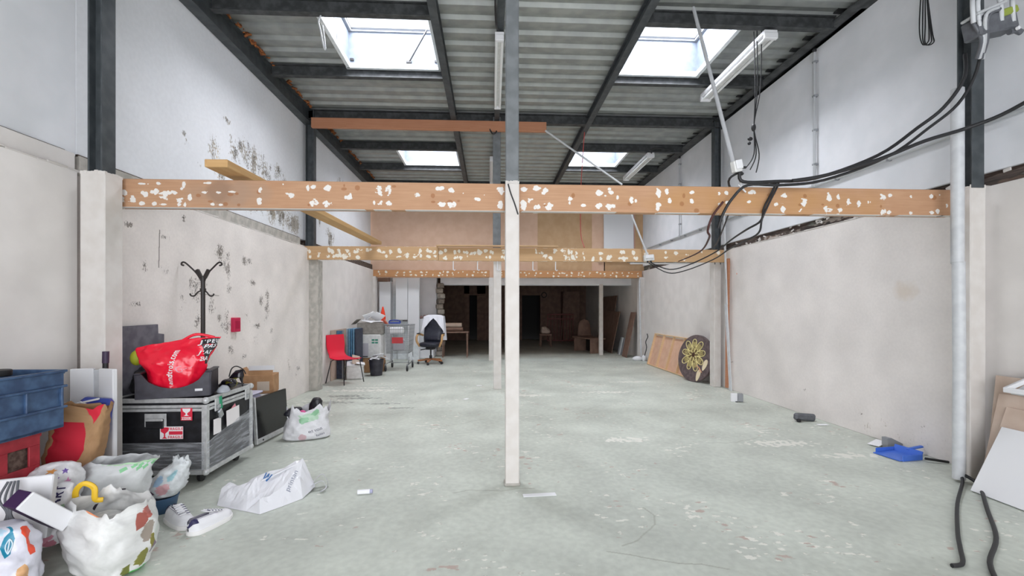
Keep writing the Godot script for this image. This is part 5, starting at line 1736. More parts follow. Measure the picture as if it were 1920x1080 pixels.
func build_heap() -> void:
	var white := hexc("e3e2e4")
	# brown paper bag with a big red print
	var s := Soft.new().rings([[0.0, 0.001, 0.001, 0, 0], [0.002, 0.11, 0.07, 0, 0], [0.14, 0.125, 0.085, 0, 0], [0.28, 0.125, 0.08, 0.01, 0], [0.41, 0.13, 0.055, 0.015, 0.01], [0.48, 0.135, 0.045, 0.02, 0.02]], 40, 26, 5.0, 0.012, 9.0, 3, 0.05)
	var t := thing("paper_bag", "brown paper carrier bag with big red heart prints leaning behind the heap", "bag", Vector3(-2.62, 0.275, -2.97), 0.3)
	t.rotation.z = -0.12
	var pm := print_mat(hexc("b08a63"), [[0.19, 0.1, 0.055, 0.17, hexc("d8263c"), [Vector2(-1, -1), Vector2(1, -1), Vector2(0.7, 0.3), Vector2(0, 1), Vector2(-0.7, 0.3)]], [0.27, 0.5, 0.06, 0.24, hexc("c41f35"), [Vector2(-1, -1), Vector2(0.6, -1), Vector2(1, 0), Vector2(0.2, 1), Vector2(-1, 0.8)]]], 0.8)
	part("body", s.mb(), pm, t)
	# a support of packed rags under it is not seen: the large white bag carries it
	var p2 := Soft.new().rings([[0.0, 0.001, 0.001, 0, 0], [0.002, 0.12, 0.12, 0, 0], [0.12, 0.14, 0.13, 0, 0], [0.22, 0.12, 0.11, 0.0, 0], [0.26, 0.001, 0.001, 0, 0]], 32, 18, 2.4, 0.03, 7.0, 5)
	one("stuffed_sack", p2.mb(), M.bag_grey, "greyish stuffed sack carrying the brown paper bag", "bag", Vector3(-2.66, 0, -2.99))
	# blue and white packet behind the paper bag
	t = thing("blue_packet", "blue packet with white bands showing behind the paper bag", "packet", Vector3(-2.6, 0.5, -3.12), 0.25)
	part("body", Mb.new().box(Vector3(0, 0.13, 0), Vector3(0.17, 0.26, 0.07), 0.02, Basis(Vector3.BACK, -0.15)), M.navy_bright, t)
	part("band", Mb.new().box(Vector3(-0.02, 0.245, 0.03), Vector3(0.12, 0.012, 0.02), 0.003, Basis(Vector3.BACK, 0.2)), M.white_paint, t)
	part("band", Mb.new().box(Vector3(0.0, 0.21, 0.036), Vector3(0.14, 0.012, 0.012), 0.003, Basis(Vector3.BACK, -0.5)), M.white_paint, t)

	# white bag with purple stars
	s = Soft.new().rings([[0.0, 0.001, 0.001, 0, 0], [0.002, 0.09, 0.06, 0, 0], [0.09, 0.11, 0.075, 0, 0], [0.17, 0.105, 0.07, 0.01, 0], [0.21, 0.07, 0.04, 0.02, 0], [0.23, 0.001, 0.001, 0.02, 0]], 40, 24, 2.5, 0.022, 9.0, 11)
	t = thing("plastic_bag", "white plastic bag printed with purple and pink stars against the red crate", "bag", Vector3(-2.4, 0.27, -2.62), 0.2, "plastic bags in the heap")
	part("body", s.mb(), print_mat(white, [[0.140, 0.3, 0.035, 0.08, hexc("6a4aa0"), star()], [0.220, 0.45, 0.05, 0.12, hexc("8b5fae"), star()], [0.180, 0.62, 0.035, 0.09, hexc("5b3f93"), star()], [0.110, 0.5, 0.03, 0.08, hexc("d98cb8"), star()], [0.240, 0.28, 0.04, 0.08, hexc("e9a35a"), star()], [0.200, 0.78, 0.04, 0.1, hexc("cf7fb2"), star()], [0.270, 0.65, 0.03, 0.08, hexc("6a4aa0"), star()], [0.140, 0.75, 0.03, 0.08, hexc("7c55a8"), star()]]), t)
	# white bag with ART letters
	s = Soft.new().rings([[0.0, 0.001, 0.001, 0, 0], [0.002, 0.09, 0.08, 0, 0], [0.08, 0.11, 0.09, 0, 0], [0.18, 0.105, 0.085, 0.0, 0], [0.25, 0.07, 0.05, 0.02, 0], [0.29, 0.05, 0.02, 0.03, 0], [0.3, 0.001, 0.001, 0.03, 0]], 40, 26, 2.4, 0.022, 8.0, 17)
	t = thing("plastic_bag", "white plastic bag with dark ART lettering and green and red marks", "bag", Vector3(-2.3, 0.13, -2.5), 0.3, "plastic bags in the heap")
	part("body", s.mb(), print_mat(white, [[0.170, 0.5, 0.045, 0.05, hexc("9fc0a2"), [Vector2(-1, -0.7), Vector2(1, -1), Vector2(1, 0.7), Vector2(-1, 1)]], [0.140, 0.66, 0.03, 0.035, hexc("cf5a5c")], [0.270, 0.4, 0.05, 0.06, hexc("d78fae")], [0.240, 0.72, 0.05, 0.06, hexc("d890a4")], [0.200, 0.8, 0.04, 0.05, hexc("b86f80")], [0.290, 0.6, 0.02, 0.1, hexc("e5b3c3")]]), t)
	part("lettering", s.letters("ART", 0.2, 0.66, 0.045, 1.45), mat(hexc("2c2350"), 0.6), t)
	# big bag lying open with a green edge
	s = Soft.new().rings([[0.0, 0.001, 0.001, 0, 0], [0.003, 0.17, 0.13, 0, 0], [0.1, 0.2, 0.16, 0, 0], [0.2, 0.2, 0.15, 0.02, 0.0], [0.3, 0.19, 0.12, 0.05, 0.0], [0.38, 0.17, 0.09, 0.1, 0.0], [0.42, 0.16, 0.07, 0.14, 0.01]], 48, 30, 2.4, 0.03, 5.0, 23, 0.02)
	t = thing("plastic_bag", "large slumped white plastic bag with a pale green edge in front of the flight case", "bag", Vector3(-2.33, 0.02, -2.84), 0.1, "plastic bags in the heap")
	var gm := []
	for i in 9:
		gm.push_back([0.03 + i * 0.02 - 0.02 * (i % 2), 0.06 + 0.05 * (i % 3), 0.02, 0.05, hexc("8fce9a"), star(4, 0.7)])
	part("body", s.mb(), print_mat(hexc("dadcdc"), gm + [[0.1, 0.02, 0.2, 0.05, hexc("b7ddb4")], [0.16, 0.6, 0.06, 0.12, hexc("b9beba")]]), t)
	part("fill", Soft.new().rings([[0.05, 0.15, 0.11, 0, 0], [0.3, 0.14, 0.08, 0.06, 0.0], [0.37, 0.06, 0.04, 0.08, 0.0], [0.38, 0.001, 0.001, 0.08, 0.0]], 28, 10, 2.2, 0.02, 8.0, 29).mb(), M.bag_white, t)
	# yellow handle
	one("yellow_handle", ribbon([Vector3(-0.045, -0.03, 0), Vector3(-0.045, 0.05, 0.01), Vector3(-0.01, 0.09, 0.01), Vector3(0.03, 0.06, 0), Vector3(0.035, 0.0, 0), Vector3(0.065, -0.01, -0.01)], 0.014, Vector3(0.2, 0.2, 1), 0.024), mat(hexc("edc02c"), 0.5), "bright yellow bag handle between the white bags", "handle", Vector3(-2.12, 0.34, -2.5), 0.2)
	# crumpled clear packaging and a dark bottle
	s = Soft.new().rings([[0.0, 0.001, 0.001, 0, 0], [0.003, 0.06, 0.05, 0, 0], [0.06, 0.09, 0.07, 0.02, 0], [0.13, 0.08, 0.06, 0.05, 0], [0.2, 0.05, 0.03, 0.09, 0], [0.25, 0.03, 0.015, 0.11, 0]], 30, 20, 2.3, 0.03, 12.0, 31, 0.04)
	t = thing("crumpled_wrapper", "crumpled clear wrapper with pink and blue print beside the flight case", "wrapper", Vector3(-2.17, 0.1, -3.14))
	part("body", s.mb(), print_mat(hexc("dfe3e4"), [[0.22, 0.6, 0.06, 0.12, hexc("e9b4b8")], [0.3, 0.45, 0.05, 0.1, hexc("a9c8e4")], [0.2, 0.35, 0.04, 0.1, hexc("a6d3da")], [0.34, 0.7, 0.03, 0.08, hexc("71506e")]]), t)
	one("green_bottle", Mb.new().lathe([Vector2(0.001, 0), Vector2(0.036, 0), Vector2(0.038, 0.01), Vector2(0.038, 0.15), Vector2(0.015, 0.21), Vector2(0.015, 0.25), Vector2(0.001, 0.25)], 18), M.bottle, "dark green bottle standing between the slumped bag and the wrapper", "bottle", Vector3(-2.33, 0.0, -3.14))
	one("blue_tub", Mb.new().lathe([Vector2(0.001, 0), Vector2(0.08, 0), Vector2(0.095, 0.09), Vector2(0.1, 0.095), Vector2(0.1, 0.1), Vector2(0.09, 0.1), Vector2(0.085, 0.09), Vector2(0.001, 0.08)], 24), mat(hexc("3d5c7c"), 0.5), "dark blue tub on the floor under the clear wrapper", "tub", Vector3(-2.19, 0, -3.14))
	# boxes between crates and front bags
	t = thing("white_box", "flat white box tilted against the red crate with a grey cable over it", "box", Vector3(-2.32, 0.2, -2.35), 0.35)
	part("body", Mb.new().box(Vector3(0, 0.16, 0), Vector3(0.26, 0.3, 0.05), 0.005, Basis(Vector3.RIGHT, -0.25)), M.white_paint, t)
	var cab := Mb.new()
	for k in 4:
		cab.tube(smooth([Vector3(-0.03 + k * 0.012, 0.31, -0.005), Vector3(-0.045 + k * 0.02, 0.24, 0.03), Vector3(-0.01 + k * 0.004, 0.17, 0.045), Vector3(-0.03 + k * 0.022, 0.1, 0.06), Vector3(-0.01 + k * 0.004, 0.03, 0.075)]), 0.005, 6)
	one("grey_cable", cab, M.hub, "grey looped cable hanging over the flat white box", "cable", Vector3(-2.3, 0.2, -2.32), 0.35).set_meta("kind", "thing")
	t = thing("white_box", "narrow white lidded box with a dark purple side lying tilted among the bags", "box", Vector3(-2.17, 0.375, -2.3), 1.2)
	t.rotation.z = 0.75
	part("base", Mb.new().box(Vector3(0, 0.0, 0), Vector3(0.08, 0.24, 0.11), 0.004), mat(hexc("3c2850"), 0.5), t, "dark purple side")
	part("lid", Mb.new().box(Vector3(0.0, 0.0, 0.062), Vector3(0.084, 0.245, 0.016), 0.004), M.white_paint, t)
	one("black_strap", Mb.new().tube(smooth([Vector3(-0.1, -0.06, 0.03), Vector3(-0.04, 0.0, 0.02), Vector3(-0.01, 0.06, 0), Vector3(0.05, 0.09, -0.01), Vector3(0.1, 0.09, -0.03)]), 0.014, 8), mat(hexc("2a2130"), 0.6), "black strap curling up between the white bags", "strap", Vector3(-2.12, 0.24, -2.58), 0.3)
	# front bag with the kitchen prints
	s = Soft.new().rings([[0.0, 0.001, 0.001, 0, 0], [0.003, 0.13, 0.1, 0, 0], [0.1, 0.16, 0.12, 0, 0], [0.22, 0.16, 0.12, 0.0, 0], [0.32, 0.13, 0.08, 0.0, 0], [0.355, 0.09, 0.05, 0, 0], [0.36, 0.001, 0.001, 0, 0]], 48, 28, 2.6, 0.02, 8.0, 37)
	t = thing("plastic_bag", "white plastic bag printed with a teal whisk, an orange muffin and a cup", "bag", Vector3(-2.22, 0.02, -2.12), 0.42, "plastic bags in the heap")
	var whisk := [Vector2(0.2, -1), Vector2(0.45, -0.95), Vector2(0.1, -0.2), Vector2(0.15, 0.3), Vector2(-0.1, 0.9), Vector2(-0.4, 1.0), Vector2(-0.55, 0.6), Vector2(-0.35, 0.1), Vector2(-0.05, -0.25)]
	var muffin := [Vector2(-1, -0.3), Vector2(-0.6, -0.9), Vector2(0.2, -1), Vector2(0.9, -0.7), Vector2(1, -0.1), Vector2(0.7, 0.0), Vector2(0.5, 1), Vector2(-0.4, 1), Vector2(-0.5, 0.1)]
	part("body", s.mb(), print_mat(hexc("dcdbe6"), [[0.13, 0.3, 0.09, 0.16, hexc("2187a5"), whisk], [0.05, 0.36, 0.035, 0.13, hexc("ee5335"), muffin], [0.1, 0.68, 0.035, 0.15, hexc("d9a878"), muffin], [0.22, 0.62, 0.04, 0.2, hexc("dd4a2c"), muffin], [0.2, 0.2, 0.06, 0.1, hexc("b7d4e8")]]), t)
	for k in 3:
		var lm := Mb.new()
		var pts := []
		for i in 6:
			var f := i / 5.0
			pts.push_back(s.at(0.136 + 0.014 * (k - 1) * sin(f * PI) + 0.011 * f, 0.66 - 0.1 * f) + s.out(0.136, 0.6) * 0.003)
		part("print_line", lm.tube(pts, 0.0025, 5), mat(hexc("cfdfe8"), 0.5), t)
	# big front bag, its side printed with fruit
	s = Soft.new().rings([[0.0, 0.001, 0.001, 0, 0], [0.003, 0.13, 0.09, 0, 0], [0.08, 0.175, 0.125, 0, 0], [0.18, 0.2, 0.145, 0.0, 0], [0.27, 0.205, 0.14, 0.0, 0], [0.33, 0.2, 0.12, 0.01, 0], [0.36, 0.195, 0.11, 0.01, 0]], 52, 30, 3.4, 0.02, 6.0, 41, 0.05)
	t = thing("plastic_bag", "big open white plastic bag in front, its side printed with vegetables and a green band", "bag", Vector3(-1.95, 0.005, -2.43), -0.42, "plastic bags in the heap")
	part("body", s.mb(), print_mat(hexc("e0e0de"), [[0.895, 0.84, 0.09, 0.07, hexc("3fae4d")], [0.970, 0.84, 0.06, 0.06, hexc("58bd5c")], [0.970, 0.68, 0.022, 0.08, hexc("7c7a34")], [0.930, 0.56, 0.022, 0.08, hexc("867f36")], [0.000, 0.76, 0.025, 0.07, hexc("6d7231")], [0.960, 0.45, 0.025, 0.1, hexc("9c8f84")], [0.960, 0.22, 0.03, 0.1, hexc("b7655c")], [0.990, 0.3, 0.02, 0.1, hexc("a6574c")], [0.920, 0.62, 0.02, 0.05, hexc("7d6a80")], [0.890, 0.5, 0.03, 0.1, hexc("d9dfd8")], [0.210, 0.02, 0.03, 0.05, hexc("e58a5a")]]), t)
	part("fill", Soft.new().rings([[0.06, 0.14, 0.1, 0, 0], [0.22, 0.15, 0.1, 0.0, 0], [0.27, 0.1, 0.06, 0.0, 0], [0.28, 0.001, 0.001, 0.0, 0]], 28, 10, 2.2, 0.02, 8.0, 43).mb(), M.bag_grey, t)
	t = thing("small_bottle", "small bottle with a pink cap lying at the foot of the big front bag", "bottle", Vector3(-1.87, 0.025, -2.52), 0.35)
	part("body", Mb.new().tube([Vector3(-0.08, 0, 0), Vector3(-0.075, 0, 0), Vector3(-0.01, 0, 0), Vector3(0.0, 0, 0)], [0.018, 0.023, 0.023, 0.014], 14), M.white_paint, t)
	part("cap", Mb.new().tube([Vector3(0.0, 0, 0), Vector3(0.03, 0, 0), Vector3(0.033, 0, 0)], [0.017, 0.017, 0.013], 14), mat(hexc("d23a63"), 0.4), t)

	# sneakers
	M.sole = mat(hexc("eceae8"), 0.6)
	M.leather_white = mat(hexc("e8e7ea"), 0.5)
	M.lining = mat(hexc("9c98a6"), 0.8)
	M.navy = mat(hexc("272350"), 0.5)
	M.lace = mat(hexc("f0f0f2"), 0.8)
	var a := make_sneaker("white sneaker with its toe towards the viewer, next to the big front bag")
	a.position = Vector3(-2.05, 0, -3.02)
	a.rotation.y = -0.62
	var b := copy(a, "white sneaker with a navy heel tab towards the viewer, toe towards the lying bag", Vector3(-1.78, 0, -2.77), 1.2, "pair of white sneakers")
	b.set_meta("category", "shoe")

	# white carrier bag lying on the floor
	t = thing("carrier_bag", "white carrier bag lying crumpled alone on the open floor", "bag", Vector3(-1.58, 0.002, -3.28))
	var P := [Vector3(-0.40, 0.08, -0.02), Vector3(-0.36, 0.0, 0.1), Vector3(-0.24, 0.0, 0.12), Vector3(-0.05, 0.0, 0.2), Vector3(0.1, 0.0, 0.27), Vector3(0.22, 0.0, 0.14), Vector3(0.33, 0.0, 0.0), Vector3(0.36, 0.02, -0.2), Vector3(0.28, 0.0, -0.34), Vector3(0.0, 0.0, -0.3), Vector3(-0.25, 0.0, -0.2),
		Vector3(-0.36, 0.1, -0.08), Vector3(-0.22, 0.1, 0.0), Vector3(-0.1, 0.16, -0.08), Vector3(0.1, 0.19, -0.14), Vector3(0.24, 0.24, -0.2), Vector3(0.28, 0.12, -0.06), Vector3(0.14, 0.08, 0.08), Vector3(0.02, 0.05, 0.12), Vector3(0.06, 0.07, 0.2), Vector3(-0.12, 0.09, 0.06), Vector3(0.2, 0.14, -0.02)]
	t.scale = Vector3(0.78, 0.95, 0.88)
	part("body", facets(P, 5, 0.02), M.bag_white, t)
	part("handle", ribbon([Vector3(0.33, 0.05, -0.2), Vector3(0.39, 0.09, -0.27), Vector3(0.44, 0.05, -0.26), Vector3(0.47, 0.015, -0.22)], 0.04, Vector3(0.4, 0.2, 1)), M.bag_white, t)
	part("handle", ribbon([Vector3(0.34, 0.04, -0.15), Vector3(0.42, 0.06, -0.2), Vector3(0.47, 0.02, -0.17), Vector3(0.45, 0.012, -0.1)], 0.035, Vector3(0.5, 0.2, 1)), M.bag_white, t)
	part("fold", Mb.new().bar(Vector3(-0.04, 0.135, 0.0), Vector3(0.22, 0.215, -0.17), 0.025, 0.012, 0.004), M.bag_white, t)
	lettering("W", 0.06, mat(hexc("3a6ea8"), 0.6), t, face(Vector3(0.0, 0.155, -0.025), Vector3(-0.1, 0.75, 0.65), Vector3(0.2, 1, -0.2)))
	lettering("printan", 0.035, mat(hexc("7a7f92"), 0.6), t, face(Vector3(0.235, 0.135, -0.0), Vector3(0.35, 0.5, 0.8), Vector3(-1, 0.4, 0.1)), false)
	var tb := thing("paper_tube", "small white roll lying alone on the open floor", "roll", Vector3(-0.905, 0.018, -3.34), 0.12)
	part("roll", Mb.new().tube([Vector3(-0.05, 0, 0), Vector3(0.035, 0, 0)], 0.017, 14), M.paper, tb)
	part("end", Mb.new().tube([Vector3(0.033, 0, 0), Vector3(0.055, 0.001, 0)], 0.014, 12), mat(hexc("a9a9c4"), 0.5), tb)
	one("floor_paper", Mb.new().box(Vector3(0.36, 0.003, -3.26), Vector3(0.24, 0.004, 0.05), 0.001, Basis(Vector3.UP, 0.08)), M.paper, "flat strip of white paper on the floor by the middle post", "paper")
	for q in [[0.02, -7.9, 0.1, 0.3], [-0.15, -6.75, 0.09, 0.9]]:
		one("floor_paper", Mb.new().box(Vector3(q[0] - 0.2, 0.004, q[1]), Vector3(q[2], 0.004, q[2] * 0.6), 0.001, Basis(Vector3.UP, q[3])), M.paper, "small scrap of paper on the floor near the second post" if q[0] > 0 else "small scrap of paper on the floor between the first and second posts", "paper")


func build_case() -> void:
	# flight case on castors
	var t := thing("flight_case", "black flight case with metal edges, fragile stickers and stretch film, on castors", "flight case", Vector3(-2.51, 0.0, -3.9))
	var hx := 0.35
	var hz := 0.33
	part("body", Mb.new().box(Vector3(0, 0.345, 0), Vector3(hx * 2 - 0.02, 0.5, hz * 2 - 0.02), 0.004), M.case_black, t)
	part("lid", Mb.new().box(Vector3(0, 0.625, 0), Vector3(hx * 2 - 0.02, 0.06, hz * 2 - 0.02), 0.004), M.case_black, t)
	for y in [0.098, 0.575, 0.602, 0.648]:
		var wd := 0.035 if y < 0.2 or y > 0.63 else 0.022
		for s in [-1.0, 1.0]:
			part("edge_rail", Mb.new().box(Vector3(0, y, s * hz), Vector3(hx * 2, wd, 0.012), 0.003), M.alu, t)
			part("edge_rail", Mb.new().box(Vector3(s * hx, y, 0), Vector3(0.012, wd, hz * 2), 0.003), M.alu, t)
	for sx in [-1.0, 1.0]:
		for sz in [-1.0, 1.0]:
			part("corner_rail", Mb.new().box(Vector3(sx * (hx - 0.012), 0.35, sz * hz), Vector3(0.04, 0.5, 0.014), 0.003).box(Vector3(sx * hx, 0.35, sz * (hz - 0.012)), Vector3(0.014, 0.5, 0.04), 0.003), M.alu, t)
			for y in [0.1, 0.645]:
				part("corner_ball", Mb.new().ball(Vector3(sx * (hx - 0.006), y, sz * (hz - 0.006)), Vector3(0.027, 0.027, 0.027), 10, 7), M.alu, t)
			var c := part("castor", Mb.new().box(Vector3(sx * (hx - 0.09), 0.072, sz * (hz - 0.09)), Vector3(0.05, 0.035, 0.04), 0.004), M.alu, t)
			part("wheel", Mb.new().tube([Vector3(sx * (hx - 0.09) - 0.012, 0.04, sz * (hz - 0.09)), Vector3(sx * (hx - 0.09) + 0.012, 0.04, sz * (hz - 0.09))], 0.039, 16), M.black, c)
	part("front_handle", Mb.new().box(Vector3(-0.02, 0.5, hz + 0.004), Vector3(0.16, 0.1, 0.006), 0.003), M.alu, t)
	part("front_handle_grip", Mb.new().bar(Vector3(-0.085, 0.475, hz + 0.012), Vector3(0.045, 0.475, hz + 0.012), 0.012, 0.075, 0.004), M.case_black, t)
	part("front_handle_bar", Mb.new().bar(Vector3(-0.085, 0.505, hz + 0.02), Vector3(0.045, 0.505, hz + 0.02), 0.012, 0.018, 0.005), M.alu, t)
	for z in [0.2, -0.24]:
		var l := part("butterfly_latch", Mb.new().box(Vector3(hx + 0.008, 0.59, z), Vector3(0.012, 0.1, 0.07), 0.005), M.alu, t)
		part("twist_wing", Mb.new().bar(Vector3(hx + 0.02, 0.575, z - 0.02), Vector3(hx + 0.02, 0.575, z + 0.02), 0.012, 0.03, 0.004), M.chrome, l)
	part("open_hasp", Mb.new().box(Vector3(hx + 0.02, 0.515, 0.18), Vector3(0.02, 0.07, 0.05), 0.006, Basis(Vector3.RIGHT, 0.5)), M.chrome, t)
	part("green_tape", Mb.new().box(Vector3(hx + 0.018, 0.6, 0.17), Vector3(0.006, 0.1, 0.03), 0.001, Basis(Vector3.RIGHT, 0.12)), mat(hexc("2f9c72"), 0.6), t)
	# stickers
	var red := mat(hexc("dc2b45"), 0.5)
	var wh := mat(hexc("f1ecec"), 0.6)
	var s1 := part("sticker", Mb.new().box(Vector3(0.21, 0.545, hz + 0.0075), Vector3(0.085, 0.095, 0.0025), 0.001), red, t, "red fragile sticker with a white glass sign")
	part("glass_sign", Mb.new().prism(PackedVector2Array([Vector2(0.18, 0.588), Vector2(0.24, 0.588), Vector2(0.236, 0.568), Vector2(0.216, 0.553), Vector2(0.216, 0.54), Vector2(0.23, 0.532), Vector2(0.19, 0.532), Vector2(0.204, 0.54), Vector2(0.204, 0.553), Vector2(0.184, 0.568)]), hz + 0.0085, hz + 0.0095), wh, s1)
	part("text_block", Mb.new().box(Vector3(0.21, 0.513, hz + 0.0092), Vector3(0.07, 0.02, 0.001), 0.0), wh, s1)
	lettering("FRAGILE", 0.013, red, s1, face(Vector3(0.21, 0.513, hz + 0.0104), Vector3.BACK))
	var s2 := part("sticker", Mb.new().box(Vector3(0.1, 0.405, hz + 0.0075), Vector3(0.17, 0.095, 0.0025), 0.001), wh, t, "white and red FRAGILE sticker with a broken glass sign")
	part("glass_sign", Mb.new().prism(PackedVector2Array([Vector2(0.022, 0.447), Vector2(0.075, 0.447), Vector2(0.078, 0.42), Vector2(0.055, 0.4), Vector2(0.055, 0.375), Vector2(0.07, 0.362), Vector2(0.03, 0.362), Vector2(0.045, 0.375), Vector2(0.045, 0.4), Vector2(0.022, 0.415)]), hz + 0.0085, hz + 0.0097), red, s2)
	part("red_band", Mb.new().box(Vector3(0.132, 0.404, hz + 0.0092), Vector3(0.1, 0.026, 0.001), 0.0), red, s2)
	lettering("FRAGILE", 0.02, red, s2, face(Vector3(0.13, 0.435, hz + 0.0095), Vector3.BACK))
	lettering("FRAGILE", 0.02, red, s2, face(Vector3(0.13, 0.372, hz + 0.0095), Vector3.BACK))
	part("paper_label", Mb.new().box(Vector3(hx + 0.0075, 0.42, 0.2), Vector3(0.002, 0.12, 0.1), 0.0005), wh, t)
	part("paper_label", Mb.new().box(Vector3(hx + 0.0075, 0.45, -0.02), Vector3(0.002, 0.13, 0.19), 0.0005, Basis(Vector3.RIGHT, 0.06)), wh, t)
	part("pink_label", Mb.new().box(Vector3(hx + 0.0072, 0.52, -0.03), Vector3(0.0015, 0.03, 0.06), 0.0005, Basis(Vector3.RIGHT, 0.5)), mat(hexc("d98a94"), 0.6), t)
	# stretch film round the lower half
	var fm := []
	var fn := FastNoiseLite.new()
	fn.frequency = 5.0
	for r in 9:
		var ring := PackedVector3Array()
		for k in 65:
			var q := k / 64.0
			var p := Vector3(-hx + 0.0 + q * 2.1 * hx, 0, hz + 0.006) if q < 0.5 else Vector3(hx + 0.006, 0, hz - (q - 0.5) * 4.0 * hz)
			if q < 0.5:
				p.x = -hx + q * 4.0 * hx
			var out := Vector3(0, 0, 1) if q < 0.5 else Vector3(1, 0, 0)
			var top := 0.33 if q < 0.5 else 0.33 + (q - 0.5) * 0.26
			p.y = lerpf(0.12, top, r / 8.0)
			ring.push_back(p + out * (0.003 + absf(fn.get_noise_2d(q * 1.2, r * 0.15)) * 0.012))
		fm.push_back(ring)
	part("stretch_film", Mb.new().grid(fm, false, true), M.film_wrap, t, "clouded stretch film")

	# dark folded mat behind, between the case and the wall
	var gb := thing("grey_board", "dark grey notched board standing behind the flight case", "board", Vector3(-2.91, 0, -3.9))
	part("sheet", Mb.new().prism(PackedVector2Array([Vector2(-0.3, 0), Vector2(0.29, 0), Vector2(0.29, 1.12), Vector2(0.22, 1.13), Vector2(0.215, 1.21), Vector2(-0.29, 1.205)]), -0.012, 0.012), M.grey_felt, gb)
	gb.rotation.y = PI / 2
	# black cloth sack on the case
	var s := Soft.new().rings([[0.0, 0.001, 0.001, 0, 0], [0.004, 0.07, 0.2, 0, 0], [0.1, 0.075, 0.19, 0.0, 0], [0.18, 0.08, 0.14, 0.02, 0], [0.215, 0.04, 0.06, 0.03, 0], [0.22, 0.001, 0.001, 0.08, 0]], 36, 20, 2.3, 0.03, 7.0, 51)
	one("black_sack", s.mb(), M.black_cloth, "black cloth bag slumped on the flight case beside the tray", "bag", Vector3(-2.79, 0.67, -3.93))
	# tray on the case
	t = thing("black_tray", "black plastic tray with a scooped front on the flight case, holding the red bag", "tray", Vector3(-2.455, 0.668, -3.715), 0.35)
	var tp := PackedVector2Array()
	tp.push_back(Vector2(-0.23, 0))
	tp.push_back(Vector2(0.23, 0))
	tp.push_back(Vector2(0.245, 0.19))
	for i in 11:
		var f := i / 10.0
		tp.push_back(Vector2(lerpf(0.2, -0.2, f), 0.185 - 0.115 * sin(f * PI) ** 0.6))
	tp.push_back(Vector2(-0.245, 0.19))
	part("front_wall", Mb.new().prism(tp, 0.13, 0.142), M.tray, t)
	part("rear_wall", Mb.new().box(Vector3(0, 0.09, -0.13), Vector3(0.46, 0.18, 0.012), 0.004), M.tray, t)
	part("floor_plate", Mb.new().box(Vector3(0, 0.006, 0), Vector3(0.46, 0.012, 0.27), 0.004), M.tray, t)
	for sx in [-1.0, 1.0]:
		part("side_wall", Mb.new().box(Vector3(sx * 0.235, 0.095, 0.005), Vector3(0.012, 0.19, 0.28), 0.004), M.tray, t)
		part("rim", Mb.new().box(Vector3(sx * 0.225, 0.19, 0.005), Vector3(0.045, 0.014, 0.29), 0.005), M.tray, t)
	part("white_label", Mb.new().box(Vector3(0.16, 0.05, 0.144), Vector3(0.05, 0.018, 0.002), 0.0005), M.paper, t)
	# red plastic bag in the tray
	s = Soft.new().rings([[0.0, 0.001, 0.001, 0, 0], [0.004, 0.09, 0.06, 0, 0], [0.07, 0.16, 0.095, 0.0, 0], [0.17, 0.19, 0.108, -0.005, 0.0], [0.27, 0.225, 0.1, -0.01, 0], [0.34, 0.265, 0.05, -0.005, 0], [0.385, 0.275, 0.02, 0.005, 0], [0.41, 0.272, 0.008, 0.02, 0]], 60, 34, 2.5, 0.022, 6.0, 57)
	for r in s.rows.size():
		var f: float = float(r) / (s.rows.size() - 1)
		for k in s.rows[r].size():
			var p: Vector3 = s.rows[r][k]
			if f > 0.45:
				p.y += (p.x * 0.14 - absf(p.x) * absf(p.x) * 0.2) * smoothstep(0.45, 1.0, f)
			s.rows[r][k] = p
	t = thing("red_bag", "shiny red plastic carrier bag with white lettering, stuffed into the black tray", "bag", Vector3(-2.465, 0.684, -3.712), 0.33)
	part("body", s.mb(), M.red_film, t)
	part("lettering", s.letters("andtrois.com", 0.252, 0.5, 0.033, PI / 2 - 0.15), M.paper, t)
	part("black_patch", patch(s, 0.04, 0.17, 0.5, 0.93), mat(hexc("2b2b2e"), 0.4), t, "black printed panel")
	for q in [["J'PEUX", 0.095, 0.84], ["PAS", 0.102, 0.74], ["J'AI", 0.1, 0.645], ["BA", 0.09, 0.56]]:
		part("lettering", s.letters(q[0], q[1], q[2], 0.034, 0.05), M.paper, t)
	part("signature", s.letters("G—", 0.2, 0.47, 0.05, 0.2, false), mat(hexc("f0a0b0"), 0.5), t)
	part("handle", Mb.new().tube(smooth([Vector3(0.02, 0.4, 0.0), Vector3(0.1, 0.45, 0.005), Vector3(0.16, 0.455, 0.005), Vector3(0.25, 0.43, 0.0)]), 0.011, 8), M.red_film, t)
	one("green_ball", Mb.new().ball(Vector3.ZERO, Vector3(0.045, 0.06, 0.045)), mat(hexc("a5ad2b"), 0.6), "yellow-green ball peeping out behind the red bag", "ball", Vector3(-2.735, 0.965, -3.66))
	# black shoes on the case
	M.patent = mat(hexc("1b1720"), 0.22)
	M.gold = mat(hexc("a8a03a"), 0.5)
	var a := make_pump("black high-heeled shoe standing on its heel at the rear corner of the flight case")
	a.position = Vector3(-2.14, 0.668, -4.06)
	a.rotation.y = PI - 0.1
	var b := copy(a, "black high-heeled shoe lying on its side in front of the standing one", Vector3(-2.09, 0.705, -3.98), 2.9, "black high heels on the flight case")
	b.set_meta("category", "shoe")
	b.rotation = Vector3(-1.35, 2.9, 0)
	one("black_strap", Mb.new().tube(smooth([Vector3(-0.06, 0.0, 0), Vector3(-0.04, 0.07, 0), Vector3(0.0, 0.09, 0), Vector3(0.05, 0.06, 0), Vector3(0.07, 0.02, 0)]), 0.005, 6), M.black, "thin black shoe strap looping behind the red bag", "strap", Vector3(-2.22, 0.75, -4.1), 0.2)
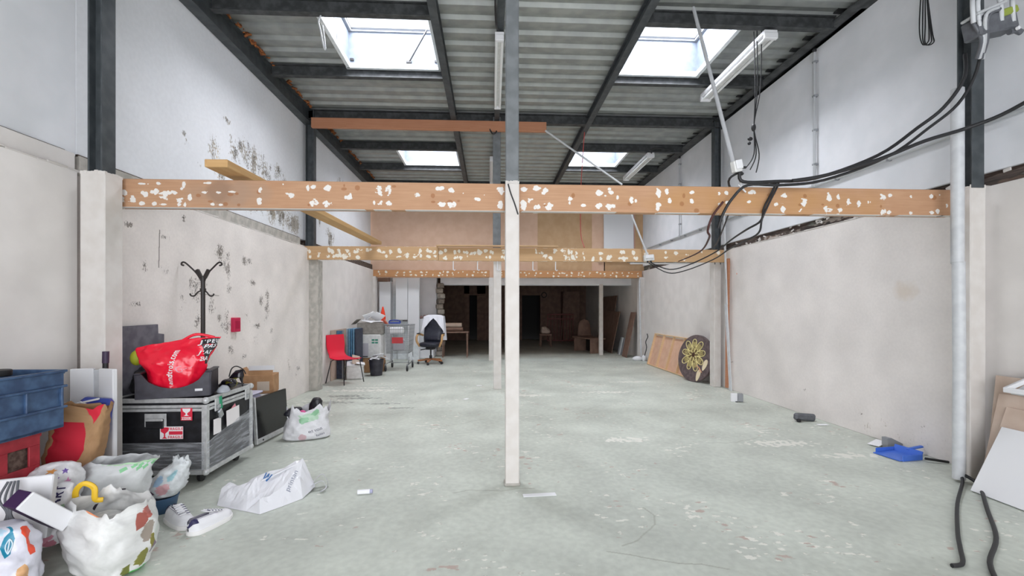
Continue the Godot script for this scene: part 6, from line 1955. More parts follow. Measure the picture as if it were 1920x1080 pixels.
	one("clear_film", Soft.new().rings([[0.0, 0.001, 0.001, 0, 0], [0.002, 0.035, 0.035, 0, 0], [0.03, 0.035, 0.035, 0, 0], [0.055, 0.015, 0.015, 0, 0], [0.06, 0.001, 0.001, 0, 0]], 20, 10, 2.2, 0.015, 14.0, 61).mb(), mat(hexc("a4a8ae"), 0.3), "crumpled grey wrapping on the flight case corner beside the tray", "wrapping", Vector3(-2.15, 0.668, -3.78))

	# things between the case and the far column
	t = thing("storage_tub", "pale lilac plastic tub behind the flight case", "tub", Vector3(-2.5, 0, -4.75))
	part("body", Mb.new().box(Vector3(0, 0.24, 0), Vector3(0.24, 0.48, 0.24), 0.03), mat(hexc("c9c6de"), 0.5), t)
	part("rim", Mb.new().box(Vector3(0, 0.48, 0), Vector3(0.26, 0.025, 0.26), 0.01), mat(hexc("d4d2e6"), 0.5), t)
	t = thing("flat_screen", "black flat screen panel with a pale lower edge leaning by the flight case", "panel", Vector3(-2.26, 0.0, -4.82))
	t.rotation = Vector3(0, PI / 2 - 0.08, 0)
	part("screen", Mb.new().box(Vector3(0, 0.27, 0), Vector3(0.56, 0.4, 0.03), 0.004, Basis(Vector3.RIGHT, -0.06)), M.screen_black, t)
	part("frame", Mb.new().box(Vector3(0, 0.045, 0.012), Vector3(0.58, 0.05, 0.035), 0.004).box(Vector3(-0.285, 0.25, 0.0), Vector3(0.02, 0.46, 0.03), 0.004, Basis(Vector3.RIGHT, -0.06)), M.alu, t)
	part("knob", Mb.new().tube([Vector3(-0.2, 0.045, 0.03), Vector3(-0.2, 0.045, 0.036)], 0.008, 10), M.black, t)
	part("bracket", Mb.new().box(Vector3(0.25, 0.075, 0.02), Vector3(0.03, 0.05, 0.04), 0.004), M.alu, t)
	t = thing("round_bin", "round bin with a white rim and a shadow-browned body under the cardboard box", "bin", Vector3(-2.5, 0, -5.14))
	part("body", Mb.new().lathe([Vector2(0.001, 0), Vector2(0.15, 0), Vector2(0.155, 0.01), Vector2(0.175, 0.37)], 28), M.bin_shadow, t)  # the shadow on the bin is put into this brown body colour
	part("rim", Mb.new().lathe([Vector2(0.175, 0.36), Vector2(0.19, 0.37), Vector2(0.192, 0.42), Vector2(0.18, 0.43), Vector2(0.001, 0.43)], 28), M.white_paint, t)
	t = thing("cardboard_box", "open brown cardboard box with white tape on the round bin", "box", Vector3(-2.5, 0.432, -5.1), 0.18)
	part("body", Mb.new().box(Vector3(0, 0.1, 0), Vector3(0.3, 0.2, 0.22), 0.004), M.card, t)
	part("flap", Mb.new().box(Vector3(-0.155, 0.23, 0.0), Vector3(0.006, 0.09, 0.2), 0.001, Basis(Vector3.BACK, 0.5)), M.card, t)
	part("flap", Mb.new().box(Vector3(0.02, 0.235, 0.09), Vector3(0.24, 0.09, 0.006), 0.001, Basis(Vector3.RIGHT, -0.1)), M.card, t)
	part("tape", Mb.new().box(Vector3(0.03, 0.275, 0.095), Vector3(0.25, 0.05, 0.006), 0.001, Basis(Vector3.RIGHT, -0.1)), M.white_paint, t)
	part("shipping_label", Mb.new().box(Vector3(0.05, 0.08, 0.112), Vector3(0.12, 0.1, 0.003), 0.001), mat(hexc("cdbfae"), 0.7), t)
	# white bag full of shoes
	s = Soft.new().rings([[0.0, 0.001, 0.001, 0, 0], [0.003, 0.2, 0.11, 0, 0], [0.06, 0.215, 0.125, 0, 0], [0.16, 0.2, 0.11, 0.0, 0], [0.24, 0.19, 0.09, 0.01, 0], [0.3, 0.2, 0.08, 0.02, 0]], 48, 24, 2.6, 0.02, 7.0, 67, 0.16)
	t = thing("plastic_bag", "white plastic bag stuffed with dark shoes beside the black panel", "bag", Vector3(-1.9, 0.002, -4.83), 0.35)
	part("body", s.mb(), print_mat(hexc("dedde0"), [[0.24, 0.22, 0.07, 0.12, hexc("b9d8bd")], [0.27, 0.3, 0.03, 0.08, hexc("8fc39a")], [0.21, 0.15, 0.03, 0.06, hexc("8fc39a")], [0.27, 0.68, 0.02, 0.1, hexc("d3b1b8")], [0.05, 0.95, 0.06, 0.04, hexc("7fbf86")]]), t)
	part("lettering", s.letters("et vous", 0.2, 0.48, 0.03, 0.2, false), mat(hexc("4a4a5c"), 0.6), t)
	part("lettering", s.letters("faites", 0.17, 0.37, 0.026, 0.25, false), mat(hexc("5a5a70"), 0.6), t)
	var mouth := [["dark shoe toe sticking out of the white shoe bag, nearest the black panel", Vector3(-2.03, 0.24, -4.8), Vector3(0.08, 0.05, 0.05), "23232c", 0.3], ["dark upright shoe at the far side of the white shoe bag", Vector3(-1.83, 0.26, -4.86), Vector3(0.06, 0.09, 0.045), "1f1c22", -0.3]]
	for q in mouth:
		var sh := thing("packed_shoe", q[0], "shoe", q[1], q[4], "shoes in the white bag")
		part("upper", Soft.new().rings([[0.0, 0.001, 0.001, 0, 0], [0.004, q[2].x, q[2].z, 0, 0], [q[2].y, q[2].x * 0.95, q[2].z, 0.01, 0], [q[2].y * 1.6, q[2].x * 0.6, q[2].z * 0.7, 0.02, 0], [q[2].y * 1.7, 0.001, 0.001, 0.02, 0]], 24, 12, 2.3, 0.01, 10.0, 71).mb(), mat(hexc(q[3]), 0.4), sh)
		part("trim", Mb.new().box(Vector3(0.0, 0.03, q[2].z + 0.002), Vector3(0.05, 0.01, 0.008), 0.002, Basis(Vector3.BACK, 0.8)), M.white_paint, sh)
	one("pink_cloth", Mb.new().ball(Vector3.ZERO, Vector3(0.045, 0.05, 0.03)), mat(hexc("d65c94"), 0.7), "small pink and white cloth between the shoes in the white bag", "cloth", Vector3(-1.93, 0.25, -4.78))

	# coat stand
	t = thing("coat_stand", "black metal coat stand with curled hooks behind the flight case", "coat stand", Vector3(-2.74, 0, -4.48))
	part("pole", Mb.new().tube([Vector3(0, 0.02, 0), Vector3(0, 1.66, 0)], 0.019, 12), M.iron, t)
	part("foot", Mb.new().lathe([Vector2(0.001, 0), Vector2(0.15, 0), Vector2(0.15, 0.012), Vector2(0.03, 0.03), Vector2(0.02, 0.06)], 24), M.iron, t)
	for q in [[-1.0, 0.0, 0.0], [1.0, 0.04, 0.02]]:
		var sx: float = q[0]
		part("block", Mb.new().box(Vector3(sx * 0.035, 1.68, 0), Vector3(0.03, 0.09, 0.03), 0.004, Basis(Vector3.BACK, -sx * 0.45)), M.iron, t)
		part("arm", Mb.new().tube(smooth([Vector3(sx * 0.01, 1.6, 0), Vector3(sx * 0.05, 1.68, 0.01), Vector3(sx * 0.11, 1.745, 0.015), Vector3(sx * 0.155, 1.785, 0.02), Vector3(sx * 0.18, 1.785, 0.02), Vector3(sx * 0.185, 1.765, 0.02), Vector3(sx * 0.165, 1.758, 0.02)]), 0.008, 8), M.iron, t)
		part("lower_hook", Mb.new().tube(smooth([Vector3(sx * 0.01, 1.52, 0.0), Vector3(sx * 0.04, 1.505, 0.01), Vector3(sx * 0.07, 1.47, 0.012), Vector3(sx * 0.1, 1.47, 0.015), Vector3(sx * 0.11, 1.49, 0.015)]), 0.007, 8), M.iron, t)
	part("collar", Mb.new().tube([Vector3(0, 1.51, 0), Vector3(0, 1.54, 0)], 0.026, 12), M.iron, t)
	var al := thing("call_point", "small red alarm box fixed on the mould-stained wall", "alarm box", Vector3(-2.95, 1.16, -5.39))
	part("box", Mb.new().box(Vector3(0.02, 0, 0), Vector3(0.045, 0.165, 0.13), 0.006), mat(hexc("c4204e"), 0.4), al)
	part("window", Mb.new().box(Vector3(0.044, 0.0, 0), Vector3(0.004, 0.09, 0.09), 0.002), mat(hexc("b01843"), 0.3), al)


func patch(s: Soft, u0: float, u1: float, t0: float, t1: float) -> Mb:
	var rows := []
	for r in 13:
		var ring := PackedVector3Array()
		for k in 13:
			var f := k / 12.0
			var t := lerpf(t0, t1, r / 12.0)
			var ue := lerpf(u0, lerpf(u0 + 0.02, u1, minf(1.0, r / 8.0)), f)
			ring.push_back(s.at(ue, t) + s.out(ue, t) * 0.0018)
		rows.push_back(ring)
	return Mb.new().grid(rows, false, true)


# ------------------------------------------------------------------ far left group: chair, boards, machine, trolley, desk chair
func build_mid() -> void:
	# red shell chair
	var t := thing("shell_chair", "red moulded chair with thin dark legs by the left-hand wall", "chair", Vector3(-2.64, 0, -8.38), 1.05)
	var rows := []
	for i in 18:
		var f := i / 17.0
		# profile from the front lip of the seat to the top of the back: (forward, up)
		var p := Vector2.ZERO
		if f < 0.45:
			var q := f / 0.45
			p = Vector2(lerpf(0.24, -0.14, q), 0.455 - 0.03 * sin(q * PI) - 0.02 * (1.0 - q) ** 6)
		else:
			var q := (f - 0.45) / 0.55
			p = Vector2(-0.14 - 0.06 * sin(minf(q * 2.2, 1.0) * PI / 2) - 0.05 * q, 0.455 + 0.41 * q ** 1.15)
		var w := 0.2 + 0.012 * sin(f * PI) - 0.03 * smoothstep(0.4, 0.55, f) * (1.0 - smoothstep(0.55, 0.8, f))
		var ring := PackedVector3Array()
		for k in 11:
			var a := (k / 10.0 - 0.5) * 2.0
			ring.push_back(Vector3(a * w, p.y + 0.012 * a * a * (1.0 - f), p.x + 0.02 * a * a * smoothstep(0.4, 0.8, f)))
		rows.push_back(ring)
	var sh := Mb.new().grid(rows.slice(0, 9), false, false)
	var low := []
	for r in rows:
		var ring := PackedVector3Array()
		for p in r:
			ring.push_back(p + Vector3(0, -0.008, -0.008))
		low.push_back(ring)
	sh.grid(low.slice(0, 9), false, true)
	part("seat", sh, M.chair_red, t)
	part("backrest", Mb.new().grid(rows.slice(8), false, false).grid(low.slice(8), false, true), M.chair_red, t)
	for sx in [-1.0, 1.0]:
		part("leg", Mb.new().tube([Vector3(sx * 0.13, 0.43, 0.12), Vector3(sx * 0.19, 0.4, 0.19), Vector3(sx * 0.23, 0.0, 0.25)], 0.009, 8), M.cable, t)
		part("leg", Mb.new().tube([Vector3(sx * 0.13, 0.43, -0.08), Vector3(sx * 0.18, 0.4, -0.13), Vector3(sx * 0.22, 0.0, -0.22)], 0.009, 8), M.cable, t)
	# boards standing behind the chair
	one("grey_board", Mb.new().box(Vector3(-2.935, 0.47, -9.0), Vector3(0.016, 0.94, 0.9), 0.002), M.mdf_pale, "pale grey-brown board leaning on the wall behind the red chair", "board")
	t = thing("blue_screen", "dark blue framed screen standing behind the red chair", "screen", Vector3(-2.87, 0, -8.84))
	part("panel", Mb.new().box(Vector3(0, 0.46, 0), Vector3(0.11, 0.92, 0.03), 0.004), M.screen_dark, t)
	part("top_band", Mb.new().box(Vector3(0, 0.86, 0.018), Vector3(0.1, 0.11, 0.012), 0.003), M.blue_board, t)
	part("stile", Mb.new().box(Vector3(0.065, 0.465, 0.012), Vector3(0.018, 0.93, 0.05), 0.003), M.plastic_grey, t)
	for i in 5:
		one("blue_board", Mb.new().box(Vector3(-2.775 + i * 0.042, 0.475, -9.2), Vector3(0.028, 0.95, 0.45), 0.004), M.board_grey if i == 0 else ([M.blue_board, M.blue_pale][i % 2] if i < 4 else M.screen_dark), ["pale grey board on edge, first of the row beside the blue screen", "blue board on edge, next to the pale grey board", "blue board on edge, in the middle of the row", "blue board on edge, last blue one before the dark board", "dark board on edge at the end of the row beside the white machine"][i], "board", Vector3.ZERO, 0.0, "boards stood on edge")
	# white machine on a carton, open grey carton with papers on top
	one("brown_carton", Mb.new().box(Vector3(-2.52, 0.155, -9.85), Vector3(0.5, 0.31, 0.4), 0.006), M.card, "brown carton carrying the white machine", "carton")
	t = thing("white_machine", "white appliance with a rounded grey panel and four green marks", "appliance", Vector3(-2.52, 0.312, -9.8))
	part("housing", Mb.new().box(Vector3(0, 0.245, 0), Vector3(0.48, 0.49, 0.4), 0.015), M.plastic_white, t)
	part("panel", Mb.new().box(Vector3(-0.1, 0.17, 0.2), Vector3(0.19, 0.28, 0.012), 0.03), M.panel_grey, t, "rounded grey panel")
	part("tray_lip", Mb.new().box(Vector3(-0.1, 0.03, 0.205), Vector3(0.17, 0.02, 0.02), 0.006), M.black, t)
	for k in 4:
		part("green_mark", Mb.new().box(Vector3(0.09 + (k % 2) * 0.07, 0.375 - (k / 2) * 0.055, 0.201), Vector3(0.06, 0.035, 0.003), 0.001), mat(hexc("3f8f78"), 0.5), t)
	t = thing("grey_carton", "open grey carton heaped with papers on top of the white machine", "carton", Vector3(-2.52, 0.805, -9.8))
	part("body", Mb.new().box(Vector3(0, 0.12, 0), Vector3(0.5, 0.24, 0.36), 0.005), M.carton_grey, t)
	part("flap", Mb.new().box(Vector3(-0.3, 0.26, 0.05), Vector3(0.16, 0.008, 0.32), 0.002, Basis(Vector3.BACK, 0.75)), M.carton_grey, t)
	for k in 5:
		one("loose_paper", Mb.new().box(Vector3.ZERO, Vector3(0.2, 0.012, 0.26), 0.002), M.paper, ["white paper sheaf tilted at the back of the grey carton", "white paper sheaf lying flat on the grey carton", "folded white papers standing over the carton edge nearest the orange cone", "grey-white paper sheaf at the front of the grey carton", "crumpled white papers in the middle of the grey carton"][k], "paper", [Vector3(-2.6, 1.18, -9.88), Vector3(-2.38, 1.075, -9.76), Vector3(-2.38, 1.17, -9.82), Vector3(-2.54, 1.085, -9.68), Vector3(-2.53, 1.2, -9.74)][k], 0.4 * k, "papers on the grey carton").rotation = Vector3([0.5, 0.04, -0.5, 0.2, -0.3][k], 0.4 * k, [0.6, 0.02, -0.5, 0.1, -0.4][k])
	t = thing("traffic_cone", "orange pointed cone sticking up behind the papers", "cone", Vector3(-2.31, 1.05, -9.95))
	part("body", Mb.new().lathe([Vector2(0.001, 0.0), Vector2(0.055, 0.0), Vector2(0.06, 0.1), Vector2(0.04, 0.22), Vector2(0.014, 0.33), Vector2(0.001, 0.34)], 18), mat(hexc("e6401f"), 0.5), t)
	part("tail", Mb.new().bar(Vector3(0.02, 0.05, 0.03), Vector3(0.13, -0.08, 0.05), 0.05, 0.05, 0.01), mat(hexc("b4563f"), 0.6), t)
	# white tub and black bin in front, both full of papers
	t = thing("white_tub", "low white tub full of papers behind the red chair's legs", "tub", Vector3(-2.57, 0, -8.82), 0.12)
	part("body", Mb.new().box(Vector3(0, 0.13, 0), Vector3(0.3, 0.26, 0.2), 0.02), M.plastic_white, t)
	part("rim", Mb.new().box(Vector3(0, 0.255, 0), Vector3(0.33, 0.025, 0.23), 0.008), M.plastic_white, t)
	for k in 3:
		one("loose_paper", Mb.new().box(Vector3.ZERO, Vector3(0.16, 0.01, 0.2), 0.002), [M.paper, M.mdf_pale, M.paper][k], ["white paper leaning out of the white tub nearest the chair", "beige card standing up in the white tub", "white paper lying over the rim of the white tub"][k], "paper", [Vector3(-2.66, 0.3, -8.8), Vector3(-2.56, 0.36, -8.84), Vector3(-2.47, 0.3, -8.82)][k], 0.0, "papers in the white tub").rotation = Vector3([0.3, 0.9, 0.1][k], 0.3, [0.1, -0.5, -0.2][k])
	t = thing("waste_bin", "black waste bin brimming with white paper", "bin", Vector3(-2.28, 0, -9.26))
	part("body", Mb.new().lathe([Vector2(0.001, 0), Vector2(0.11, 0), Vector2(0.115, 0.01), Vector2(0.145, 0.31), Vector2(0.15, 0.315), Vector2(0.15, 0.325), Vector2(0.14, 0.325), Vector2(0.13, 0.28), Vector2(0.001, 0.27)], 24), M.tray, t)
	for k in 4:
		one("loose_paper", Mb.new().box(Vector3.ZERO, Vector3(0.2, 0.01, 0.16), 0.002), M.paper, ["white paper on top of the black bin, tilted towards the tub", "white paper heaped at the back of the black bin", "white paper hanging over the rim of the black bin towards the trolley", "white paper lying across the middle of the black bin"][k], "paper", [Vector3(-2.33, 0.35, -9.26), Vector3(-2.27, 0.4, -9.34), Vector3(-2.16, 0.36, -9.3), Vector3(-2.27, 0.345, -9.24)][k], 0.0, "papers in the black bin").rotation = Vector3([0.2, -0.3, 0.1, 0.15][k], 0.5 * k, [0.4, 0.1, -0.35, 0.0][k])
	trolley()
	desk_chair()
	rear_group()


func trolley() -> void:
	var t := thing("shopping_trolley", "wire shopping trolley with a red sign between the white machine and the desk chair", "trolley", Vector3(-1.99, 0, -10.2))
	var wire_m: Material = M.chrome
	var x0 := -0.27
	var x1 := 0.27
	var bask := Mb.new()
	var corner := func(x: float, y: float, z: float) -> Vector3:
		var s := (y - 0.38) / 0.6
		return Vector3(x * (0.86 + 0.14 * s), y, lerpf(z * 0.85, z, s) + 0.0)
	for iy in 8:
		var y := 0.38 + iy * 0.086
		var r := 0.008 if iy == 7 or iy == 0 else 0.0035
		for e in [[x0, 0.34, x1, 0.34], [x1, 0.34, x1, -0.34], [x1, -0.34, x0, -0.34], [x0, -0.34, x0, 0.34]]:
			bask.tube([corner.call(e[0], y, e[1]), corner.call(e[2], y, e[3])], r, 5)
	for i in 15:
		var f := i / 14.0
		for z in [0.34, -0.34]:
			bask.tube([corner.call(lerpf(x0, x1, f), 0.38, z), corner.call(lerpf(x0, x1, f), 0.98, z)], 0.003, 4)
		for x in [x0, x1]:
			bask.tube([corner.call(x, 0.38, lerpf(-0.34, 0.34, f)), corner.call(x, 0.98, lerpf(-0.34, 0.34, f))], 0.003, 4)
		bask.tube([corner.call(lerpf(x0, x1, f), 0.38, -0.34), corner.call(lerpf(x0, x1, f), 0.38, 0.34)], 0.003, 4)
	part("wire_basket", bask, wire_m, t).set_meta("kind", "stuff")
	part("handle", Mb.new().tube([Vector3(x0, 1.0, 0.38), Vector3(x1, 1.0, 0.38)], 0.014, 10), M.plastic_grey, t)
	part("sign", Mb.new().box(Vector3(0.01, 0.66, 0.345), Vector3(0.24, 0.13, 0.008), 0.003), M.sign_red, t, "red sign plate")
	for sx in [-1.0, 1.0]:
		part("chassis", Mb.new().tube([Vector3(sx * 0.23, 0.36, -0.28), Vector3(sx * 0.23, 0.16, -0.3), Vector3(sx * 0.25, 0.14, 0.38), Vector3(sx * 0.25, 0.3, 0.3)], 0.011, 8), wire_m, t)
		for z in [-0.28, 0.4]:
			var f := part("fork", Mb.new().bar(Vector3(sx * 0.23, 0.15, z), Vector3(sx * 0.23, 0.07, z), 0.03, 0.04, 0.004), M.plastic_grey, t)
			part("wheel", Mb.new().tube([Vector3(sx * 0.23 - 0.014, 0.062, z), Vector3(sx * 0.23 + 0.014, 0.062, z)], 0.062, 18), M.cable, f)
	part("crossbar", Mb.new().tube([Vector3(-0.24, 0.15, 0.05), Vector3(0.24, 0.15, 0.05)], 0.009, 8), wire_m, t)
	t = thing("blue_tray", "bright blue plastic lid lying over the top of the trolley", "lid", Vector3(-2.1, 0.998, -10.15), 0.2)
	part("plate", Mb.new().box(Vector3(0, 0.03, 0), Vector3(0.26, 0.04, 0.2), 0.012), mat(hexc("27459e"), 0.4), t)
	part("grip", Mb.new().tube(smooth([Vector3(-0.12, 0.045, 0.09), Vector3(-0.08, 0.085, 0.09), Vector3(0.08, 0.085, 0.09), Vector3(0.13, 0.04, 0.09)]), 0.014, 8), mat(hexc("20388c"), 0.4), t)
	one("white_packet", Mb.new().box(Vector3.ZERO, Vector3(0.3, 0.14, 0.2), 0.03), M.paper, "white packet with a blue edge under the blue lid in the trolley", "packet", Vector3(-2.03, 0.87, -10.0))
	one("grey_basket", Mb.new().box(Vector3(0, 0.12, 0), Vector3(0.26, 0.24, 0.22), 0.02), M.panel_grey, "grey box lying inside the trolley basket", "box", Vector3(-2.02, 0.42, -10.2), 0.2)


func desk_chair() -> void:
	var t := thing("desk_chair", "black leather desk chair with wooden arms and a wooden star base", "chair", Vector3(-1.43, 0, -11.12), -0.12)
	for i in 5:
		var a := TAU * i / 5.0 + 0.3
		var d := Vector3(cos(a), 0, sin(a))
		part("base_leg", Mb.new().bar(d * 0.03 + Vector3(0, 0.115, 0), d * 0.31 + Vector3(0, 0.085, 0), 0.055, 0.04, 0.01), M.chair_wood, t)
		part("castor", Mb.new().tube([d * 0.3 + Vector3(0, 0.03, 0) - d.rotated(Vector3.UP, PI / 2) * 0.022, d * 0.3 + Vector3(0, 0.03, 0) + d.rotated(Vector3.UP, PI / 2) * 0.022], 0.03, 12), M.cable, t)
	part("gas_column", Mb.new().tube([Vector3(0, 0.1, 0), Vector3(0, 0.2, 0), Vector3(0, 0.21, 0), Vector3(0, 0.38, 0)], [0.035, 0.035, 0.018, 0.018], 12), M.black, t)
	part("mechanism", Mb.new().box(Vector3(0, 0.38, 0), Vector3(0.2, 0.06, 0.24), 0.015), M.black, t)
	part("lever", Mb.new().tube([Vector3(-0.08, 0.37, 0.05), Vector3(-0.2, 0.35, 0.08), Vector3(-0.23, 0.34, 0.08)], 0.012, 8), M.black, t)
	var s := Soft.new().rings([[0.41, 0.001, 0.001, 0, 0], [0.412, 0.2, 0.2, 0, 0], [0.45, 0.25, 0.25, 0, 0], [0.5, 0.25, 0.25, 0, 0], [0.525, 0.2, 0.2, 0, 0], [0.53, 0.001, 0.001, 0, 0]], 36, 16, 3.0, 0.008, 7.0, 81)
	part("seat", s.mb(), M.leather, t)
	var rows := []
	for i in 22:
		var f := i / 21.0
		var y := 0.5 + f * 0.63
		var w := 0.22 + 0.02 * sin(f * PI) - 0.05 * smoothstep(0.8, 1.0, f)
		var z := -0.2 - 0.16 * f + 0.02 * sin(f * 9.0)
		var th := 0.055 * sin(minf(1.0, f * 5.0 + 0.15) * PI / 2) * (1.0 - 0.8 * smoothstep(0.93, 1.0, f))
		var ring := PackedVector3Array()
		for k in 20:
			var a := TAU * k / 20.0
			ring.push_back(Vector3(signf(cos(a)) * absf(cos(a)) ** 0.6 * w, y, z + sin(a) * th))
		rows.push_back(ring)
	part("backrest", Mb.new().grid(rows, true, true), M.leather, t)
	for sx in [-1.0, 1.0]:
		var arm := part("armrest", Mb.new().tube(smooth([Vector3(sx * 0.24, 0.43, 0.12), Vector3(sx * 0.3, 0.55, 0.16), Vector3(sx * 0.31, 0.66, 0.14), Vector3(sx * 0.3, 0.715, 0.04), Vector3(sx * 0.29, 0.71, -0.12), Vector3(sx * 0.26, 0.68, -0.24)]), 0.026, 10), M.chair_wood_pale, t)
		part("arm_pad", Mb.new().box(Vector3(sx * 0.3, 0.735, 0.0), Vector3(0.06, 0.025, 0.2), 0.012), M.black, arm)
	# white cloth over the back
	var cl := []
	for i in 24:
		var f := i / 23.0   # from the front hem over the top and down behind
		var ring := PackedVector3Array()
		for k in 25:
			var x := (k / 24.0 - 0.5) * 2.0
			var drop := 0.0
			var p := Vector3.ZERO
			var front := 0.06 + 0.35 * absf(x) ** 1.3
			if f < 0.4:
				p = Vector3(x * (0.245 + 0.05 * (1.0 - f / 0.4) * absf(x)), 1.13 - front * (1.0 - f / 0.4), -0.27 - 0.02 * (f / 0.4))
				p.z += 0.012 * sin(x * 14.0) * (1.0 - f / 0.4) + (1.15 - p.y) * 0.22
			elif f < 0.6:
				var q := (f - 0.4) / 0.2
				p = Vector3(x * 0.245, 1.135 + 0.025 * sin(q * PI) - 0.05 * absf(x) ** 5, -0.29 - 0.14 * q)
			else:
				var q := (f - 0.6) / 0.4
				p = Vector3(x * (0.25 + 0.05 * q), 1.135 - 0.62 * q, -0.43 - 0.03 * q + 0.012 * sin(x * 12.0))
			ring.push_back(p)
		cl.push_back(ring)
	one("white_cloth", Mb.new().grid(cl, false, true), M.cloth, "white cloth draped over the back of the desk chair", "cloth", Vector3(-1.43, 0.03, -11.12), -0.12)


func rear_group() -> void:
	# white panels and cupboards beside the rear opening
	var t := thing("tall_cupboard", "tall narrow white cupboard with a dark gap above, against the rear corner casing", "cupboard", Vector3(-2.72, 0, -12.15))
	part("carcass", Mb.new().box(Vector3(0, 1.02, 0), Vector3(0.3, 2.04, 0.4), 0.006), M.white_paint, t)
	part("side_trim", Mb.new().box(Vector3(0.155, 1.02, 0.2), Vector3(0.012, 2.04, 0.02), 0.002), M.plastic_grey, t)
	one("dark_box", Mb.new().box(Vector3(-2.78, 2.11, -12.1), Vector3(0.26, 0.12, 0.3), 0.004), M.brown, "dark brown box on top of the tall narrow cupboard", "box")
	one("grey_sheet", Mb.new().box(Vector3(-2.45, 1.08, -12.25), Vector3(0.26, 2.16, 0.03), 0.004), M.white_metal, "pale grey panel between the tall cupboard and the boxed white duct", "panel")
	t = thing("boxed_duct", "white boxed duct hanging above the trolley, ending half way up the wall", "duct", Vector3(-2.28, 1.05, -12.0))
	part("front_plate", Mb.new().box(Vector3(0, 0.56, 0.1), Vector3(0.3, 1.12, 0.02), 0.004), M.white_paint, t)
	part("body", Mb.new().box(Vector3(0, 0.57, 0), Vector3(0.29, 1.1, 0.18), 0.004), M.white_metal, t)
	one("lower_panel", Mb.new().box(Vector3(-2.28, 0.5, -12.15), Vector3(0.3, 1.0, 0.04), 0.004), M.white_metal, "pale panel below the hanging white duct", "panel")
	t = thing("white_pilaster", "broad white boxed column beside the desk chair", "column", Vector3(-1.98, 0, -12.02))
	part("front_board", Mb.new().box(Vector3(0, 1.08, 0.1), Vector3(0.29, 2.16, 0.02), 0.004), M.white_paint, t)
	part("core", Mb.new().box(Vector3(0, 1.08, 0), Vector3(0.27, 2.16, 0.18), 0.004), M.white_metal, t)
	part("foot_stain", Mb.new().box(Vector3(0.0, 0.2, 0.1115), Vector3(0.27, 0.36, 0.002), 0.0), M.white_metal, t)
	# rough stone jamb: stones one by one
	var S := setting("trim_1", "rough masonry jamb of broken stones at the edge of the rear opening")
	var meshes := []
	for k in 4:
		meshes.push_back(Soft.new().rings([[0.0, 0.001, 0.001, 0, 0], [0.005, 0.085, 0.08, 0, 0], [0.07, 0.095, 0.09, 0, 0], [0.14, 0.085, 0.08, 0, 0], [0.145, 0.001, 0.001, 0, 0]], 12, 6, 4.0, 0.016, 9.0, 90 + k).mb(true).mesh())
	for i in 14:
		var o := MeshInstance3D.new()
		o.name = "stone"
		o.mesh = meshes[i % 4]
		o.material_override = [M.stone_a, M.stone_b, M.grey_render][i % 3]
		o.position = Vector3(-1.39 + 0.02 * ((i * 7) % 3 - 1), i * 0.147 + 0.002, -12.9)
		o.rotation.y = 0.3 * ((i * 5) % 4)
		S.add_child(o, true)
	var rub := thing("rubble_heap", "small heap of reddish rubble on the ledge behind the desk chair", "rubble", Vector3(-1.72, 0, -12.55))
	part("ledge", Mb.new().box(Vector3(0, 0.53, 0), Vector3(0.4, 1.06, 0.4), 0.01), M.white_wall, rub)
	for i in 12:
		part("stone", Mb.new().box(Vector3(rng.randf_range(-0.14, 0.16), 1.08 + rng.randf_range(0, 0.06), rng.randf_range(-0.05, 0.17)), Vector3(0.08, 0.05, 0.07), 0.012, Basis.from_euler(Vector3(rng.randf(), rng.randf() * 3, rng.randf()))), M.rubble_pink, rub)
	# rolls on a dark table
	t = thing("work_table", "dark table with thin legs in the shade behind the desk chair", "table", Vector3(-0.95, 0, -12.68))
	part("top", Mb.new().box(Vector3(0, 0.69, 0), Vector3(0.75, 0.03, 0.45), 0.004), M.brown, t)
	for q in [[-0.33, -0.18], [0.33, -0.18], [-0.33, 0.18], [0.33, 0.18]]:
		part("leg", Mb.new().bar(Vector3(q[0], 0.68, q[1]), Vector3(q[0], 0, q[1]), 0.03, 0.03, 0.003), M.brown, t)
	one("carpet_roll", Mb.new().tube([Vector3(-1.3, 0.765, -12.65), Vector3(-0.74, 0.765, -12.65)], 0.058, 18), M.brown, "dark lower roll lying on the shaded table", "roll")
	one("carpet_roll", Mb.new().tube([Vector3(-1.28, 0.885, -12.66), Vector3(-0.77, 0.885, -12.66)], 0.06, 18), M.mdf_pale, "pale upper roll lying on the darker roll behind the desk chair", "roll")
	# white board and brown boards high up and along the wall
	t = thing("white_board", "white rectangular board leaning against the chipboard partition above the second beam", "board", Vector3(3.4, 2.655, -11.8))
	part("sheet", Mb.new().box(Vector3(0, 0.67, 0), Vector3(0.8, 1.34, 0.02), 0.003, Basis(Vector3.RIGHT, -0.02)), M.white_paint, t)
	part("edge_strip", Mb.new().box(Vector3(0.42, 0.65, 0.0), Vector3(0.025, 1.34, 0.03), 0.003), mat(hexc("c99c8c"), 0.7), t, "pinkish edge strip")
	one("support_batten", Mb.new().box(Vector3(3.4, 2.63, -11.8), Vector3(1.1, 0.04, 0.11), 0.004), M.mdf_dark, "brown batten on the partition carrying the white board", "batten")
	t = thing("strip_lamp", "dusty strip lamp lying along the underside of the partition at the far right", "lamp", Vector3(2.95, 2.15, -7.62))
	part("batten", Mb.new().box(Vector3.ZERO, Vector3(1.2, 0.04, 0.06), 0.004), M.plastic_grey, t)
	part("tube", Mb.new().tube([Vector3(-0.56, -0.035, 0), Vector3(0.56, -0.035, 0)], 0.014, 10), M.white_paint, t)
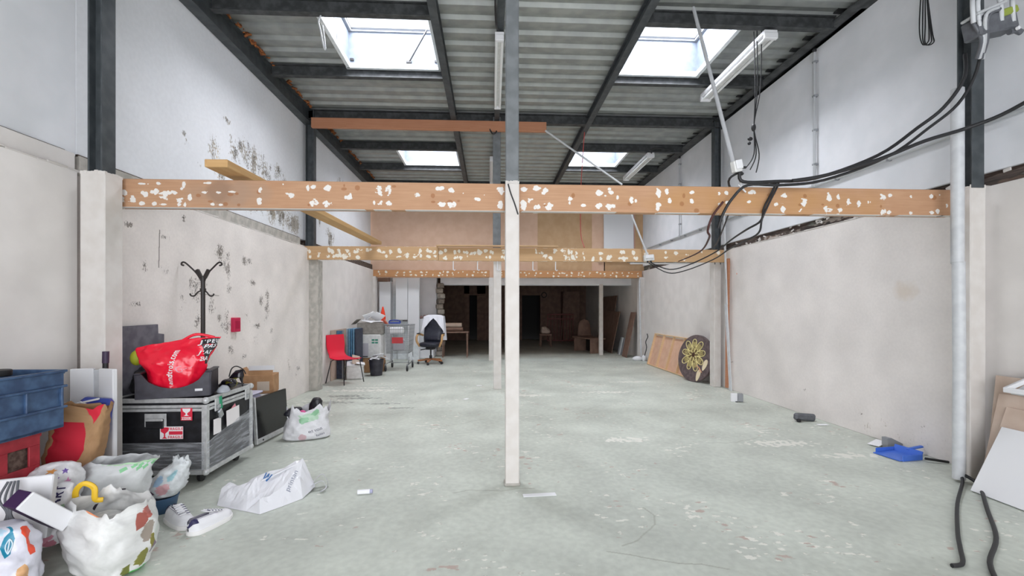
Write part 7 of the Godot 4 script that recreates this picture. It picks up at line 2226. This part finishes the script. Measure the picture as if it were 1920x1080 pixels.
	for q in [["brown board leaning at the right-hand wall of the rear room, farthest and tallest", -15.9, -14.2, 0.0, 1.75], ["broad brown board leaning at the right-hand wall of the rear room, in the middle", -15.2, -13.45, 0.12, 1.25], ["narrow brown board standing next to the rear corner casing", -12.62, -12.2, 0.05, 1.24]]:
		one("brown_board", lean_board(q[1], q[2], 3.78 - q[3], 4.04 - q[3], 0.0, q[4], 0.02), M.brown, q[0], "board")
	for k in 3:
		one("metal_strip", lean_board(-13.25 + k * 0.16, -13.17 + k * 0.16, 3.78, 3.88, 0.0, 0.5, 0.02), [M.plastic_grey, M.white_metal, M.plastic_grey][k], ["grey metal strip leaning behind the white one at the mouth of the rear room", "white metal strip leaning between the two grey ones at the mouth of the rear room", "grey metal strip nearest the narrow brown board at the mouth of the rear room"][k], "strip")
	# dim rear room
	t = thing("low_bench", "low dark bench standing in front of the brown boards in the rear room", "bench", Vector3(3.05, 0, -13.9), 0.3)
	part("seat_plank", Mb.new().box(Vector3(0, 0.44, 0), Vector3(0.5, 0.04, 1.2), 0.006), M.brown, t)
	for z in [-0.5, 0.5]:
		part("end_panel", Mb.new().box(Vector3(0, 0.21, z), Vector3(0.44, 0.42, 0.04), 0.004), M.brown, t)
	part("back_panel", Mb.new().box(Vector3(0.2, 0.21, 0), Vector3(0.02, 0.42, 1.0), 0.002), M.dark, t)
	t = thing("bar_frame", "dark red barred frame like a cot end in the rear room", "frame", Vector3(2.65, 0, -16.9))
	for y in [1.12, 0.95, 0.14]:
		part("rail", Mb.new().bar(Vector3(-0.5, y, 0), Vector3(0.5, y, 0), 0.04, 0.045, 0.006), M.cot_red, t)
	for i in 9:
		part("bar", Mb.new().bar(Vector3(-0.48 + i * 0.12, 0.12, 0), Vector3(-0.48 + i * 0.12, 1.12, 0), 0.025, 0.025, 0.004), M.cot_red, t)
	t = thing("stool", "small stool with a pale bundle on it in front of the red barred frame", "stool", Vector3(1.98, 0, -16.0))
	part("seat", Mb.new().box(Vector3(0, 0.42, 0), Vector3(0.42, 0.06, 0.36), 0.01), M.brown, t)
	for q in [[-0.17, -0.14], [0.17, -0.14], [-0.17, 0.14], [0.17, 0.14]]:
		part("leg", Mb.new().bar(Vector3(q[0], 0.4, q[1]), Vector3(q[0] * 1.1, 0, q[1] * 1.1), 0.04, 0.04, 0.004), M.brown, t)
	one("bundle", Soft.new().rings([[0.0, 0.001, 0.001, 0, 0], [0.01, 0.14, 0.1, 0, 0], [0.1, 0.15, 0.11, 0, 0], [0.22, 0.08, 0.06, -0.05, 0], [0.26, 0.001, 0.001, -0.05, 0]], 20, 10, 2.3, 0.03, 8.0, 95).mb(), M.mdf_pale, "pale bundle lying on the stool in the rear room", "bundle", Vector3(1.98, 0.45, -16.0))
	t = thing("wardrobe", "dark tall wardrobe at the far end of the rear room", "wardrobe", Vector3(3.35, 0, -18.7))
	part("carcass", Mb.new().box(Vector3(0, 1.02, 0), Vector3(0.7, 2.04, 0.5), 0.006), M.brown, t)
	part("door", Mb.new().box(Vector3(-0.17, 1.05, 0.255), Vector3(0.33, 1.9, 0.02), 0.004), M.brown, t)
	part("door", Mb.new().box(Vector3(0.17, 1.05, 0.255), Vector3(0.33, 1.9, 0.02), 0.004), M.brown, t)
	one("leaning_pole", Mb.new().tube([Vector3(2.75, 0.0, -17.4), Vector3(3.05, 2.2, -18.3)], 0.025, 8), M.brown, "brown pole leaning before the wardrobe in the rear room", "pole")
	t = thing("wall_clock", "round dark clock on the far wall of the rear room", "clock", Vector3(2.3, 1.91, -19.12))
	part("rim", Mb.new().tube([Vector3(0, 0, 0.0), Vector3(0, 0, 0.05)], 0.12, 24), M.dark, t)
	part("dial", Mb.new().tube([Vector3(0, 0, 0.05), Vector3(0, 0, 0.054)], 0.085, 24), M.brown, t)
	t = thing("rounded_chair", "brown rounded chair back beside the low bench in the rear room", "chair", Vector3(3.2, 0, -15.2))
	part("backrest", Soft.new().rings([[0.3, 0.001, 0.001, 0, 0], [0.31, 0.2, 0.05, 0, 0], [0.6, 0.22, 0.05, 0, 0], [0.9, 0.16, 0.04, 0, 0], [0.98, 0.001, 0.001, 0, 0]], 20, 12, 2.2, 0.004, 5.0, 97).mb(), M.brown, t)
	part("seat", Mb.new().box(Vector3(0, 0.4, 0.2), Vector3(0.4, 0.06, 0.4), 0.015), M.brown, t)
	for q in [[-0.17, 0.02], [0.17, 0.02], [-0.17, 0.36], [0.17, 0.36]]:
		part("leg", Mb.new().bar(Vector3(q[0], 0.4, q[1]), Vector3(q[0], 0, q[1]), 0.035, 0.035, 0.004), M.brown, t)
